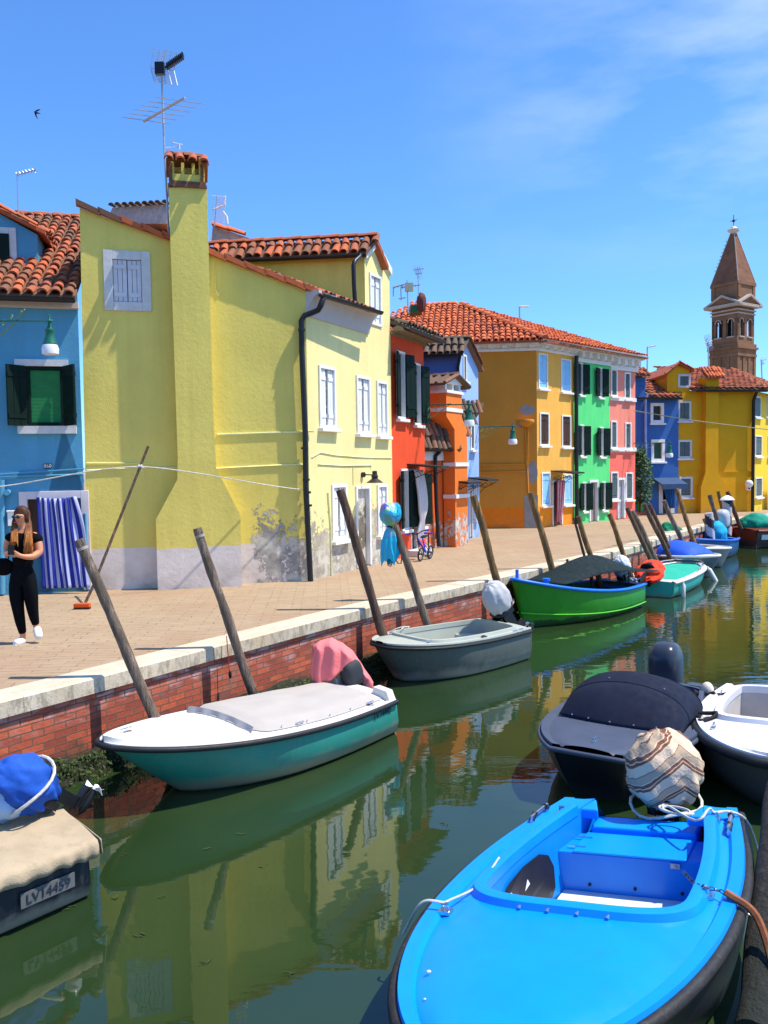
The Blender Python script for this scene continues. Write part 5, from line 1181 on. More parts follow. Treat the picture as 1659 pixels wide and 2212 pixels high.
cm_ = bo.coaming(AZ_, .085, .045, t_lo=.08)
L_ = bo.L
# inner skins: blue side walls aft, locker, transom well
b = MB(); zt_ = .46
def bbx(x0, x1, y0, y1, z0, z1, sh=0.): b.bx(x0, x1, y0, y1, z0, z1)
b.bx(.205, .56, -.49, .49, .03, zt_-.15); b.build('locker', fiber('azure_inner', (.0, .22, .74), .35), bo.root, smooth=0, bevel=.012, T=bo.T)
b = MB(); b.bx(.23, .575, -.38, .36, zt_-.149, zt_-.135); b.build('locker_lid', AZ_, bo.root, smooth=0, bevel=.008, T=bo.T)
b = MB()
for y in (-.36, -.30, ): b.bx(.27, .275, 0, 0, 0, 0)
b = MB(); b.bx(.562, .575, .26, .32, zt_-.20, zt_-.165); b.bx(.562, .588, .28, .30, zt_-.19, zt_-.175); b.build('latch', STEEL, bo.root, smooth=0, T=bo.T)
b = MB()
for x_, y_ in ((.34, -.38), (.50, -.38)): b.bx(x_-.006, x_+.006, y_-.05, y_+.07, zt_-.134, zt_-.128)
b.build('hinge', STEEL, bo.root, smooth=0, T=bo.T)
for k in range(3): b = MB(); b.ball((.565, -.28+k*.3, .09), .012, 6, 5); b.build('screw', BLK, bo.root, T=bo.T)
# black hatch on the port inner side with pocket
b = MB(); pts = []
yy = lambda t: bo.open(t)*.992-.004
for t, zf in ((.21, .55), (.225, .80), (.26, .93), (.33, .95), (.40, .90), (.45, .70), (.44, .30), (.42, .06), (.24, .04), (.215, .2)): pts.append((t*L_, -bo.open(t)*(.985-.055*(1-zf))+.004, .03+(zt_-.07)*zf))
b.prism(pts, (0, .005, 0)); b.build('side_hatch', BLK, bo.root, smooth=0, T=bo.T)
b = MB(); b.prism([(t*L_, -bo.open(t)*(.985-.055*(1-z_/.4))+.012, z_) for t, z_ in ((.30, .05), (.41, .05), (.435, .22), (.40, .33), (.36, .20), (.325, .31), (.305, .2))], (0, .004, 0)); b.build('hatch_panel', fiber('white_panel', (.70, .70, .72)), bo.root, smooth=0, T=bo.T)
# stern corner blocks and transom well
b = MB()
for s_ in (-1, 1): b.prism([(-.004, s_*.56, zt_-.05), (.205, s_*.58, zt_-.05), (.205, s_*.30, zt_-.05), (-.004, s_*.37, zt_-.05)], (0, 0, .075))
b.bx(-.003, .204, -.36, .36, .02, zt_-.10); b.build('stern_block', AZ_, bo.root, smooth=0, bevel=.014, T=bo.T)
studs(bo, [(bo.o1*L_+.082-.26*abs(y/.56)**4, y, bo.dz(.56, y)+.018) for y in (-.50, -.40, -.26, -.10, .06, .22, .38, .50)], .012)
# rail grips, cleats with shackles, chain, ropes
for (t, y) in ((.12, -.64), (.10, .60)):
    b = MB(); z_ = bo.sheer(t)+.05; a = V((t*L_-.10, y, z_)); c = V((t*L_+.16, y*1.03, z_)); b.tube([a-V((0, 0, .03)), a+V((0, 0, .02)), c+V((0, 0, .02)), c-V((0, 0, .03))], .013, 8); b.mi = 1; b.tube([a, a+V((.05, 0, .022))], .02, 8); b.tube([c-V((.07, 0, -.022)), c], .02, 8); b.build('grab_rail', [STEEL, BLK], bo.root, T=bo.T)
def shackle(t, y, nm='mooring_eye'):
    b = MB(); c = V((t*L_, y, bo.dz(t, y)+.01)); b.box(c, (.03, 0, 0), (0, .035, 0), (0, 0, .01)); b.tube([c+V((.0, .018*cos(a), .015+.03*sin(a))) for a in [k*pi/6 for k in range(7)]], .007, 6); b.tube([c+V((0, -.02, .045)), c+V((0, .02, .045))], .009, 6); b.build(nm, STEEL, bo.root, T=bo.T); return bo.T(c+V((0, 0, .05)))
s1 = shackle(.10, -.52); s2 = shackle(.60, -.66); s3 = shackle(.08, .50); s4 = shackle(.44, .64)
dk = lambda t, y, up=.02: bo.loc(t, y, up)
rope('mooring_rope', [dk(.60, -.93, -.12), dk(.60, -.80, .06), s2], .008, ROPEW, None, .0, 8, label='short pale rope tied through the left bow eye of the azure boat', cat='rope')
rope('loose_rope', [s2, dk(.50, -.60, .02), dk(.40, -.60, .06)], .007, ROPEW, None, 0, 6, label='loose pale rope end lying on the left side deck of the azure boat', cat='rope')
pts = [dk(.045, .24, -.07+.01)+bo.U*(.10*sin(a))*(.6)+bo.W*(.10*cos(a)-.02*a*.2) for a in [k*.5 for k in range(22)]]
pts = [p+V((0, 0, .05)) for p in pts]+[dk(.12, .40, .03), dk(.09, .47, .09), s3, dk(.06, .60, .06), dk(.05, .70, -.02), dk(.12, .80, -.25), dk(.17, .86, -.42)]
rope('coiled_rope', pts, .009, ROPEW, None, 0, 4, label='coiled white rope on the stern locker running over the starboard rail', cat='rope')
b = MB(); cpts = [dk(.40, .50, .06), dk(.42, .57, .03), s4, dk(.44, .72, .05), dk(.445, .82, -.01), dk(.45, .90, -.06)]; P = []
for a, c in zip(cpts, cpts[1:]):
    n = max(2, int((c-a).length/.022))
    for i in range(n): P.append((a.lerp(c, i/n), (c-a).normalized()))
for i, (p, d) in enumerate(P):
    x = d.cross(V((0, 0, 1))).normalized(); y = x.cross(d)
    if i % 2: x, y = y, x
    b.tube([p+d*(.016*cos(a))+x*(.010*sin(a)) for a in [k*pi/4 for k in range(8)]], .0035, 5, closed=True)
b.build('mooring_chain', M('chain_steel', (.12, .12, .13), .35, .2, metal=.9), None, label='dark steel chain shackled across the right side deck of the azure boat', cat='chain')
rope('hose_fender', [dk(.445, .74, .06), dk(.47, .90, .0), dk(.52, .99, -.2), dk(.56, 1.03, -.42), dk(.555, 1.0, -.5)], .021, M('rust_hose', (.26, .085, .03), .8, .25, 12, 60, .3), None, 0, 8, label='rust coloured hose sleeve hanging over the right side of the azure boat', cat='hose')
# striped motor cover
def stripe_mat():
    mt, t, N, L, P = nodes('striped_cotton'); c = N.new('ShaderNodeTexCoord'); s = N.new('ShaderNodeSeparateXYZ'); L.new(c.outputs['Object'], s.inputs[0])
    g = N.new('ShaderNodeNewGeometry'); w = N.new('ShaderNodeSeparateXYZ'); L.new(g.outputs['Position'], w.inputs[0])
    d = mth(t, 'ABSOLUTE', mth(t, 'SUBTRACT', w.outputs[0], 2.17)); v = mth(t, 'ADD', mth(t, 'MULTIPLY', d, .75), w.outputs[2])
    v = mth(t, 'ADD', v, mth(t, 'MULTIPLY', nz_(t, coord(t, 'World'), 3, 3), .06)); fr = mth(t, 'FRACT', mth(t, 'MULTIPLY', v, 5.2))
    r = N.new('ShaderNodeValToRGB'); L.new(fr, r.inputs[0]); r.color_ramp.interpolation = 'CONSTANT'; e = r.color_ramp.elements; cr, br, tn = (.64, .49, .34, 1), (.20, .075, .04, 1), (.42, .31, .21, 1)
    e[0].position = 0; e[0].color = cr; e[1].position = .34; e[1].color = br
    for p_, c_ in ((.44, cr), (.48, br), (.60, cr), (.64, tn), (.92, br), (.95, cr)): k = e.new(p_); k.color = c_
    L.new(r.outputs[0], P.inputs['Base Color']); P.inputs['Roughness'].default_value = .9; L.new(bump(t, nz_(t, coord(t, 'World', (1, 1, 1)), 9, 5, .6), .8, .03), P.inputs['Normal']); return mt
mo, mT = outboard(bo, .08, 8, 1.0, -.10, z=.36, cover=stripe_mat(), cov=(.27, .27, .31), cofs=(-.02, 0, -.02), seed=4, amp=.12, lift=.03, shape=1)
b = MB(); b.tube([mT((.02+.05*cos(a), -.10+.10*sin(a), -.04+.03*cos(a))) for a in [k*pi/8 for k in range(13)]], .014, 6); b.build('orange_strap', M('orange_webbing', (.75, .28, .02), .8), mo)
b = MB(); b.tube([mT((-.10+.24*cos(a), .25*sin(a), .02+.02*sin(3*a))) for a in [k*pi/10 for k in range(20)]], .012, 6, closed=True); b.build('draw_cord', ROPEW, mo)

for (xz, yz, r_, lb) in ((205, 1062, .012, 'larger pale pebble lying on the left of the azure foredeck'), (188, 1180, .007, 'tiny pale pebble nearest the bow on the azure foredeck')):
    p = G(q(13, xz, yz), -.46); b = MB(); b.ball(p, (r_, r_*.7, r_*.6), 8, 6, wrinkle(.3, 2, 1)); setp(b.build('pebble', TRIM, None), lb, 'pebble')
# ---- white and turquoise green boat by the quay
BW = V((-.30, 9.45, 0)); bw_ = G(q(10, 8, 702), -.32)
wb = Boat('green_hull_boat', 'white decked boat with a turquoise green hull and a flat canvas cover', BW, bw_, 1.38, .64, .42, tw=.80, bw=.05, sm=.42, p=2.3, e=.62, rake=1.0, ch=.66, draft=.2)
wb.hull(hull_mat('turquoise_hull', (.03, .31, .24), (.42, .36, .24), .06, .20)); WD_ = fiber('white_gelcoat', (.70, .67, .62), .4, .04, dirt=(.50, .47, .40), amt=.35)
wb.deck(WD_, .06, .60, .15, rim=.05, rimh=.012, camber=.07, rf=.08, rr=.02); wb.edge('rub_rail', RUB, .028, .012, -.02)
b = MB(); ts = [.06+(.56)*i/40 for i in range(41)]
def cvr(u, v):
    t = .05+.575*u; hw = (wb.half(t)-.10)*(max(.02, 1-max(0, (u-.86)/.14)**3*.35)); y = (v*2-1)*hw; e_ = min(1, (1-abs(v*2-1))*7); f_ = min(1, (1-u)*9, u*12)
    return V((t*wb.L, y, wb.dz(t, y)+.008+.055*min(e_, f_)+.012*noise.noise(V((t*9, y*5, 2)))*min(e_, f_)-.0))
b.grid(cvr, 60, 30); cv = b.build('canvas_cover', M('light_grey_canvas', (.43, .39, .35), .85, .05, 3, 120, .25), wb.root, smooth=60, T=wb.T)
b = MB()
b.grid(lambda u, v: V((.615*wb.L-.0+.03*v+.012*sin(u*pi*8)*v+.004, (u*2-1)*(wb.half(.6)-.13), wb.dz(.6, (u*2-1)*.5)+.062-.06*v)), 60, 4); b.build('cover_flap', M('grey_hem', (.42, .40, .39), .7, .1), cv, smooth=60, T=wb.T)
studs(wb, [(.625*wb.L, y, wb.dz(.6, y)+.02) for y in (-.45, -.3, -.15, 0, .15, .3, .45)]+[(t*wb.L, wb.half(t)-.11, wb.dz(t, .5)+.02) for t in (.12, .22, .32, .42, .52)], .008, parent=cv)
cleat(wb, .93, 0); cleat(wb, .60, -.52); cleat(wb, .12, .52); cleat(wb, .45, .58)
for s_ in (-1, 1): b = MB(); b.prism([V((.0, s_*.26, wb.sheer(0)-.02)), V((.0, s_*.30, wb.sheer(0)+.13)), V((.0, s_*.50, wb.sheer(0)+.11)), V((.0, s_*.555, wb.sheer(0)-.0))], (.11, 0, 0)); b.build('stern_quarter', WD_, wb.root, smooth=0, bevel=.012, T=wb.T)
PINK = M('pink_towel', (.86, .20, .20), .95, .08, 5, 13, .8)
mo, mT = outboard(wb, -.16, 14, .72, .02, long=.4, cowl=M('grey_cowling', (.035, .04, .045), .7), lift=-.03)
b = MB(); SPN = [((676, 1396), .06, .36), ((690, 1386), .13, .40), ((715, 1380), .16, .36), ((740, 1390), .15, .20), ((760, 1408), .12, .12), ((778, 1435), .08, .10), ((792, 1455), .09, .16), ((806, 1476), .10, .10)]
def drape(u, v):
    x = u*(len(SPN)-1); k = min(len(SPN)-2, int(x)); f = x-k; p = (SPN[k][0][0]*(1-f)+SPN[k+1][0][0]*f, SPN[k][0][1]*(1-f)+SPN[k+1][0][1]*f); R_ = SPN[k][1]*(1-f)+SPN[k+1][1]*f; h_ = SPN[k][2]*(1-f)+SPN[k+1][2]*f
    c = D(p, 9.58+.10*u); a = v*2-1; w_ = noise.noise(V((u*5, v*4, 2)))
    if abs(a) < .5: an = a*pi; o_ = V((0, R_*sin(an)*1.0, R_*.55*(cos(an)-1)))
    else: o_ = V((.015*sin(a*9), math.copysign(R_*(1+.25*(abs(a)-.5)), a), -R_*.55-h_*(abs(a)-.5)*2))
    return c+o_+V((.025*w_, .02*sin(u*34+v*2)*min(1, abs(a)*2), .02*w_))
b.grid(drape, 70, 36)
b.build('towel_cover', PINK, mo, smooth=70, solid=.01)
p0, p1 = wb.T((.35, wb.half(.1)+.004, wb.sheer(.1)-.11)), None
xd = (wb.T((.10, wb.half(.03), .3))-wb.T((.42, wb.half(.13), .3)))
tp = wb.T((.27, (wb.outer(.09, 0).y+wb.outer(.09, 1).y)/2+.006, wb.sheer(.09)-.085))
text_mesh('registration_number', 'LV.14442', .085, M('registration_paint', (.01, .06, .05), .5), tp, xd, V((0, 0, 1)), wb.root)

# ---- grey boat behind it
gs, gb = V((1.88, 13.0, 0)), G(q(11, 175, 618), -.38)
gbt = Boat('grey_boat', 'sage grey dinghy with an open cockpit and a squared bow', gs, gb, 1.30, .58, .50, tw=.84, bw=.22, sm=.45, p=3.0, e=.75, rake=.5, ch=.70, draft=.2)
GRD = fiber('sage_grey_gelcoat', (.40, .42, .36), .45, .05); gbt.hull(hull_mat('dark_grey_hull', (.10, .12, .105), (.36, .36, .30), .06, .2))
gbt.deck(GRD, .08, .80, .16, rim=.04, rimh=.02, camber=.03, rf=.10, rr=.05); gbt.liner(GRD, .16); gbt.coaming(GRD, .05, .04); gbt.edge('rub_rail', RUB, .022, .010, -.04)
b = MB(); b.bx(.55*gbt.L, .62*gbt.L, -.5, .5, .3, .36); b.bx(.16*gbt.L, .25*gbt.L, -.5, .5, .3, .36); b.build('thwart', GRD, gbt.root, smooth=0, bevel=.01, T=gbt.T)
b = MB(); t = .42; b.lathe(V((t*gbt.L, gbt.half(t)-.07, gbt.sheer(t)+.02)), [(.0, .004), (.045, .004), (.05, 0)], 12, V((0, .35, 1))); b.build('fuel_cap', BLK, gbt.root, T=gbt.T)
for t, y in ((.10, .56), (.16, .58), (.78, .40), (.80, -.38), (.30, -.58)): cleat(gbt, t, y)
mo, mT = outboard(gbt, -.05, 38, 1.15, .02, cowl=BLK, cover=M('pale_grey_cover', (.46, .45, .46), .55, .05, 4, 60, .2), cov=(.21, .17, .27), cofs=(0, 0, .06), seed=2, amp=.06, lift=.06, long=.4)
rope('bow_line', [gbt.loc(.80, -.38, .04), gbt.loc(.72, -.20, .10), gbt.loc(.70, -.42, .02), gbt.loc(.62, -.58, .03)], .010, ROPEW, None, -.03, 8, label='pale rope looped over the bow gunwale of the grey dinghy', cat='rope')

# ---- green and blue wooden boat with dark awning
ds, db = V((5.12, 17.5, 0)), V((2.36, 15.05, 0))
dbt = Boat('lime_green_boat', 'wooden boat painted lime green with a blue gunwale, under a dark awning', ds, db, 1.42, .92, .50, tw=.66, bw=.05, sm=.42, p=2.0, e=.75, rake=.32, ch=.62, draft=.2, sp=2.4)
GB = M('blue_gunwale_paint', (.01, .16, .62), .4, .1, 6, 40, .1); dbt.hull(hull_mat('grass_green_hull', (.035, .30, .015), (.02, .03, .02), .10, .14))
dbt.deck(GB, .06, .74, .10, rim=.05, rimh=.02, camber=.02, rf=.10, rr=.03); dbt.liner(M('dark_green_inside', (.02, .08, .03), .7), .12); dbt.edge('gunwale', GB, .034, .008, .0)
b = MB()
for t in dbt.st(30): pass
P = [V((t*dbt.L-dbt.rake*.5*(.15+.85*t**1.5), 0, 0)) for t in (0, 1)]; 
for sg in (1, -1): b.tube([V((dbt.outer(t, 2).x, sg*(dbt.outer(t, 2).y+.01), dbt.outer(t, 2).z-.08)) for t in dbt.st(30)], .014, 6)
b.build('rubbing_strake', M('bright_green_strake', (.10, .55, .03), .4), dbt.root, T=dbt.T)
b = MB(); z_ = dbt.sheer(.84); b.lathe(V((.84*dbt.L, .28, z_)), [(.05, 0), (.05, .08), (.07, .09), (.07, .13), (.0, .14)], 10); b.tube([V((.97*dbt.L, -.02, dbt.sheer(.97))), V((.97*dbt.L, -.02, dbt.sheer(.97)+.2))], .03, 8); b.build('bollard', GB, dbt.root, T=dbt.T)
b = MB(); b.bx(.25*dbt.L, .32*dbt.L, -.55, .55, .36, .40); b.bx(.5*dbt.L, .56*dbt.L, -.6, .6, .36, .40); b.bx(.02*dbt.L, .10*dbt.L, -.5, .5, .4, .44); b.build('thwart', GB, dbt.root, smooth=0, T=dbt.T)
b = MB()
def awn(u, v):
    t = .78-.86*u; y = (v*2-1)*(.50+.12*u); ridge_ = .48*sin(pi*min(1, u*1.05))**1.2; return V((t*dbt.L, y, dbt.sheer(max(0, t))+.06+ridge_*(1-.62*abs(v*2-1)**1.3)+.20*u))
b.grid(awn, 26, 16); awo = b.build('awning', M('charcoal_tarpaulin', (.008, .018, .02), .85, .2, 4, 60, .3, spec=.2), dbt.root, smooth=60, T=dbt.T, solid=.008)
b = MB(); b.tube([V((.33*dbt.L, 0, .2)), V((.33*dbt.L, 0, .98))], .018, 6); b.tube([V((.12*dbt.L, .35, .45)), V((.12*dbt.L, .35, .85))], .014, 6); b.build('awning_pole', IRON, dbt.root, T=dbt.T)
mo, mT = outboard(dbt, -.1, 30, 1.0, -.02, cover=M('white_blue_cover', (.55, .60, .66), .8), cov=(.22, .18, .26), seed=6, amp=.12, lift=.05)

# ---- mint boat with red covered motor
es, eb = V((5.95, 18.55, 0)), V((7.95, 21.55, 0))
mb_ = Boat('mint_boat', 'low mint green boat with white gunwales and a tarpaulin stretched flat', es, eb, 1.34, .40, .36, tw=.84, bw=.35, sm=.4, p=3.5, e=.8, rake=.2, ch=.8, draft=.18)
MINT = M('mint_paint', (.02, .42, .28), .55, .1, 3, 30, .1); mb_.hull(hull_mat('mint_hull', (.03, .40, .29), (.25, .26, .2), .02, .10)); mb_.deck(WD_, .1, .97, .12, rim=.05, rimh=.02, camber=.01, rf=.04, rr=.02)
b = MB(); b.grid(lambda u, v: V(((.11+.85*u)*mb_.L, (v*2-1)*(mb_.half(.11+.85*u)-.115), mb_.dz(.11+.85*u, .5)-.01+.015*noise.noise(V((u*5, v*4, 3))))), 20, 12); b.build('tarpaulin', MINT, mb_.root, smooth=60, T=mb_.T)
mb_.edge('rub_rail', WD_, .03, .01, -.02)
b = MB(); b.tube([V((t*mb_.L, -mb_.half(t)+.05, mb_.sheer(t)+.09)) for t in (.55, .7, .85, .97)]+[V((.99*mb_.L, 0, mb_.sheer(1)+.09))]+[V((t*mb_.L, mb_.half(t)-.05, mb_.sheer(t)+.09)) for t in (.97, .85, .8)], .015, 6)
for t, s_ in ((.55, -1), (.85, -1), (.8, 1)): b.tube([V((t*mb_.L, s_*(mb_.half(t)-.05), mb_.sheer(t))), V((t*mb_.L, s_*(mb_.half(t)-.05), mb_.sheer(t)+.09))], .012, 6)
b.build('bow_rail', STEEL, mb_.root, T=mb_.T)
mo, mT = outboard(mb_, .05, 70, 1.15, .02, cover=M('scarlet_cover', (.75, .05, .015), .85, .1, 5, 60, .3), cov=(.17, .28, .42), cofs=(.05, 0, -.02), seed=3, amp=.22, lift=.0)
def fender(p, length, r, label, tilt=(0, 0)):
    b = MB(); ax = V((tilt[0], tilt[1], -1)).normalized(); b.lathe(p, [(.0, 0), (r*.3, .01), (r*.35, .05), (r, .10), (r, length-.06), (r*.5, length-.01), (0, length)], 12, ax); setp(b.build('fender', M('fender_vinyl', (.72, .70, .64), .45, .05), None), label, 'fender')
fender(mb_.T((.35, -mb_.half(.1)-.06, .36)), .42, .05, 'white cylindrical fender hanging upright on the mint boat')
fender(mb_.T((.93*mb_.L, -.42-.1, .36)), .60, .06, 'long white fender slanting from the front corner of the mint boat', (.45, -.35))

# ---- farther boats
fbt = Boat('blue_covered_boat', 'grey boat with a white deck under a domed royal blue cover', (7.55, 23.35), (8.60, 21.35), 1.45, .58, .50, tw=.85, bw=.05, sm=.4, p=2.0, e=.6, rake=.45, ch=.6)
fbt.hull(hull_mat('slate_hull', (.10, .15, .19), (.25, .27, .26), .05, .2)); fbt.deck(WD_, .2, .75, .12); fbt.edge('rub_rail', WD_, .035, .0, .0)
def dome(bt, mat, t0, t1, h, name='cover', ins=.06, pw=.6):
    b = MB()
    def fn(u, v):
        t = t0+(t1-t0)*u; y = (v*2-1)*(bt.half(t)-ins); k = max(0, (1-abs(v*2-1)**2.2))**pw*max(0, sin(pi*u))**.55; return V((t*bt.L, y, bt.dz(t, y)+.015+h*k*(1+.08*noise.noise(V((u*3, v*4, t0*9))))))
    b.grid(fn, 24, 22); return b.build(name, mat, bt.root, smooth=60, T=bt.T)
dome(fbt, M('royal_blue_cover', (.01, .09, .62), .7, .08, 4, 50, .2), .1, .80, .34)
gbt2 = Boat('green_covered_motor_boat', 'small off white boat with its motor wrapped in green cloth', (8.75, 25.3), (9.75, 23.4), 1.35, .56, .50, tw=.85, bw=.05, sm=.4, p=2.0, e=.6, rake=.4, ch=.65)
gbt2.hull(hull_mat('light_grey_hull', (.36, .37, .34), (.25, .25, .2), .05, .2)); gbt2.deck(WD_, .2, .7, .14); gbt2.liner(GRD, .2); gbt2.edge('rub_rail', WD_, .03, .0, .0)
outboard(gbt2, 0, 30, 1.1, .0, cover=M('emerald_cloth', (.0, .20, .10), .85, .15, 6, 60, .4), cov=(.40, .30, .34), seed=8, amp=.16, lift=.0)
hbt = Boat('cobalt_boat', 'cobalt blue boat with a cyan cloth over its gear and a grey motor', (11.15, 27.3), (9.55, 25.3), 1.4, .66, .52, tw=.8, bw=.06, sm=.42, p=2, e=.65, rake=.3, ch=.65)
hbt.hull(hull_mat('cobalt_hull', (.02, .12, .30), (.10, .14, .18), .04, .16)); CB = M('cobalt_deck_paint', (.01, .13, .62), .45, .1); hbt.deck(CB, .1, .75, .12); hbt.liner(CB, .2); hbt.edge('gunwale', CB, .035, .005, 0)
b = MB(); b.ball((.25*hbt.L, 0, .70), (.42, .36, .42), 24, 16, wrinkle(.2, 2.2, 5)); b.build('cloth_cover', M('cyan_cloth', (.01, .38, .62), .8, .1, 5, 60, .3), hbt.root, smooth=70, T=hbt.T)
outboard(hbt, 0, 12, 1.5, -.02, cowl=M('silver_cowling', (.45, .46, .5), .35), leg=GREYCON, lift=.16)
ibt = Boat('varnished_boat', 'long varnished brown launch with a white stripe at the right edge', (12.65, 29.25), (19.5, 31.6), 2.1, .85, .62, tw=.75, bw=.04, sm=.42, p=2, e=.65, rake=.5, ch=.7, N=30)
VAR = M('varnished_mahogany', (.16, .035, .018), .3, .25, 3, 30, .1, stretch=(1, 1, 4)); ibt.hull(hull_mat('dark_launch_hull', (.035, .03, .028), (.2, .2, .17), .0, .08)); ibt.deck(VAR, .12, .42, .2, camber=.06); ibt.liner(WOODD, .3); ibt.edge('rub_rail', VAR, .06, .01, -.02)
b = MB()
for sg in (1, -1): b.grid(lambda u, v: (lambda a, c: V((a.x+(c.x-a.x)*v, sg*(a.y+(c.y-a.y)*v+.012), a.z+(c.z-a.z)*v)))(ibt.outer(.02+.96*u, 0)-V((0, 0, .14)), ibt.outer(.02+.96*u, 1)-V((0, 0, .14))), 30, 2)
b.build('white_stripe', WD_, ibt.root, T=ibt.T)
b = MB(); b.bx(-.03, .02, -ibt.half(0)*.93, ibt.half(0)*.93, .0, ibt.sheer(0)+.02); b.build('transom', VAR, ibt.root, smooth=0, T=ibt.T)
b = MB(); b.bx(.40*ibt.L, .62*ibt.L, -.7, .7, .62, .98); b.build('cabin', VAR, ibt.root, smooth=0, bevel=.04, T=ibt.T)
dome(ibt, M('pale_blue_canvas', (.45, .55, .72), .7, .05), .13, .40, .55, 'canvas_hood')
b = MB(); b.ball((.10*ibt.L, .1, .80), (.55, .45, .36), 26, 16, wrinkle(.22, 2.4, 11)); b.build('engine_cover', M('sea_green_cloth', (.0, .26, .17), .8, .12, 5, 60, .3), ibt.root, smooth=70, T=ibt.T)

# ---- navy boat with folding hood
js, jb = V((3.22, 9.42, 0)), V((1.74, 7.10, 0))
jbt = Boat('navy_boat', 'navy grey boat with a rounded dark fabric hood and a black motor', js, jb, 1.46, .50, .46, tw=.80, bw=.44, sm=.45, p=3.2, e=.9, rake=.35, ch=.7, draft=.2)
NV = M('slate_navy_gelcoat', (.060, .075, .115), .55, .08, 3, 30, .03, spec=.3); jbt.hull(hull_mat('black_navy_hull', (.010, .010, .014), (.03, .03, .03)))
jbt.deck(NV, .06, .60, .20, rim=.07, rimh=.02, camber=.035, rf=.08, rr=.03); jbt.liner(M('navy_liner', (.05, .055, .075), .6), .12); jbt.coaming(NV, .05, .03); jbt.edge('rub_rail', NV, .024, .008, -.03)
HOOD = M('dark_navy_canvas', (.012, .016, .034), .85, .12, 5, 140, .2, spec=.15)
b = MB()
def hood(u, v):
    a = pi*v; t1 = .72-.02; x0 = .725*jbt.L; k = min(1, u/.38); arch = sin(pi*.5*k) if u < .38 else 1.
    if u < .38: x = x0-.42*(u/.38)-.10*cos(a)**2*0; H = .33*sin(pi/2*(u/.38))**.9; Wd = .60
    else: w2 = (u-.38)/.62; x = x0-.42-.50*w2; H = .33+.06*sin(pi*w2)-.02*w2; Wd = .60+.02*w2
    bulge = .10*(1-abs(cos(a)))*(1 if u < .38 else 1)
    xx = x+(.16*(abs(cos(a))**2)*-1 if u < .38 else 0)*(1-u/.38)
    return V((xx, Wd*cos(a), jbt.sheer(.6)+.03+max(.0, H*max(0, sin(a))**.85)))
b.grid(hood, 40, 40); ho_ = b.build('hood', HOOD, jbt.root, smooth=60, T=jbt.T, solid=.006)
for u in (.38, .995):
    b = MB(); b.tube([hood(u, .02+.96*k/24)+V((0, 0, .004)) for k in range(25)], .010, 6); b.build('hood_seam', HOOD, ho_, T=jbt.T)
studs(jbt, [hood(.02, v)+V((.012, 0, .01)) for v in (.16, .28, .4, .52, .64, .76)]+[hood(u, .93) for u in (.5, .7, .9)]+[hood(.45, v)+V((0, 0, .01)) for v in (.60, .3)], .009, parent=ho_)
cleat(jbt, .92, 0); cleat(jbt, .1, .52)
for s_ in (-1, 1): b = MB(); b.prism([V((.0, s_*.24, jbt.sheer(0)-.02)), V((.0, s_*.28, jbt.sheer(0)+.05)), V((.0, s_*.56, jbt.sheer(0)+.04)), V((.0, s_*.57, jbt.sheer(0)-.02))], (.10, 0, 0)); b.build('stern_quarter', NV, jbt.root, smooth=0, T=jbt.T)
COW = M('charcoal_cowling', (.035, .042, .06), .22, .08, 4, 20, 0); mo, mT = outboard(jbt, -.05, 4, 1.25, -.08, cowl=COW, lift=-.19)

# ---- white boat at the right edge
ks, kb = V((4.40, 8.98, 0)), V((3.22, 6.78, 0))
kbt = Boat('white_boat', 'white open boat with a round bow and black rubber rail at the right edge', ks, kb, 1.55, .52, .48, tw=.80, bw=.05, sm=.44, p=2.3, e=.58, rake=.4, ch=.75)
WK = fiber('cool_white_gelcoat', (.70, .68, .70), .4, .04); kbt.hull(hull_mat('pale_grey_hull_paint', (.10, .095, .09), (.05, .05, .04))); kbt.deck(WK, .1, .62, .24, rim=.06, rimh=.02, camber=.05, rf=.08, rr=.02); kbt.liner(M('beige_liner', (.45, .42, .40), .6), .05); kbt.coaming(WK, .08, .05); kbt.edge('rub_rail', RUB, .045, .018, -.04)
b = MB(); yk = lambda t: kbt.open(t)*.985
b.prism([(t*kbt.L, -yk(t), z_) for t, z_ in ((.30, .08), (.52, .10), (.54, .38), (.34, .40))], (0, .006, 0)); b.build('side_hatch', BLK, kbt.root, smooth=0, T=kbt.T)
cleat(kbt, .72, -.55); cleat(kbt, .2, -.62)
b = MB()
for (bt_, t, y) in ():
    pass
rope('mooring_line', [kbt.loc(.62, -.70, .03), kbt.loc(.58, -.86, .06), jbt.loc(.45, .78, .10), jbt.loc(.52, .66, .04)], .022, ROPEB, None, .02, 10, label='black rope tying the bow of the white boat to the navy boat', cat='rope')
rope('mooring_line', [kbt.loc(.22, -.68, .03), kbt.loc(.2, -.9, .05), jbt.loc(.10, .72, .06)], .022, ROPEB, None, .03, 10, label='black rope tying the stern of the white boat to the navy boat', cat='rope')
for (t, lab) in ((.60, 'round cream fender hanging at the bow of the white boat'), (.16, 'round cream fender hanging at the stern of the white boat')):
    b = MB(); p = kbt.T((t*kbt.L, -kbt.half(t)-.07, kbt.sheer(t)+.02)); b.ball(p, (.07, .07, .09), 14, 10); setp(b.build('ball_fender', M('cream_vinyl', (.70, .60, .46), .5, .05), None), lab, 'fender')

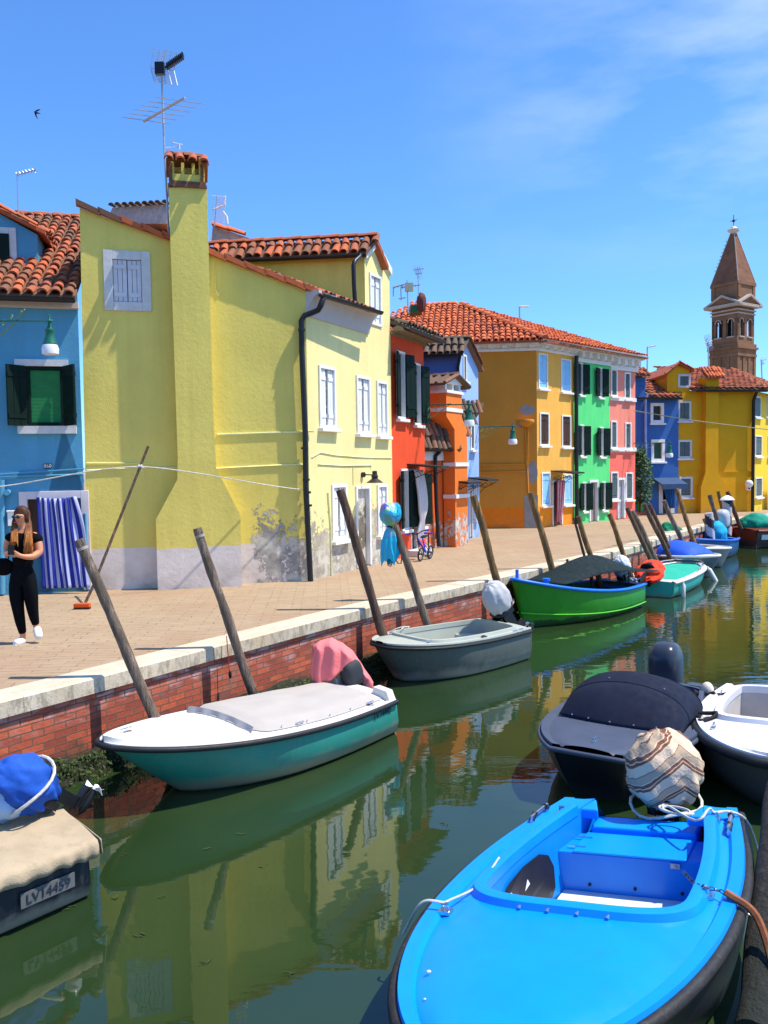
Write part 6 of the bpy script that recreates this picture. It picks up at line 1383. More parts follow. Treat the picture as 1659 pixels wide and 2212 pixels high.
# ---- boat cut by the left edge
as_, ab = V((-2.50, 6.02, 0)), V((-4.60, 3.92, 0))
abt = Boat('canvas_covered_boat', 'navy blue hulled boat under a tan canvas cover, cut by the left edge', as_, ab, 1.35, .50, .39, tw=.86, bw=.05, sm=.42, p=2.2, e=.6, rake=.4, ch=.72)
abt.hull(hull_mat('dark_navy_hull', (.010, .017, .032), (.30, .30, .26), .05, .14)); abt.deck(M('tan_deck', (.3, .25, .18), .7), .2, .7, .1)
TAN = M('tan_canvas', (.42, .325, .21), .9, .12, 4, 90, .4, dirt=(.26, .20, .12), dirtamt=.5)
b = MB(); nn = 260
def tan(u, v):
    t = -.02+1.0*u; s_ = (v*2-1); hw = abt.half(max(0, min(.97, t)))+.035; k = min(1, abs(s_)/.86); y = math.copysign(hw*k, s_); z = abt.sheer(max(0, t))+.05+.06*(1-k*k)+.02*noise.noise(V((u*8, v*5, 1)))
    if abs(s_) > .86: e_ = (abs(s_)-.86)/.14; z -= e_*(.095+.012*sin(u*47)+.02*noise.noise(V((u*30, s_*2, 3)))); y += math.copysign(.012*sin(u*150+3*sin(u*20))*e_+.01, s_)
    return V((t*abt.L, y, z))
b.grid(tan, nn, 40); b.grid(lambda u, v: V((-.02*abt.L-.02-.01*sin(u*40)*v, (u*2-1)*(abt.half(0)+.04), abt.sheer(0)+.055-.11*v+.03*(1-(u*2-1)**2)*(1-v))), 60, 5); b.build('canvas_cover', TAN, abt.root, smooth=60, T=abt.T, solid=.006)
tp = abt.T((.30, abt.outer(.10, 1).y+.020, abt.sheer(.10)-.165)); xd = abt.T((.15, abt.half(.05), .3))-abt.T((.60, abt.half(.2), .3)); xd.z = 0; xd.normalize(); nrm_ = xd.cross(V((0, 0, 1)))
b = MB(); b.box(tp-nrm_*.006, xd*.19, nrm_*.005, V((0, 0, .05))); pl = b.build('registration_plate', M('plate_grey', (.13, .135, .135), .6), abt.root, smooth=0)
text_mesh('registration_number', 'LV14459', .088, M('registration_ink', (.03, .04, .06), .5), tp+nrm_*.004, xd, V((0, 0, 1)), pl)
BLC = M('royal_blue_cloth', (.01, .08, .42), .8, .15, 6, 11, .9); LBC = M('light_blue_cloth', (.28, .46, .72), .85, .1, 6, 11, .9)
mo, mT = outboard(abt, .05, 50, .72, .10, long=.42, cover=BLC, cov=(.27, .22, .36), cofs=(.05, 0, .02), seed=13, amp=.12, lift=.22, prop=WHITE)
b = MB(); b.ball((.10, -.10, .34), (.25, .22, .30), 30, 18, wrinkle(.2, 1.8, 21)); b.build('cloth_wrap', LBC, mo, smooth=70, T=mT)
b = MB(); b.tube([mT((-.07+.31*cos(a), .27*sin(a), .20+.05*sin(a*2))) for a in [k*pi/12 for k in range(24)]], .012, 6, closed=True); b.build('tie_cord', ROPEW, mo)

# ------------------------------------------------------------------ mooring poles
def pole(top, bot, r, mat, label, off=.32, collar=False, lean_y=0., stripes=False, cap=False, grp='mooring poles along the quay', rt=None, name='mooring_pole'):
    p, i = quay_at(bot[0], off); a = D(bot, p.y); c = D(top, p.y+lean_y); d = (c-a).normalized()
    foot = a-d*((a.z-(-1.5))/max(.3, d.z)) if a.z > -1.5 else a
    n = 48; P = []; R = []; sd = hash(label) % 97
    sd = sum(ord(x) for x in label) % 97
    for k in range(n+1):
        t = k/n; q_ = foot.lerp(c, t); q_ = q_+V((noise.noise(V((t*3, sd, 0))), noise.noise(V((t*3, sd, 7))), 0))*r*.55; P.append(q_); R.append((r*(1.06-.14*t))*(1+.12*noise.noise(V((t*9, sd, 3)))+.10*noise.noise(V((t*26, sd, 5)))))
    b = MB()
    if stripes:
        m_ = 14; b.v = []; x = d.orthogonal().normalized(); y = d.cross(x); n = 60; H = (c-foot).length
        for k in range(n+1):
            for j in range(m_): an = 2*pi*j/m_; b.v.append(foot.lerp(c, k/n)+(x*cos(an)+y*sin(an))*r)
        for k in range(n):
            for j in range(m_): b.f.append([k*m_+j, k*m_+(j+1) % m_, (k+1)*m_+(j+1) % m_, (k+1)*m_+j]); b.m.append(int(((k/n*H)/.62+j/m_) % 1 < .5)); b.att.append(0)
        b.f.append([n*m_+j for j in range(m_)]); b.m.append(0); b.att.append(0)
        o = b.build(name, [M('pole_white', (.55, .50, .50), .7, .1), M('pole_dark_stripe', (.035, .025, .035), .7, .1)], None, smooth=40)
    else:
        b.tube(P, R, 12); o = b.build(name, mat, None, smooth=60)
    setp(o, label, 'mooring pole', grp)
    if collar: b = MB(); e_ = c-d*.11; b.tube([e_, e_+d*.03], R[-1]*1.12, 12); b.build('collar', M('pale_band', (.34, .30, .25), .8), o, smooth=50)
    if cap: b = MB(); b.lathe(c, [(r*1.5, -.03), (r*1.55, .0), (r*1.1, .07), (r*.4, .13), (0, .14)], 14); b.build('cap', TRIMW, o, smooth=50)
    return foot, c, p
K = pole((170, 1166), (335, 1550), .054, POLE_G, 'knotty grey mooring pole with a pale band near the top, nearest the walking woman', collar=True)
pole((426, 1141), (548, 1502), .056, POLE_G, 'grey cracked mooring pole rising behind the deck of the green hulled boat', collar=True)
pole((734, 1058), (835, 1397), .066, POLE_B, 'tall smooth brown mooring pole between the pink towel and the grey dinghy')
pole((853, 1135), (925, 1352), .062, POLE_G, 'grey mooring pole with the turquoise bag hung over its head')
pole((1022, 1071), (1100, 1345), .068, POLE_Y, 'mossy ochre mooring pole just left of the lime green boat bow')
pole((1145, 1064), (1204, 1264), .068, POLE_Y, 'ochre footed mooring pole rising behind the lime green boat')
pole((1239, 1118), (1274, 1243), .030, POLE_B, 'thin dark mooring stake beside the ochre one behind the awning')
pole((1249, 1115), (1287, 1235), .058, POLE_Y, 'ochre mooring pole in front of the green house corner')
pole((1316, 1110), (1355, 1222), .062, POLE_Y, 'ochre brown mooring pole before the coral house, behind the red motor cover')
pole((1354, 1097), (1408, 1215), .060, POLE_B, 'left pole of the grey brown pair touching each other by the mint boat')
pole((1365, 1104), (1418, 1212), .075, POLE_G, 'thicker right pole of the grey brown pair by the mint boat')
pole((1391, 1088), (1443, 1196), .065, POLE_B, 'left pole of the dark brown pair before the cobalt house')
pole((1402, 1089), (1450, 1192), .062, POLE_B, 'right pole of the dark brown pair before the cobalt house')
pole((1434, 1081), (1474, 1170), .070, POLE_G, 'grey mooring pole leaning in front of the cobalt house doorway')
pole((1461, 1056), (1494, 1160), .070, POLE_Y, 'yellow varnished mooring pole rising over the green covered motor', lean_y=.4)
pole((1531, 1108), (1535, 1160), .13, POLE_B, 'short thick black and white striped pole behind the cyan cloth', stripes=True, grp='striped poles')
pole((1533, 1069), (1553, 1138), .075, POLE_G, 'grey mooring pole between the two striped poles')
pole((1551, 1061), (1566, 1120), .065, POLE_Y, 'slim ochre mooring pole left of the capped striped pole', off=.1)
pole((1571, 1079), (1570, 1142), .15, POLE_B, 'tall spiral striped pole with a white cap', stripes=True, cap=True, grp='striped poles')
pole((1571, 1062), (1596, 1132), .075, POLE_B, 'dark mooring pole leaning right behind the capped striped pole', off=.2)
pole((1521, 1120), (1528, 1140), .07, POLE_G, 'stubby pale pole beside the short striped one', off=.2)
pole((1225, 1208), (1232, 1250), .03, POLE_B, 'low dark stake beside the quay stairs, left of the thin tall stake', off=.15)
# pole at the right edge, its shade put into the dark wood colour
b = MB(); a = V((2.52, 4.7, -1.6)); c = D(q(20, 700, 700), 5.15); c = V((2.62, 5.0, -.55)); b = MB()
foot = D((1625, 2230), 4.0); top = D((1680, 1700), 5.6)
b.tube([foot.lerp(top, k/10)+V((noise.noise(V((k*.5, 1, 0))), noise.noise(V((k*.5, 8, 0))), 0))*.02 for k in range(11)], [.085-.001*k for k in range(11)], 12); setp(b.build('mooring_pole', pole_mat('shaded_black_wood', (.028, .022, .018), (.018, .015, .012))), 'dark shaded mooring post along the right side of the azure boat', 'mooring pole', 'mooring poles along the quay')
# iron rungs near the thin stakes
b = MB(); p, i = quay_at(1240, .06)
for z_ in (-.2, -.38): t_ = (qf[i+1]-qf[i]).normalized(); b.tube([V((p.x, p.y, z_))-t_*.2, V((p.x, p.y, z_))-t_*.2+qn[i]*.12, V((p.x, p.y, z_))+t_*.2+qn[i]*.12, V((p.x, p.y, z_))+t_*.2], .012, 6)
b.build('mooring_ring', IRON, qt)

# bag over the fourth pole
p_, _ = quay_at(925, .32); yb = p_.y
bt_ = D(q(4, 1360, 640), yb-.02)
def bagmat():
    mt, t, N, L, P = nodes('printed_bag'); pos = coord(t, 'Object'); n = N.new('ShaderNodeTexVoronoi'); n.inputs['Scale'].default_value = 7; L.new(pos, n.inputs[0])
    s = N.new('ShaderNodeSeparateXYZ'); L.new(pos, s.inputs[0]); k = rng(t, s.outputs[2], .46, .56, 0, 1)
    h = N.new('ShaderNodeHueSaturation'); h.inputs['Saturation'].default_value = 1.1; h.inputs['Value'].default_value = .7; L.new(n.outputs['Color'], h.inputs['Color'])
    c = mixc(t, mth(t, 'MULTIPLY', k, rng(t, nz_(t, pos, 5, 2), .45, .55, 0, .8)), (.01, .42, .62), h.outputs[0]); L.new(c, P.inputs['Base Color']); P.inputs['Roughness'].default_value = .35; L.new(bump(t, nz_(t, pos, 12, 4), .5, .02), P.inputs['Normal']); return mt
b = MB(); sc_ = yb/1788*.2976
prof = [(0, 558, 52), (.04, 562, 70), (.10, 600, 78), (.2, 640, 66), (.3, 680, 32), (.36, 695, 24), (.45, 730, 40), (.6, 800, 55), (.8, 880, 58), (.95, 930, 52), (1, 945, 46)]
def bag(u, v):
    x = v; k = [i for i in range(len(prof)-1) if prof[i][0] <= x <= prof[i+1][0]][0]; f_ = (x-prof[k][0])/(prof[k+1][0]-prof[k][0]); yy_ = prof[k][1]+(prof[k+1][1]-prof[k][1])*f_; rr = (prof[k][2]+(prof[k+1][2]-prof[k][2])*f_)*sc_
    a = 2*pi*u; c = D(q(4, 1358-22*x+10, yy_), yb-.02); r_ = rr*(1+.13*sin(a*9+x*4+2*sin(x*5))*(.4+.6*x)+.10*sin(a*2+x*2)); nn_ = noise.noise(V((cos(a)*1.6, sin(a)*1.6, x*3))); fl_ = max(0, .12-x)*2.2; return c+V((cos(a)*r_*(1+.30*nn_)+.05*nn_*x, sin(a)*r_*.6, (.05*sin(a*3+1)+.03*sin(a*7))*(1 if x > .85 else 0)*(x-.85)*6+fl_*.35*sin(a*2+.6)))
b.grid(bag, 60, 50); b.poly([bag(k/30, 0) for k in range(30)][::-1]); setp(b.build('shopping_bag', bagmat(), None, smooth=60), 'turquoise plastic bag knotted over the head of a mooring pole', 'bag')

bgo = [o_ for o_ in C.objects if o_.name.startswith('shopping_bag')][0]
b = MB(); c_ = D(q(4, 1365, 945), yb-.03); b.tube([c_+V((-.06, 0, .02)), c_+V((-.05, 0, -.05)), c_+V((-.01, 0, -.07)), c_+V((.02, 0, .0))], .010, 6); b.build('strap', BLK, bgo)
b = MB(); b.tube([c_+V((.06, 0, .05)), c_+V((.10, 0, -.02)), c_+V((.15, 0, -.03)), c_+V((.17, 0, .12))], .010, 6); b.build('strap', BLK, bgo)
b = MB(); b.tube([D(q(4, 1362, 690), yb-.02)+V((.058*cos(a), .045*sin(a), .01*sin(2*a))) for a in [k*pi/6 for k in range(12)]], .014, 6, closed=True); b.build('tie_cord', BLK, bgo)
# red line hanging on the quay
pr_, _ = quay_at(490, .03)
rope('red_cord', [D(q(2, 1480, 1500), pr_.y-.0), D(q(9, 1497, 380), pr_.y+.0), D(q(9, 1500, 410), pr_.y)], .006, M('red_cord', (.6, .06, .02), .8), None, 0, 6, label='thin red cord hanging down the quay wall beside the second pole', cat='cord')
b = MB(); b.ball(D(q(9, 1503, 425), pr_.y), (.02, .02, .05), 8, 6); b.build('weight', BLK, [o for o in C.objects if o.name == 'red_cord'][0])

# ------------------------------------------------------------------ street lamps on brackets
def street_lamp(W, r, wallpt, lamppt, drop, label, scroll=True, sc=1., plate=False):
    u, z = W.uv(q(r, *wallpt)); base = W.pt(u, z, 0); tip = D(q(r, *lamppt), None or base.y) if False else None
    d = ray(q(r, *lamppt)); t = (base-O).dot(W.u)/d.dot(W.u) if abs(d.dot(W.u)) > .12 else None
    tip = O+d*t if t and 0 < ((O+d*t)-base).length < 4 and ((O+d*t)-base).dot(W.n) > .2 else D(q(r, *lamppt), base.y-.9)
    return base, tip
def lamp_at(base, tip, label, sc=1., scroll=True):
    root = thing('street_lamp', label, 'street lamp', base, 'bracket street lamps'); d = (tip-base); h = V((d.x, d.y, 0)).normalized(); up = V((0, 0, 1)); Lh = d.length
    b = MB(); b.tube([base, tip+h*.08*sc], .018*sc, 8); b.ball(tip+h*.09*sc, .03*sc, 8, 6); b.build('arm', LAMPG, root)
    if scroll:
        b = MB(); b.tube([base-up*.42*sc, base-up*.36*sc+h*.25*Lh, base-up*.16*sc+h*.5*Lh, base-up*.02+h*.62*Lh], .013*sc, 6)
        for (cx_, cz_, R, sg) in ((.10, .14, .10, 1), (.26, .13, .09, -1), (.40, .09, .06, 1), (.13, .32, .07, -1), (.56, .06, .04, 1)):
            b.tube([base+h*(cx_*Lh)-up*cz_*sc+(h*cos(a)+up*sin(a)*sg)*R*sc*(1-a/9.5) for a in [k*.45 for k in range(18)]], .010*sc, 5)
        b.build('scroll_bracket', M('pale_green_iron', (.16, .28, .10), .5, .2), root)
    b = MB(); b.lathe(tip, [(.0, .14), (.02, .12), (.02, .04), (.035, .02), (.03, -.05), (.02, -.08), (.05, -.12), (.09, -.14), (.095, -.17), (.08, -.20), (.085, -.28), (.11, -.36), (.13, -.42), (.125, -.44), (0, -.44)] if sc == 1 else [(x*sc, y*sc) for x, y in [(.0, .14), (.02, .12), (.02, .04), (.035, .02), (.03, -.05), (.05, -.12), (.09, -.14), (.095, -.17), (.08, -.20), (.085, -.28), (.11, -.36), (.13, -.42), (0, -.44)]], 16); b.build('lamp_head', LAMPG, root, smooth=40)
    b = MB(); b.lathe(tip, [(.13*sc, -.43*sc), (.155*sc, -.50*sc), (.15*sc, -.60*sc), (.10*sc, -.62*sc), (.0, -.62*sc)], 16); b.build('lamp_shade', MILK, root, smooth=50)
    return root
W_ = BS; bp = BS.at(q(1, -70, 935)); lamp_at(bp, D(q(1, 322, 940), 12.2), 'green street lamp with a white shade on the sky blue house', .78)
bp = RF.pt(RF.len-.05, RF.uv(q(5, 325, 992))[1], 0); lamp_at(bp, D(q(5, 697, 992), bp.y-1.2), 'green street lamp reaching past the vermilion house on a scrolled bracket', .8)
bp = PF.pt(PF.len-.02, PF.uv(q(5, 750, 1167))[1], 0); lamp_at(bp, D(q(5, 1043, 1163), bp.y-1.4), 'green street lamp in front of the shaded ochre side wall', .8)
bp = CF.pt(CF.len-.1, CF.uv(q(6, 548, 1742))[1], 0); lamp_at(bp, D(q(6, 803, 1740), bp.y-1.2), 'green street lamp in front of the cobalt house', .85)

# ------------------------------------------------------------------ aerials
def aerial(mast, label, elems=(), r=.018, y=20., extra=None, name='tv_aerial'):
    b = MB(); P = [D(p, y) for p in mast]; b.tube(P, r, 6); o = b.build(name, ALU, None); setp(o, label, 'aerial', 'television aerials')
    for kind, a, c, n, half, ang in elems:
        b = MB(); A_ = D(a, y); B_ = D(c, y+ang[2] if len(ang) > 2 else y); b.tube([A_, B_], r*.9, 6); ex, ez = D((a[0]+ang[0], a[1]+ang[1]), y)-A_, None
        e = ex.normalized()
        for k in range(n): p = A_.lerp(B_, (k+.3)/n); b.tube([p-e*half, p+e*half], r*.35, 4)
        b.build('yagi', ALU, o)
    return o, y
o, y = aerial([q(14, 595, 2160), q(14, 545, 1180), q(14, 515, 350)], 'tall mast with a grid aerial and a long yagi beside the lime chimney', [('y', q(14, 320, 910), q(14, 768, 650), 6, .42, (40, 5.5, -.5))], .02, 14.75)
b = MB(); g1 = [q(14, 430, 115), q(14, 682, 155), q(14, 650, 350), q(14, 395, 320)]; g2 = [q(14, 395, 325), q(14, 650, 355), q(14, 688, 515), q(14, 435, 480)]
for g_, dy in ((g1, -.12), (g2, -.12)):
    Pg = [D(g_[i], y+(dy if (i < 2) == (g_ is g1) else 0)) for i in range(4)]
    for k in range(10): b.tube([Pg[0].lerp(Pg[3], k/9), Pg[1].lerp(Pg[2], k/9)], .004, 4)
    for k in range(5): b.tube([Pg[0].lerp(Pg[1], k/4), Pg[3].lerp(Pg[2], k/4)], .005, 4)
b.build('grid_reflector', ALU, o)
b = MB(); a_, c_ = D(q(14, 560, 320), y), D(q(14, 745, 195), y-.4); b.tube([a_, c_], .022, 6)
for k in range(10): p = a_.lerp(c_, (k+1)/10); b.box(p, V((.012, 0, 0)), V((0, .05, 0)), V((0, 0, .045)))
b.box(a_-V((.1, 0, .02)), V((.08, 0, 0)), V((0, .05, 0)), V((0, 0, .10))); b.build('director_boom', BLK, o)
b = MB(); b.tube([D(q(14, 560, 1195), y), D(q(14, 700, 1185), y)], .008, 6); b.tube([D(q(14, 708, 1215), y), D(q(14, 708, 1150), y)], .018, 8); b.tube([D(q(14, 640, 1140), y), D(q(14, 745, 1160), y)], .008, 6); b.prism([D(q(14, 632, 1100), y), D(q(14, 658, 1140), y), D(q(14, 640, 1158), y), D(q(14, 628, 1150), y)], V((0, .01, 0))); setp(b.build('wind_vane', WHITE, None), 'small white wind vane on the tiled cap of the lime chimney', 'wind vane')
o, y = aerial([q(14, 1090, 2050), q(14, 1120, 1710)], 'white grid aerial just right of the lime chimney', (), .012, 16.2)
b = MB()
for k in range(14): yy_ = 1720+k*22; b.tube([D(q(14, 1060, yy_-5), y), D(q(14, 1215 if k < 6 else 1200, yy_+5), y-.1)], .004, 4)
b.tube([D(q(14, 1210, 1715), y), D(q(14, 1200, 1800), y)], .016, 6); b.tube([D(q(14, 1185, 1890), y), D(q(14, 1225, 1940), y), D(q(14, 1235, 2025), y)], .02, 6); b.tube([D(q(14, 1070, 1870), y), D(q(14, 1215, 1810), y)], .018, 6); b.build('grid_reflector', WHITE, o)
aerial([(40, 466), (37, 374)], 'thin aerial on the roof of the sky blue house', [('y', (36, 378), (78, 367), 6, .06, (10, 12, 0))], .015, 19.)
aerial([q(5, 215, 265), q(5, 208, 5)], 'aerial with a square receiver behind the vermilion house roof', [('y', q(5, 95, 65), q(5, 185, 40), 3, .05, (0, 20, 0)), ('y', q(5, 155, 65), q(5, 310, 42), 3, .05, (0, 20, 0))], .025, 26.)
b = MB(); b.box(D(q(5, 222, 62), 25.9), V((.13, 0, 0)), V((0, .05, 0)), V((0, 0, .13))); b.build('receiver', M('cream_receiver', (.6, .55, .35), .6), [o_ for o_ in C.objects if o_.name.startswith('tv_aerial')][-1])
b = MB(); b.tube([D(q(5, 98, 135), 26), D(q(5, 98, 60), 26)], .02, 5); b.tube([D(q(5, 160, 165), 26), D(q(5, 157, 60), 26)], .02, 5); b.tube([D(q(5, 140, 155), 26), D(q(5, 195, 145), 26)], .015, 5); b.build('drop_arm', ALU, [o_ for o_ in C.objects if o_.name.startswith('tv_aerial')][-1])
aerial([(904, 640), (903, 578)], 'whitish aerial cluster above the vermilion house', [('y', (893, 583), (915, 580), 5, .16, (3, 10, 0)), ('y', (898, 592), (912, 590), 3, .2, (3, 10, 0))], .018, 27.)
aerial([(1123, 702), (1122, 662)], 'bent aerial rising from the big orange hipped roof', [('y', (1122, 662), (1142, 662), 2, .03, (0, 10, 0))], .03, 30.)
aerial([q(6, 642, 1275), q(6, 643, 1042)], 'tall thin aerial on the cobalt house', [('y', q(6, 640, 1045), q(6, 708, 1032), 4, .05, (0, 10, 0))], .03, 36.)
aerial([q(6, 1087, 1200), q(6, 1085, 1005)], 'white aerial cluster on the yellow house roof', [('y', q(6, 1065, 1015), q(6, 1115, 1000), 5, .35, (3, 12, 0)), ('y', q(6, 1075, 1030), q(6, 1110, 1020), 3, .3, (3, 12, 0))], .03, 38.)
aerial([q(6, 1477, 1305), q(6, 1470, 1135)], 'aerial at the right edge beside the bell tower', [('y', q(6, 1465, 1140), q(6, 1508, 1128), 4, .08, (0, 10, 0)), ('y', q(6, 1468, 1165), q(6, 1492, 1160), 3, .08, (0, 10, 0))], .03, 42.)
b = MB(); y = 27.2; b.prism([D(q(5, 232, 260), y), D(q(5, 330, 250), y), D(q(5, 330, 200), y), D(q(5, 232, 204), y)], V((0, .8, 0))); o = setp(b.build('roof_tank', M('green_tank', (.02, .14, .06), .6), None, smooth=0), 'dark green box standing on the roof behind the vermilion house', 'roof tank')
b = MB(); b.ball(D(q(5, 320, 182), y), (.16, .16, .32), 10, 8, wrinkle(.2, 3, 3)); setp(b.build('chimney_pot', M('dark_red_clay', (.16, .04, .03), .8), None), 'dark red clay chimney pot beside the green roof box', 'chimney pot')
# overhead cable
rope('overhead_cable', [D(q(6, 540, 1505), 31), D(q(6, 1000, 1580), 30), D(q(6, 1560, 1648), 29)], .018, M('cable_grey', (.35, .33, .2), .8), None, .0, 8, label='thin cable slung across the cobalt and yellow house fronts', cat='cable')

# ------------------------------------------------------------------ swallow
b = MB(); yb = 26.
def bp_(x, y_): return D((54.9+.0331*x, 219.4+.0331*y_), yb)
n_ = V((0, .02, 0))
b.prism([bp_(*p) for p in ((530, 660), (640, 620), (760, 690), (860, 720), (975, 770), (860, 760), (730, 770), (640, 740), (570, 700))], n_*2)
b.prism([bp_(*p) for p in ((630, 620), (700, 560), (820, 505), (970, 505), (900, 560), (800, 600), (730, 650), (700, 690))], n_)
b.prism([bp_(*p) for p in ((600, 700), (700, 740), (720, 900), (760, 1020), (815, 1130), (760, 1100), (670, 960), (600, 830))], n_)
b.ball(bp_(670, 690), (.035, .03, .022), 10, 6); setp(b.build('swallow', M('swallow_feather', (.01, .01, .03), .7), None, smooth=0), 'dark swallow gliding in the open sky at the upper left', 'bird')

# ------------------------------------------------------------------ broom propping the washing line
bt0 = G(q(2, 556, 1308)); tp_ = D(q(2, 968, 262), 13.55)
br = thing('broom', 'long handled broom with an orange head propping up the washing line', 'broom', bt0)
b = MB(); b.tube([bt0+V((0, 0, .05))]+[bt0.lerp(tp_, k/8) for k in range(1, 9)], [.022]*9, 8); b.build('handle', POLE_B, br)
b = MB(); c = G(q(2, 520, 1325)); b.bx(c.x-.08, c.x+.16, c.y-.04, c.y+.05, .03, .09); b.build('brush_head', M('orange_plastic', (.75, .10, .01), .5), br, smooth=0, bevel=.01)
b = MB(); b.bx(c.x-.075, c.x+.155, c.y-.035, c.y+.045, .0, .031); b.build('bristles', M('dark_bristle', (.05, .02, .015), .9), br, smooth=0)
kn = bt0.lerp(tp_, (400-1308)/(262-1308)+0.0)
l0 = D(q(2, -60, 530), 13.2); l1 = LS.at(q(4, 722, 421), .1)
rope('washing_line', [l0, kn, l1], .010, ROPEW, None, .03, 12, label='pale washing line strung over the broom handle to the drainpipe', cat='washing line')
b = MB(); 
for k in range(5): a = k*1.3; b.tube([kn, kn+V((.07*cos(a), -.02, .06*sin(a)-.03))], .009, 5)
b.tube([kn+V((-.03, 0, 0)), kn+V((.03, 0, .0))], .03, 8); b.build('knot', ROPEW, [o_ for o_ in C.objects if o_.name == 'washing_line'][0])

# ------------------------------------------------------------------ shrub, pot
b = MB(); random.seed(5)
c0 = D(q(8, 500, 500), 32.6)
for k in range(2600):
    z = random.random()**.8; w_ = .62*(.5+.7*sin(pi*(.15+.8*z))); a = random.uniform(0, 2*pi); rr = w_*sqrt(random.random())*(.8+.4*noise.noise(V((z*5, a, 0))))
    p = c0+V((rr*cos(a)*.9, rr*sin(a)*.6, .35+z*2.15)); d = V((random.gauss(0, 1), random.gauss(0, 1), random.gauss(0, 1))).normalized(); e = d.orthogonal().normalized(); l = random.uniform(.04, .08); b.poly([p-d*l, p+e*l*.5, p+d*l, p-e*l*.5])
pl_ = thing('climbing_shrub', 'leafy dark green shrub between the coral and cobalt houses', 'shrub', c0); b.build('foliage', M('shrub_leaf', (.03, .085, .02), .6, .6, 3, 40, 0), pl_, smooth=0)
b = MB(); b.tube([c0, c0+V((.05, 0, .9)), c0+V((-.05, 0, 1.7))], [.05, .04, .02], 6); b.build('trunk', WOODD, pl_)
pt_ = thing('flower_pot', 'lime green plant pot on a low brick plinth beside the coral house', 'plant pot', G(q(8, 492, 520)))
c = G(q(8, 492, 520)); b = MB(); b.lathe(c, [(.16, .12), (.22, .50), (.25, .55), (.20, .55), (0, .5)], 14); b.build('pot', M('lime_plastic_pot', (.04, .45, .03), .5), pt_); b = MB(); b.bx(c.x-.4, c.x+.3, c.y-.3, c.y+.3, 0, .13); b.build('plinth', M('brick_plinth', (.35, .14, .08), .8), pt_, smooth=0)
b = MB()
for k in range(160): d = V((random.gauss(0, 1), random.gauss(0, 1), abs(random.gauss(0, 1)))).normalized(); p = c+V((0, 0, .58))+d*random.uniform(.05, .25); e = d.orthogonal().normalized(); b.poly([p-d*.06, p+e*.03, p+d*.06, p-e*.03])
b.build('foliage', M('pot_leaf', (.04, .16, .03), .6, .4), pt_, smooth=0)

# ------------------------------------------------------------------ child's bicycle and scooter
def wheel(parent, c, axis, r, tyre, name='wheel'):
    axis = V(axis).normalized(); x = axis.cross(V((0, 0, 1))).normalized(); z = x.cross(axis); b = MB()
    b.tube([c+(x*cos(a)+z*sin(a))*r for a in [2*pi*k/24 for k in range(24)]], tyre, 8, closed=True); b.tube([c-axis*.03, c+axis*.03], .018, 8); w_ = b.build(name, RUB, parent)
    b = MB()
    for k in range(10): a = 2*pi*k/10; b.tube([c, c+(x*cos(a)+z*sin(a))*(r-tyre)], .003, 4)
    b.tube([c+(x*cos(a)+z*sin(a))*(r-tyre) for a in [2*pi*k/24 for k in range(24)]], .006, 6, closed=True); b.build('rim', STEEL, w_)
fw_ = G(q(17, 555, 1865)); BD = V((.42, .90, 0)).normalized(); fc = fw_+V((-.03, -.0, .155)); rc = fc+BD*.50+V((.02, 0, 0))
bi = thing('child_bicycle', 'small blue child bicycle parked outside the vermilion doorway', 'bicycle', (fc+rc)/2-V((0, 0, .155)))
tl = V((.12, 0, 1)).normalized()*-1; ax = V((-BD.y, BD.x, .12)); wheel(bi, fc, ax, .135, .022); wheel(bi, rc, ax, .135, .022)
lean = V((-.10, 0, 0)); hd_ = fc+V((0, 0, .34))+lean+BD*.08; st_ = fc+V((0, 0, .46))+lean*1.2+BD*.12; bb_ = fc+BD*.28+V((0, 0, .02)); se = fc+BD*.38+V((0, 0, .33))+lean
PB = M('violet_blue_enamel', (.04, .05, .45), .3, .1); b = MB()
for a_, c_, r_ in ((hd_, bb_, .022), (hd_-V((0, 0, .06)), bb_+V((0, 0, .04)), .016), (bb_, se, .016), (bb_, rc, .012), (se-V((0, 0, .1)), rc, .010)): b.tube([a_, c_], r_, 8)
b.build('frame', PB, bi); b = MB(); b.tube([fc+ax.normalized()*.03, hd_], .011, 6); b.tube([fc-ax.normalized()*.03, hd_], .011, 6); b.tube([hd_, st_], .014, 6); b.build('fork', BLK, bi)
sd_ = V((1, -.25, .12)).normalized(); b = MB(); b.tube([st_-sd_*.27, st_-sd_*.12, st_-V((0, 0, .03)), st_+sd_*.12+V((0, 0, .03)), st_+sd_*.27+V((0, 0, .04))], .013, 6); b.mi = 1; b.tube([st_-sd_*.28, st_-sd_*.18], .02, 8); b.tube([st_+sd_*.18+V((0, 0, .035)), st_+sd_*.28+V((0, 0, .04))], .02, 8); b.build('handlebar', [BLK, PB], bi)
b = MB(); b.prism([se+V((-.05, -.02, 0)), se+V((.05, -.02, 0)), se+BD*.17+V((.06, 0, .02)), se+BD*.17+V((-.06, 0, .02))], V((0, 0, .03))); b.build('saddle', BLK, bi, smooth=0)
sc0 = D(q(17, 780, 1540), fc.y+.35); k_ = G(q(17, 850, 1720)); scr = thing('kick_scooter', 'dark kick scooter with a purple grip standing behind the small bicycle', 'scooter', V((sc0.x, k_.y, 0)))
yS = k_.y; b = MB(); b.tube([D(q(17, 775, 1540), yS), D(q(17, 770, 890), yS)], .016, 6); b.tube([D(q(17, 620, 880), yS), D(q(17, 930, 888), yS)], .014, 6); b.mi = 1; b.tube([D(q(17, 800, 885), yS), D(q(17, 930, 888), yS)], .022, 8); b.tube([D(q(17, 610, 875), yS), D(q(17, 720, 880), yS)], .022, 8); b.build('stem', [BLK, PB], scr)
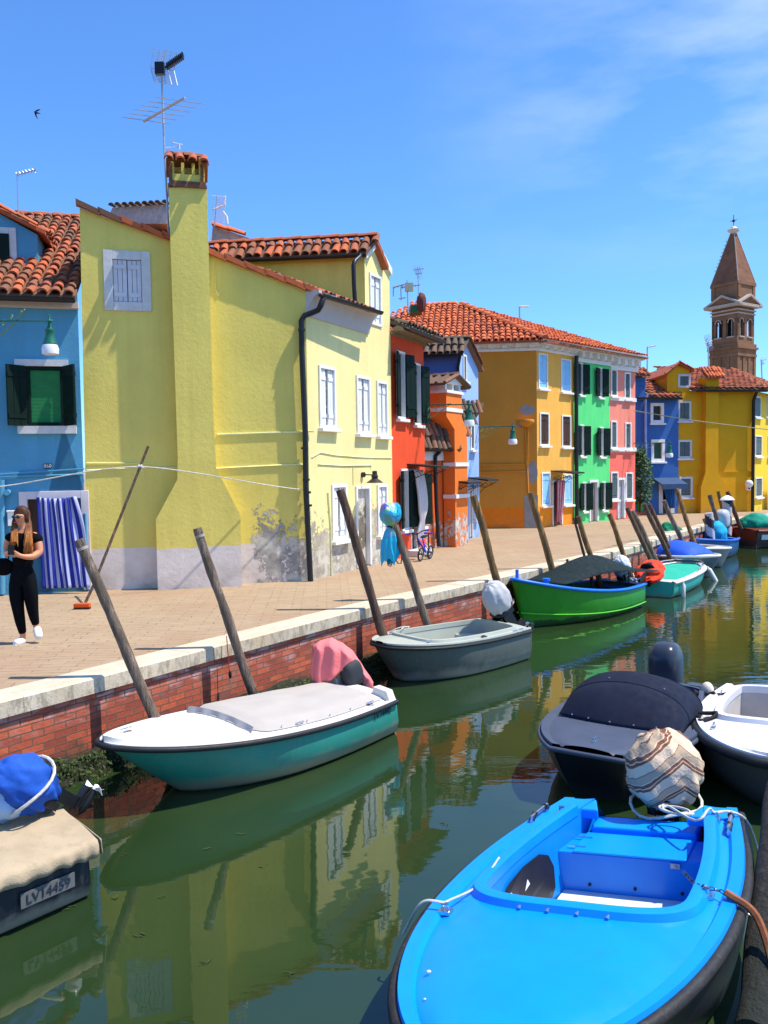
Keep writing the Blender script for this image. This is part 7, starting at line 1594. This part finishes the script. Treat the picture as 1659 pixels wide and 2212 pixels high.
b = MB(); a = D(q(17, 775, 1600), yS); a.z = .09; b.box(a+V((.02, .25, 0)), V((.05, 0, 0)), V((0, .22, 0)), V((0, 0, .015))); b.build('deck', M('light_blue_deck', (.10, .22, .6), .5), scr, smooth=0)
wheel(scr, V((a.x+.02, a.y-.03, .06)), (1, .2, 0), .045, .015); wheel(scr, V((a.x+.03, a.y+.5, .06)), (1, .2, 0), .045, .015)
b = MB(); p = G(q(17, 240, 1830)); b.box(RF.pt(RF.uv(q(5, 258, 2170))[0], .07, .14), RF.u*.45, RF.n*.16, V((0, 0, .07))); b.build('doorstep', TRIM, hr, smooth=0, bevel=.01)

# ------------------------------------------------------------------ walking woman
WY = G((38, 1391)).y
def J(x, y_, dy=0.): return D(q(18, x, y_), WY+dy)
def skin(name, pts, edges, mat, parent, sub=2, root=0, post=None):
    """pts: (position, radius or (rx, ry)); grown with a skin modifier and baked"""
    me = bpy.data.meshes.new('t'); me.from_pydata([tuple(p[0]) for p in pts], edges, []); o = bpy.data.objects.new('t', me); C.objects.link(o)
    md = o.modifiers.new('s', 'SKIN'); md.use_smooth_shade = True; md.branch_smoothing = .6
    for i, p in enumerate(pts): r = p[1]; me.skin_vertices[0].data[i].radius = r if hasattr(r, '__len__') else (r, r)
    me.skin_vertices[0].data[root].use_root = True
    sb = o.modifiers.new('d', 'SUBSURF'); sb.levels = sub; sb.render_levels = sub
    dg = bpy.context.evaluated_depsgraph_get(); dg.update(); e = o.evaluated_get(dg); m2 = e.to_mesh(); vs = [v.co.copy() for v in m2.vertices]; fs = [list(p.vertices) for p in m2.polygons]; bpy.data.objects.remove(o)
    b = MB(); b.add(vs, fs)
    if post: post(b)
    return b.build(name, mat, parent, smooth=75)
def chain(lst, pts, edges, start=None):
    prev = start
    for p in lst:
        pts.append(p); i = len(pts)-1
        if prev is not None: edges.append((prev, i))
        prev = i
    return prev
wm = thing('person', 'woman with long ombre hair in black clothes and white sneakers, walking and holding a phone', 'person', V((J(280, 1900).x, WY, 0)))
SK = M('tanned_skin', (.60, .25, .13), .5, .06, 6, 90, .05, spec=.4)
P, E = [], []
pel = chain([(J(280, 1130), .115)], P, E)
ab_ = chain([(J(278, 960), .10), (J(280, 800, -.01), .115), (J(285, 660), .105)], P, E, pel); ch_ = ab_
nk = chain([(J(292, 575), .048), (J(285, 530), .046), (J(268, 485), .070), (J(268, 425), .088), (J(272, 375), .075)], P, E, ch_)
# arms: viewer's right (her left) and viewer's left
sr = chain([(J(430, 650), .058), (J(475, 760, -.01), .055), (J(492, 870, -.03), .050), (J(400, 925, -.12), .042), (J(305, 925, -.19), .032), (J(255, 915, -.21), .030), (J(215, 895, -.22), .024)], P, E, ch_)
hR = len(P)-1
for (dx, dy_) in ((-45, -28), (-50, -8), (-48, 12), (-38, 30)): chain([(J(215+dx*.5, 895+dy_*.7, -.235), .0095), (J(215+dx, 895+dy_, -.225), .0085), (J(215+dx-18, 895+dy_-4, -.20), .0075)], P, E, hR)
chain([(J(200, 862, -.23), .011), (J(160, 850, -.235), .009)], P, E, hR)
sl2 = chain([(J(150, 640), .055), (J(95, 750, -.01), .050), (J(82, 860, -.04), .045), (J(88, 890, -.12), .038), (J(105, 885, -.18), .030), (J(120, 868, -.20), .026)], P, E, ch_)
hL = len(P)-1
for (dx, dy_) in ((20, -24), (26, -6), (27, 14), (22, 32)): chain([(J(120+dx*.5, 868+dy_*.7, -.225), .0095), (J(120+dx, 868+dy_, -.23), .0085), (J(120+dx+12, 868+dy_, -.215), .0075)], P, E, hL)
chain([(J(128, 838, -.22), .011), (J(142, 820, -.225), .009)], P, E, hL)
# legs
chain([(J(205, 1230), .098), (J(205, 1400, -.01), .080), (J(228, 1580, -.02), .060), (J(255, 1740, .0), .050), (J(283, 1890, .02), .034), (J(285, 1960, .03), .036), (J(215, 1995, -.03), .030)], P, E, pel)
chain([(J(365, 1230), .098), (J(380, 1400, .0), .080), (J(400, 1560, .02), .060), (J(425, 1700, .05), .048), (J(450, 1790, .08), .034), (J(462, 1840, .07), .034), (J(478, 1930, .02), .030)], P, E, pel)
def headshape(b):
    hc = J(268, 425); fd = V((-.42, -.9, -.05)).normalized(); side_ = V((.9, -.42, 0)).normalized()
    for v in b.v:
        d = v-hc
        if d.length < .14:
            # flatten the cheeks a little, push the nose, chin and brow
            s_ = d.dot(side_); v -= side_*s_*.10
            k = d.dot(fd)
            if k > .04:
                g = exp(-(s_/.016)**2); zz = d.z
                v += fd*(.022*g*exp(-((zz+.022)/.020)**2)+.010*exp(-(s_/.03)**2)*exp(-((zz+.085)/.016)**2)+.006*exp(-(s_/.022)**2)*exp(-((zz+.056)/.008)**2)-.006*exp(-((abs(s_)-.03)/.014)**2)*exp(-((zz-.008)/.014)**2))
body = skin('body', P, E, SK, wm, 2, post=headshape)
hc = J(268, 425); fd = V((-.42, -.9, -.05)).normalized(); sd2 = V((.9, -.42, 0)).normalized()
b = MB(); b.ball(hc+fd*.088+V((0, 0, -.058)), (.024, .010, .008), 10, 6); b.build('lips', M('lip_red', (.42, .09, .08), .4), body)
b = MB()
for s_ in (-1, 1): b.ball(hc+fd*.082+sd2*(s_*.034)+V((0, 0, .005)), (.028, .012, .020), 12, 8); b.mi = 1; b.tube([hc+fd*.08+sd2*(s_*.055)+V((0, 0, .012)), hc+sd2*(s_*.084)-fd*.0+V((0, 0, .012))], .003, 5); b.mi = 0
b.tube([hc+fd*.095-sd2*.012+V((0, 0, .01)), hc+fd*.095+sd2*.012+V((0, 0, .01))], .004, 5)
b.build('sunglasses', [M('dark_lens', (.015, .02, .03), .3, .1, spec=.5), M('glasses_frame', (.01, .01, .01), .9, .1, spec=.1)], wm)
# hair
def hairmat():
    mt, t, N, L, P_ = nodes('ombre_hair'); g = N.new('ShaderNodeNewGeometry'); s = N.new('ShaderNodeSeparateXYZ'); L.new(g.outputs['Position'], s.inputs[0]); z = mth(t, 'ADD', s.outputs[2], rng(t, nz_(t, coord(t, 'World', (30, 30, 3)), 1.5, 3), .3, .7, -.08, .08))
    c = mixc(t, rng(t, z, 1.50, 1.28), (.045, .018, .010), (.50, .17, .035)); c = mixc(t, rng(t, z, 1.15, .90), c, (.72, .33, .07)); c = mixc(t, rng(t, nz_(t, coord(t, 'World', (60, 60, 4)), 2, 3), .45, .6, 0, .5), c, (.14, .05, .018)); L.new(c, P_.inputs['Base Color']); P_.inputs['Roughness'].default_value = .6; P_.inputs['Specular IOR Level'].default_value = .25; return mt
HM = hairmat(); b = MB(); random.seed(3)
b.ball(J(272, 405, .022), (.096, .104, .115), 18, 12, lambda d: 1.0 if d.dot(fd) < .35 or d.z > .55 else .80)
for k in range(220):
    sgn = -1 if k % 2 else 1; a = random.uniform(-.3, 1.3); x0 = 270+sgn*random.uniform(40, 88); y0 = 350+random.uniform(0, 50); ddy = .02+.09*random.random()*(1 if random.random() < .5 else -.1)
    if sgn > 0: xe = random.uniform(285, 415); ye = random.uniform(790, 890); dm_ = random.uniform(-.14, -.02)
    else: xe = random.uniform(120, 225); ye = random.uniform(700, 800); dm_ = random.uniform(-.14, .0)
    xm = x0+(xe-x0)*.45+sgn*random.uniform(5, 25)
    b.tube([J(270+sgn*10, 325+abs(a)*6, ddy), J(x0, y0, ddy), J((x0+xm)/2+sgn*8, 500, ddy*.6), J(xm, 620, dm_*.7), J((xm+xe)/2, 740, dm_-.03), J(xe, ye, dm_-.02)], [.007, .011, .011, .011, .009, .003], 5)
b.build('hair', HM, wm, smooth=70)
BC = M('black_cotton', (.006, .006, .007), .95, .2, 8, 70, .3, spec=.05); BJ = M('black_denim', (.005, .006, .008), .95, .25, 8, 70, .4, spec=.05)
P, E = [], []
r0_ = chain([(J(280, 1075), .132)], P, E); t_ = chain([(J(280, 920), .118), (J(282, 800, -.01), .132), (J(286, 690), .124), (J(290, 625), .085)], P, E, r0_)
chain([(J(395, 640), .088), (J(455, 690), .084), (J(482, 765), .074)], P, E, t_-1); chain([(J(180, 636), .084), (J(135, 680), .078), (J(103, 735), .068)], P, E, t_-1); skin('t_shirt', P, E, BC, wm, 2)
P, E = [], []
r0_ = chain([(J(280, 1120), (.150, .130))], P, E); chain([(J(280, 1010), .125), (J(280, 970), .112)], P, E, r0_)
chain([(J(205, 1235), .112), (J(203, 1400, -.01), .093), (J(226, 1580, -.02), .073), (J(253, 1740), .062), (J(278, 1850, .015), .048), (J(284, 1885, .02), .044)], P, E, r0_)
chain([(J(368, 1235), .112), (J(382, 1400), .093), (J(402, 1560, .02), .073), (J(424, 1680, .05), .060), (J(440, 1745, .07), .048), (J(446, 1770, .08), .044)], P, E, r0_); skin('trousers', P, E, BJ, wm, 2)
SH = M('white_sneaker_leather', (.78, .77, .76), .5, .04, 10, 60, .1)
P, E = [], []; chain([(J(300, 1958, .06), .052), (J(268, 1968, .02), .055), (J(215, 1995, -.04), .048), (J(175, 2008, -.08), .040)], P, E); sh1 = skin('shoe', P, E, SH, wm, 2)
P, E = [], []; chain([(J(455, 1790, .09), .048), (J(466, 1845, .06), .054), (J(480, 1910, .02), .053), (J(486, 1945, .0), .042)], P, E); sh2 = skin('shoe', P, E, SH, wm, 2)
for sh_, a_, c_ in ((sh1, J(292, 2022, .05), J(175, 2030, -.08)),): b = MB(); b.tube([a_, (a_+c_)/2, c_], [.040, .042, .030], 8); b.build('sole', WHITE, sh_)
b = MB(); pc = J(138, 838, -.245); b.box(pc, V((.034, .008, .0)), V((0, .006, 0)), V((.004, 0, .058))); setp(b.build('phone', BLK, None, smooth=0, bevel=.006), 'black phone held upright in the woman\'s hands', 'phone')
b = MB(); b.ball(J(40, 1040, -.02), (.13, .07, .115), 18, 12, lambda d: 1.0-.15*max(0, d.z)); b.tube([J(105, 950, -.04), J(120, 800, -.10), J(180, 640, -.08)], .008, 5); setp(b.build('handbag', BC, None), 'black shoulder bag hanging at the walking woman\'s side', 'handbag')
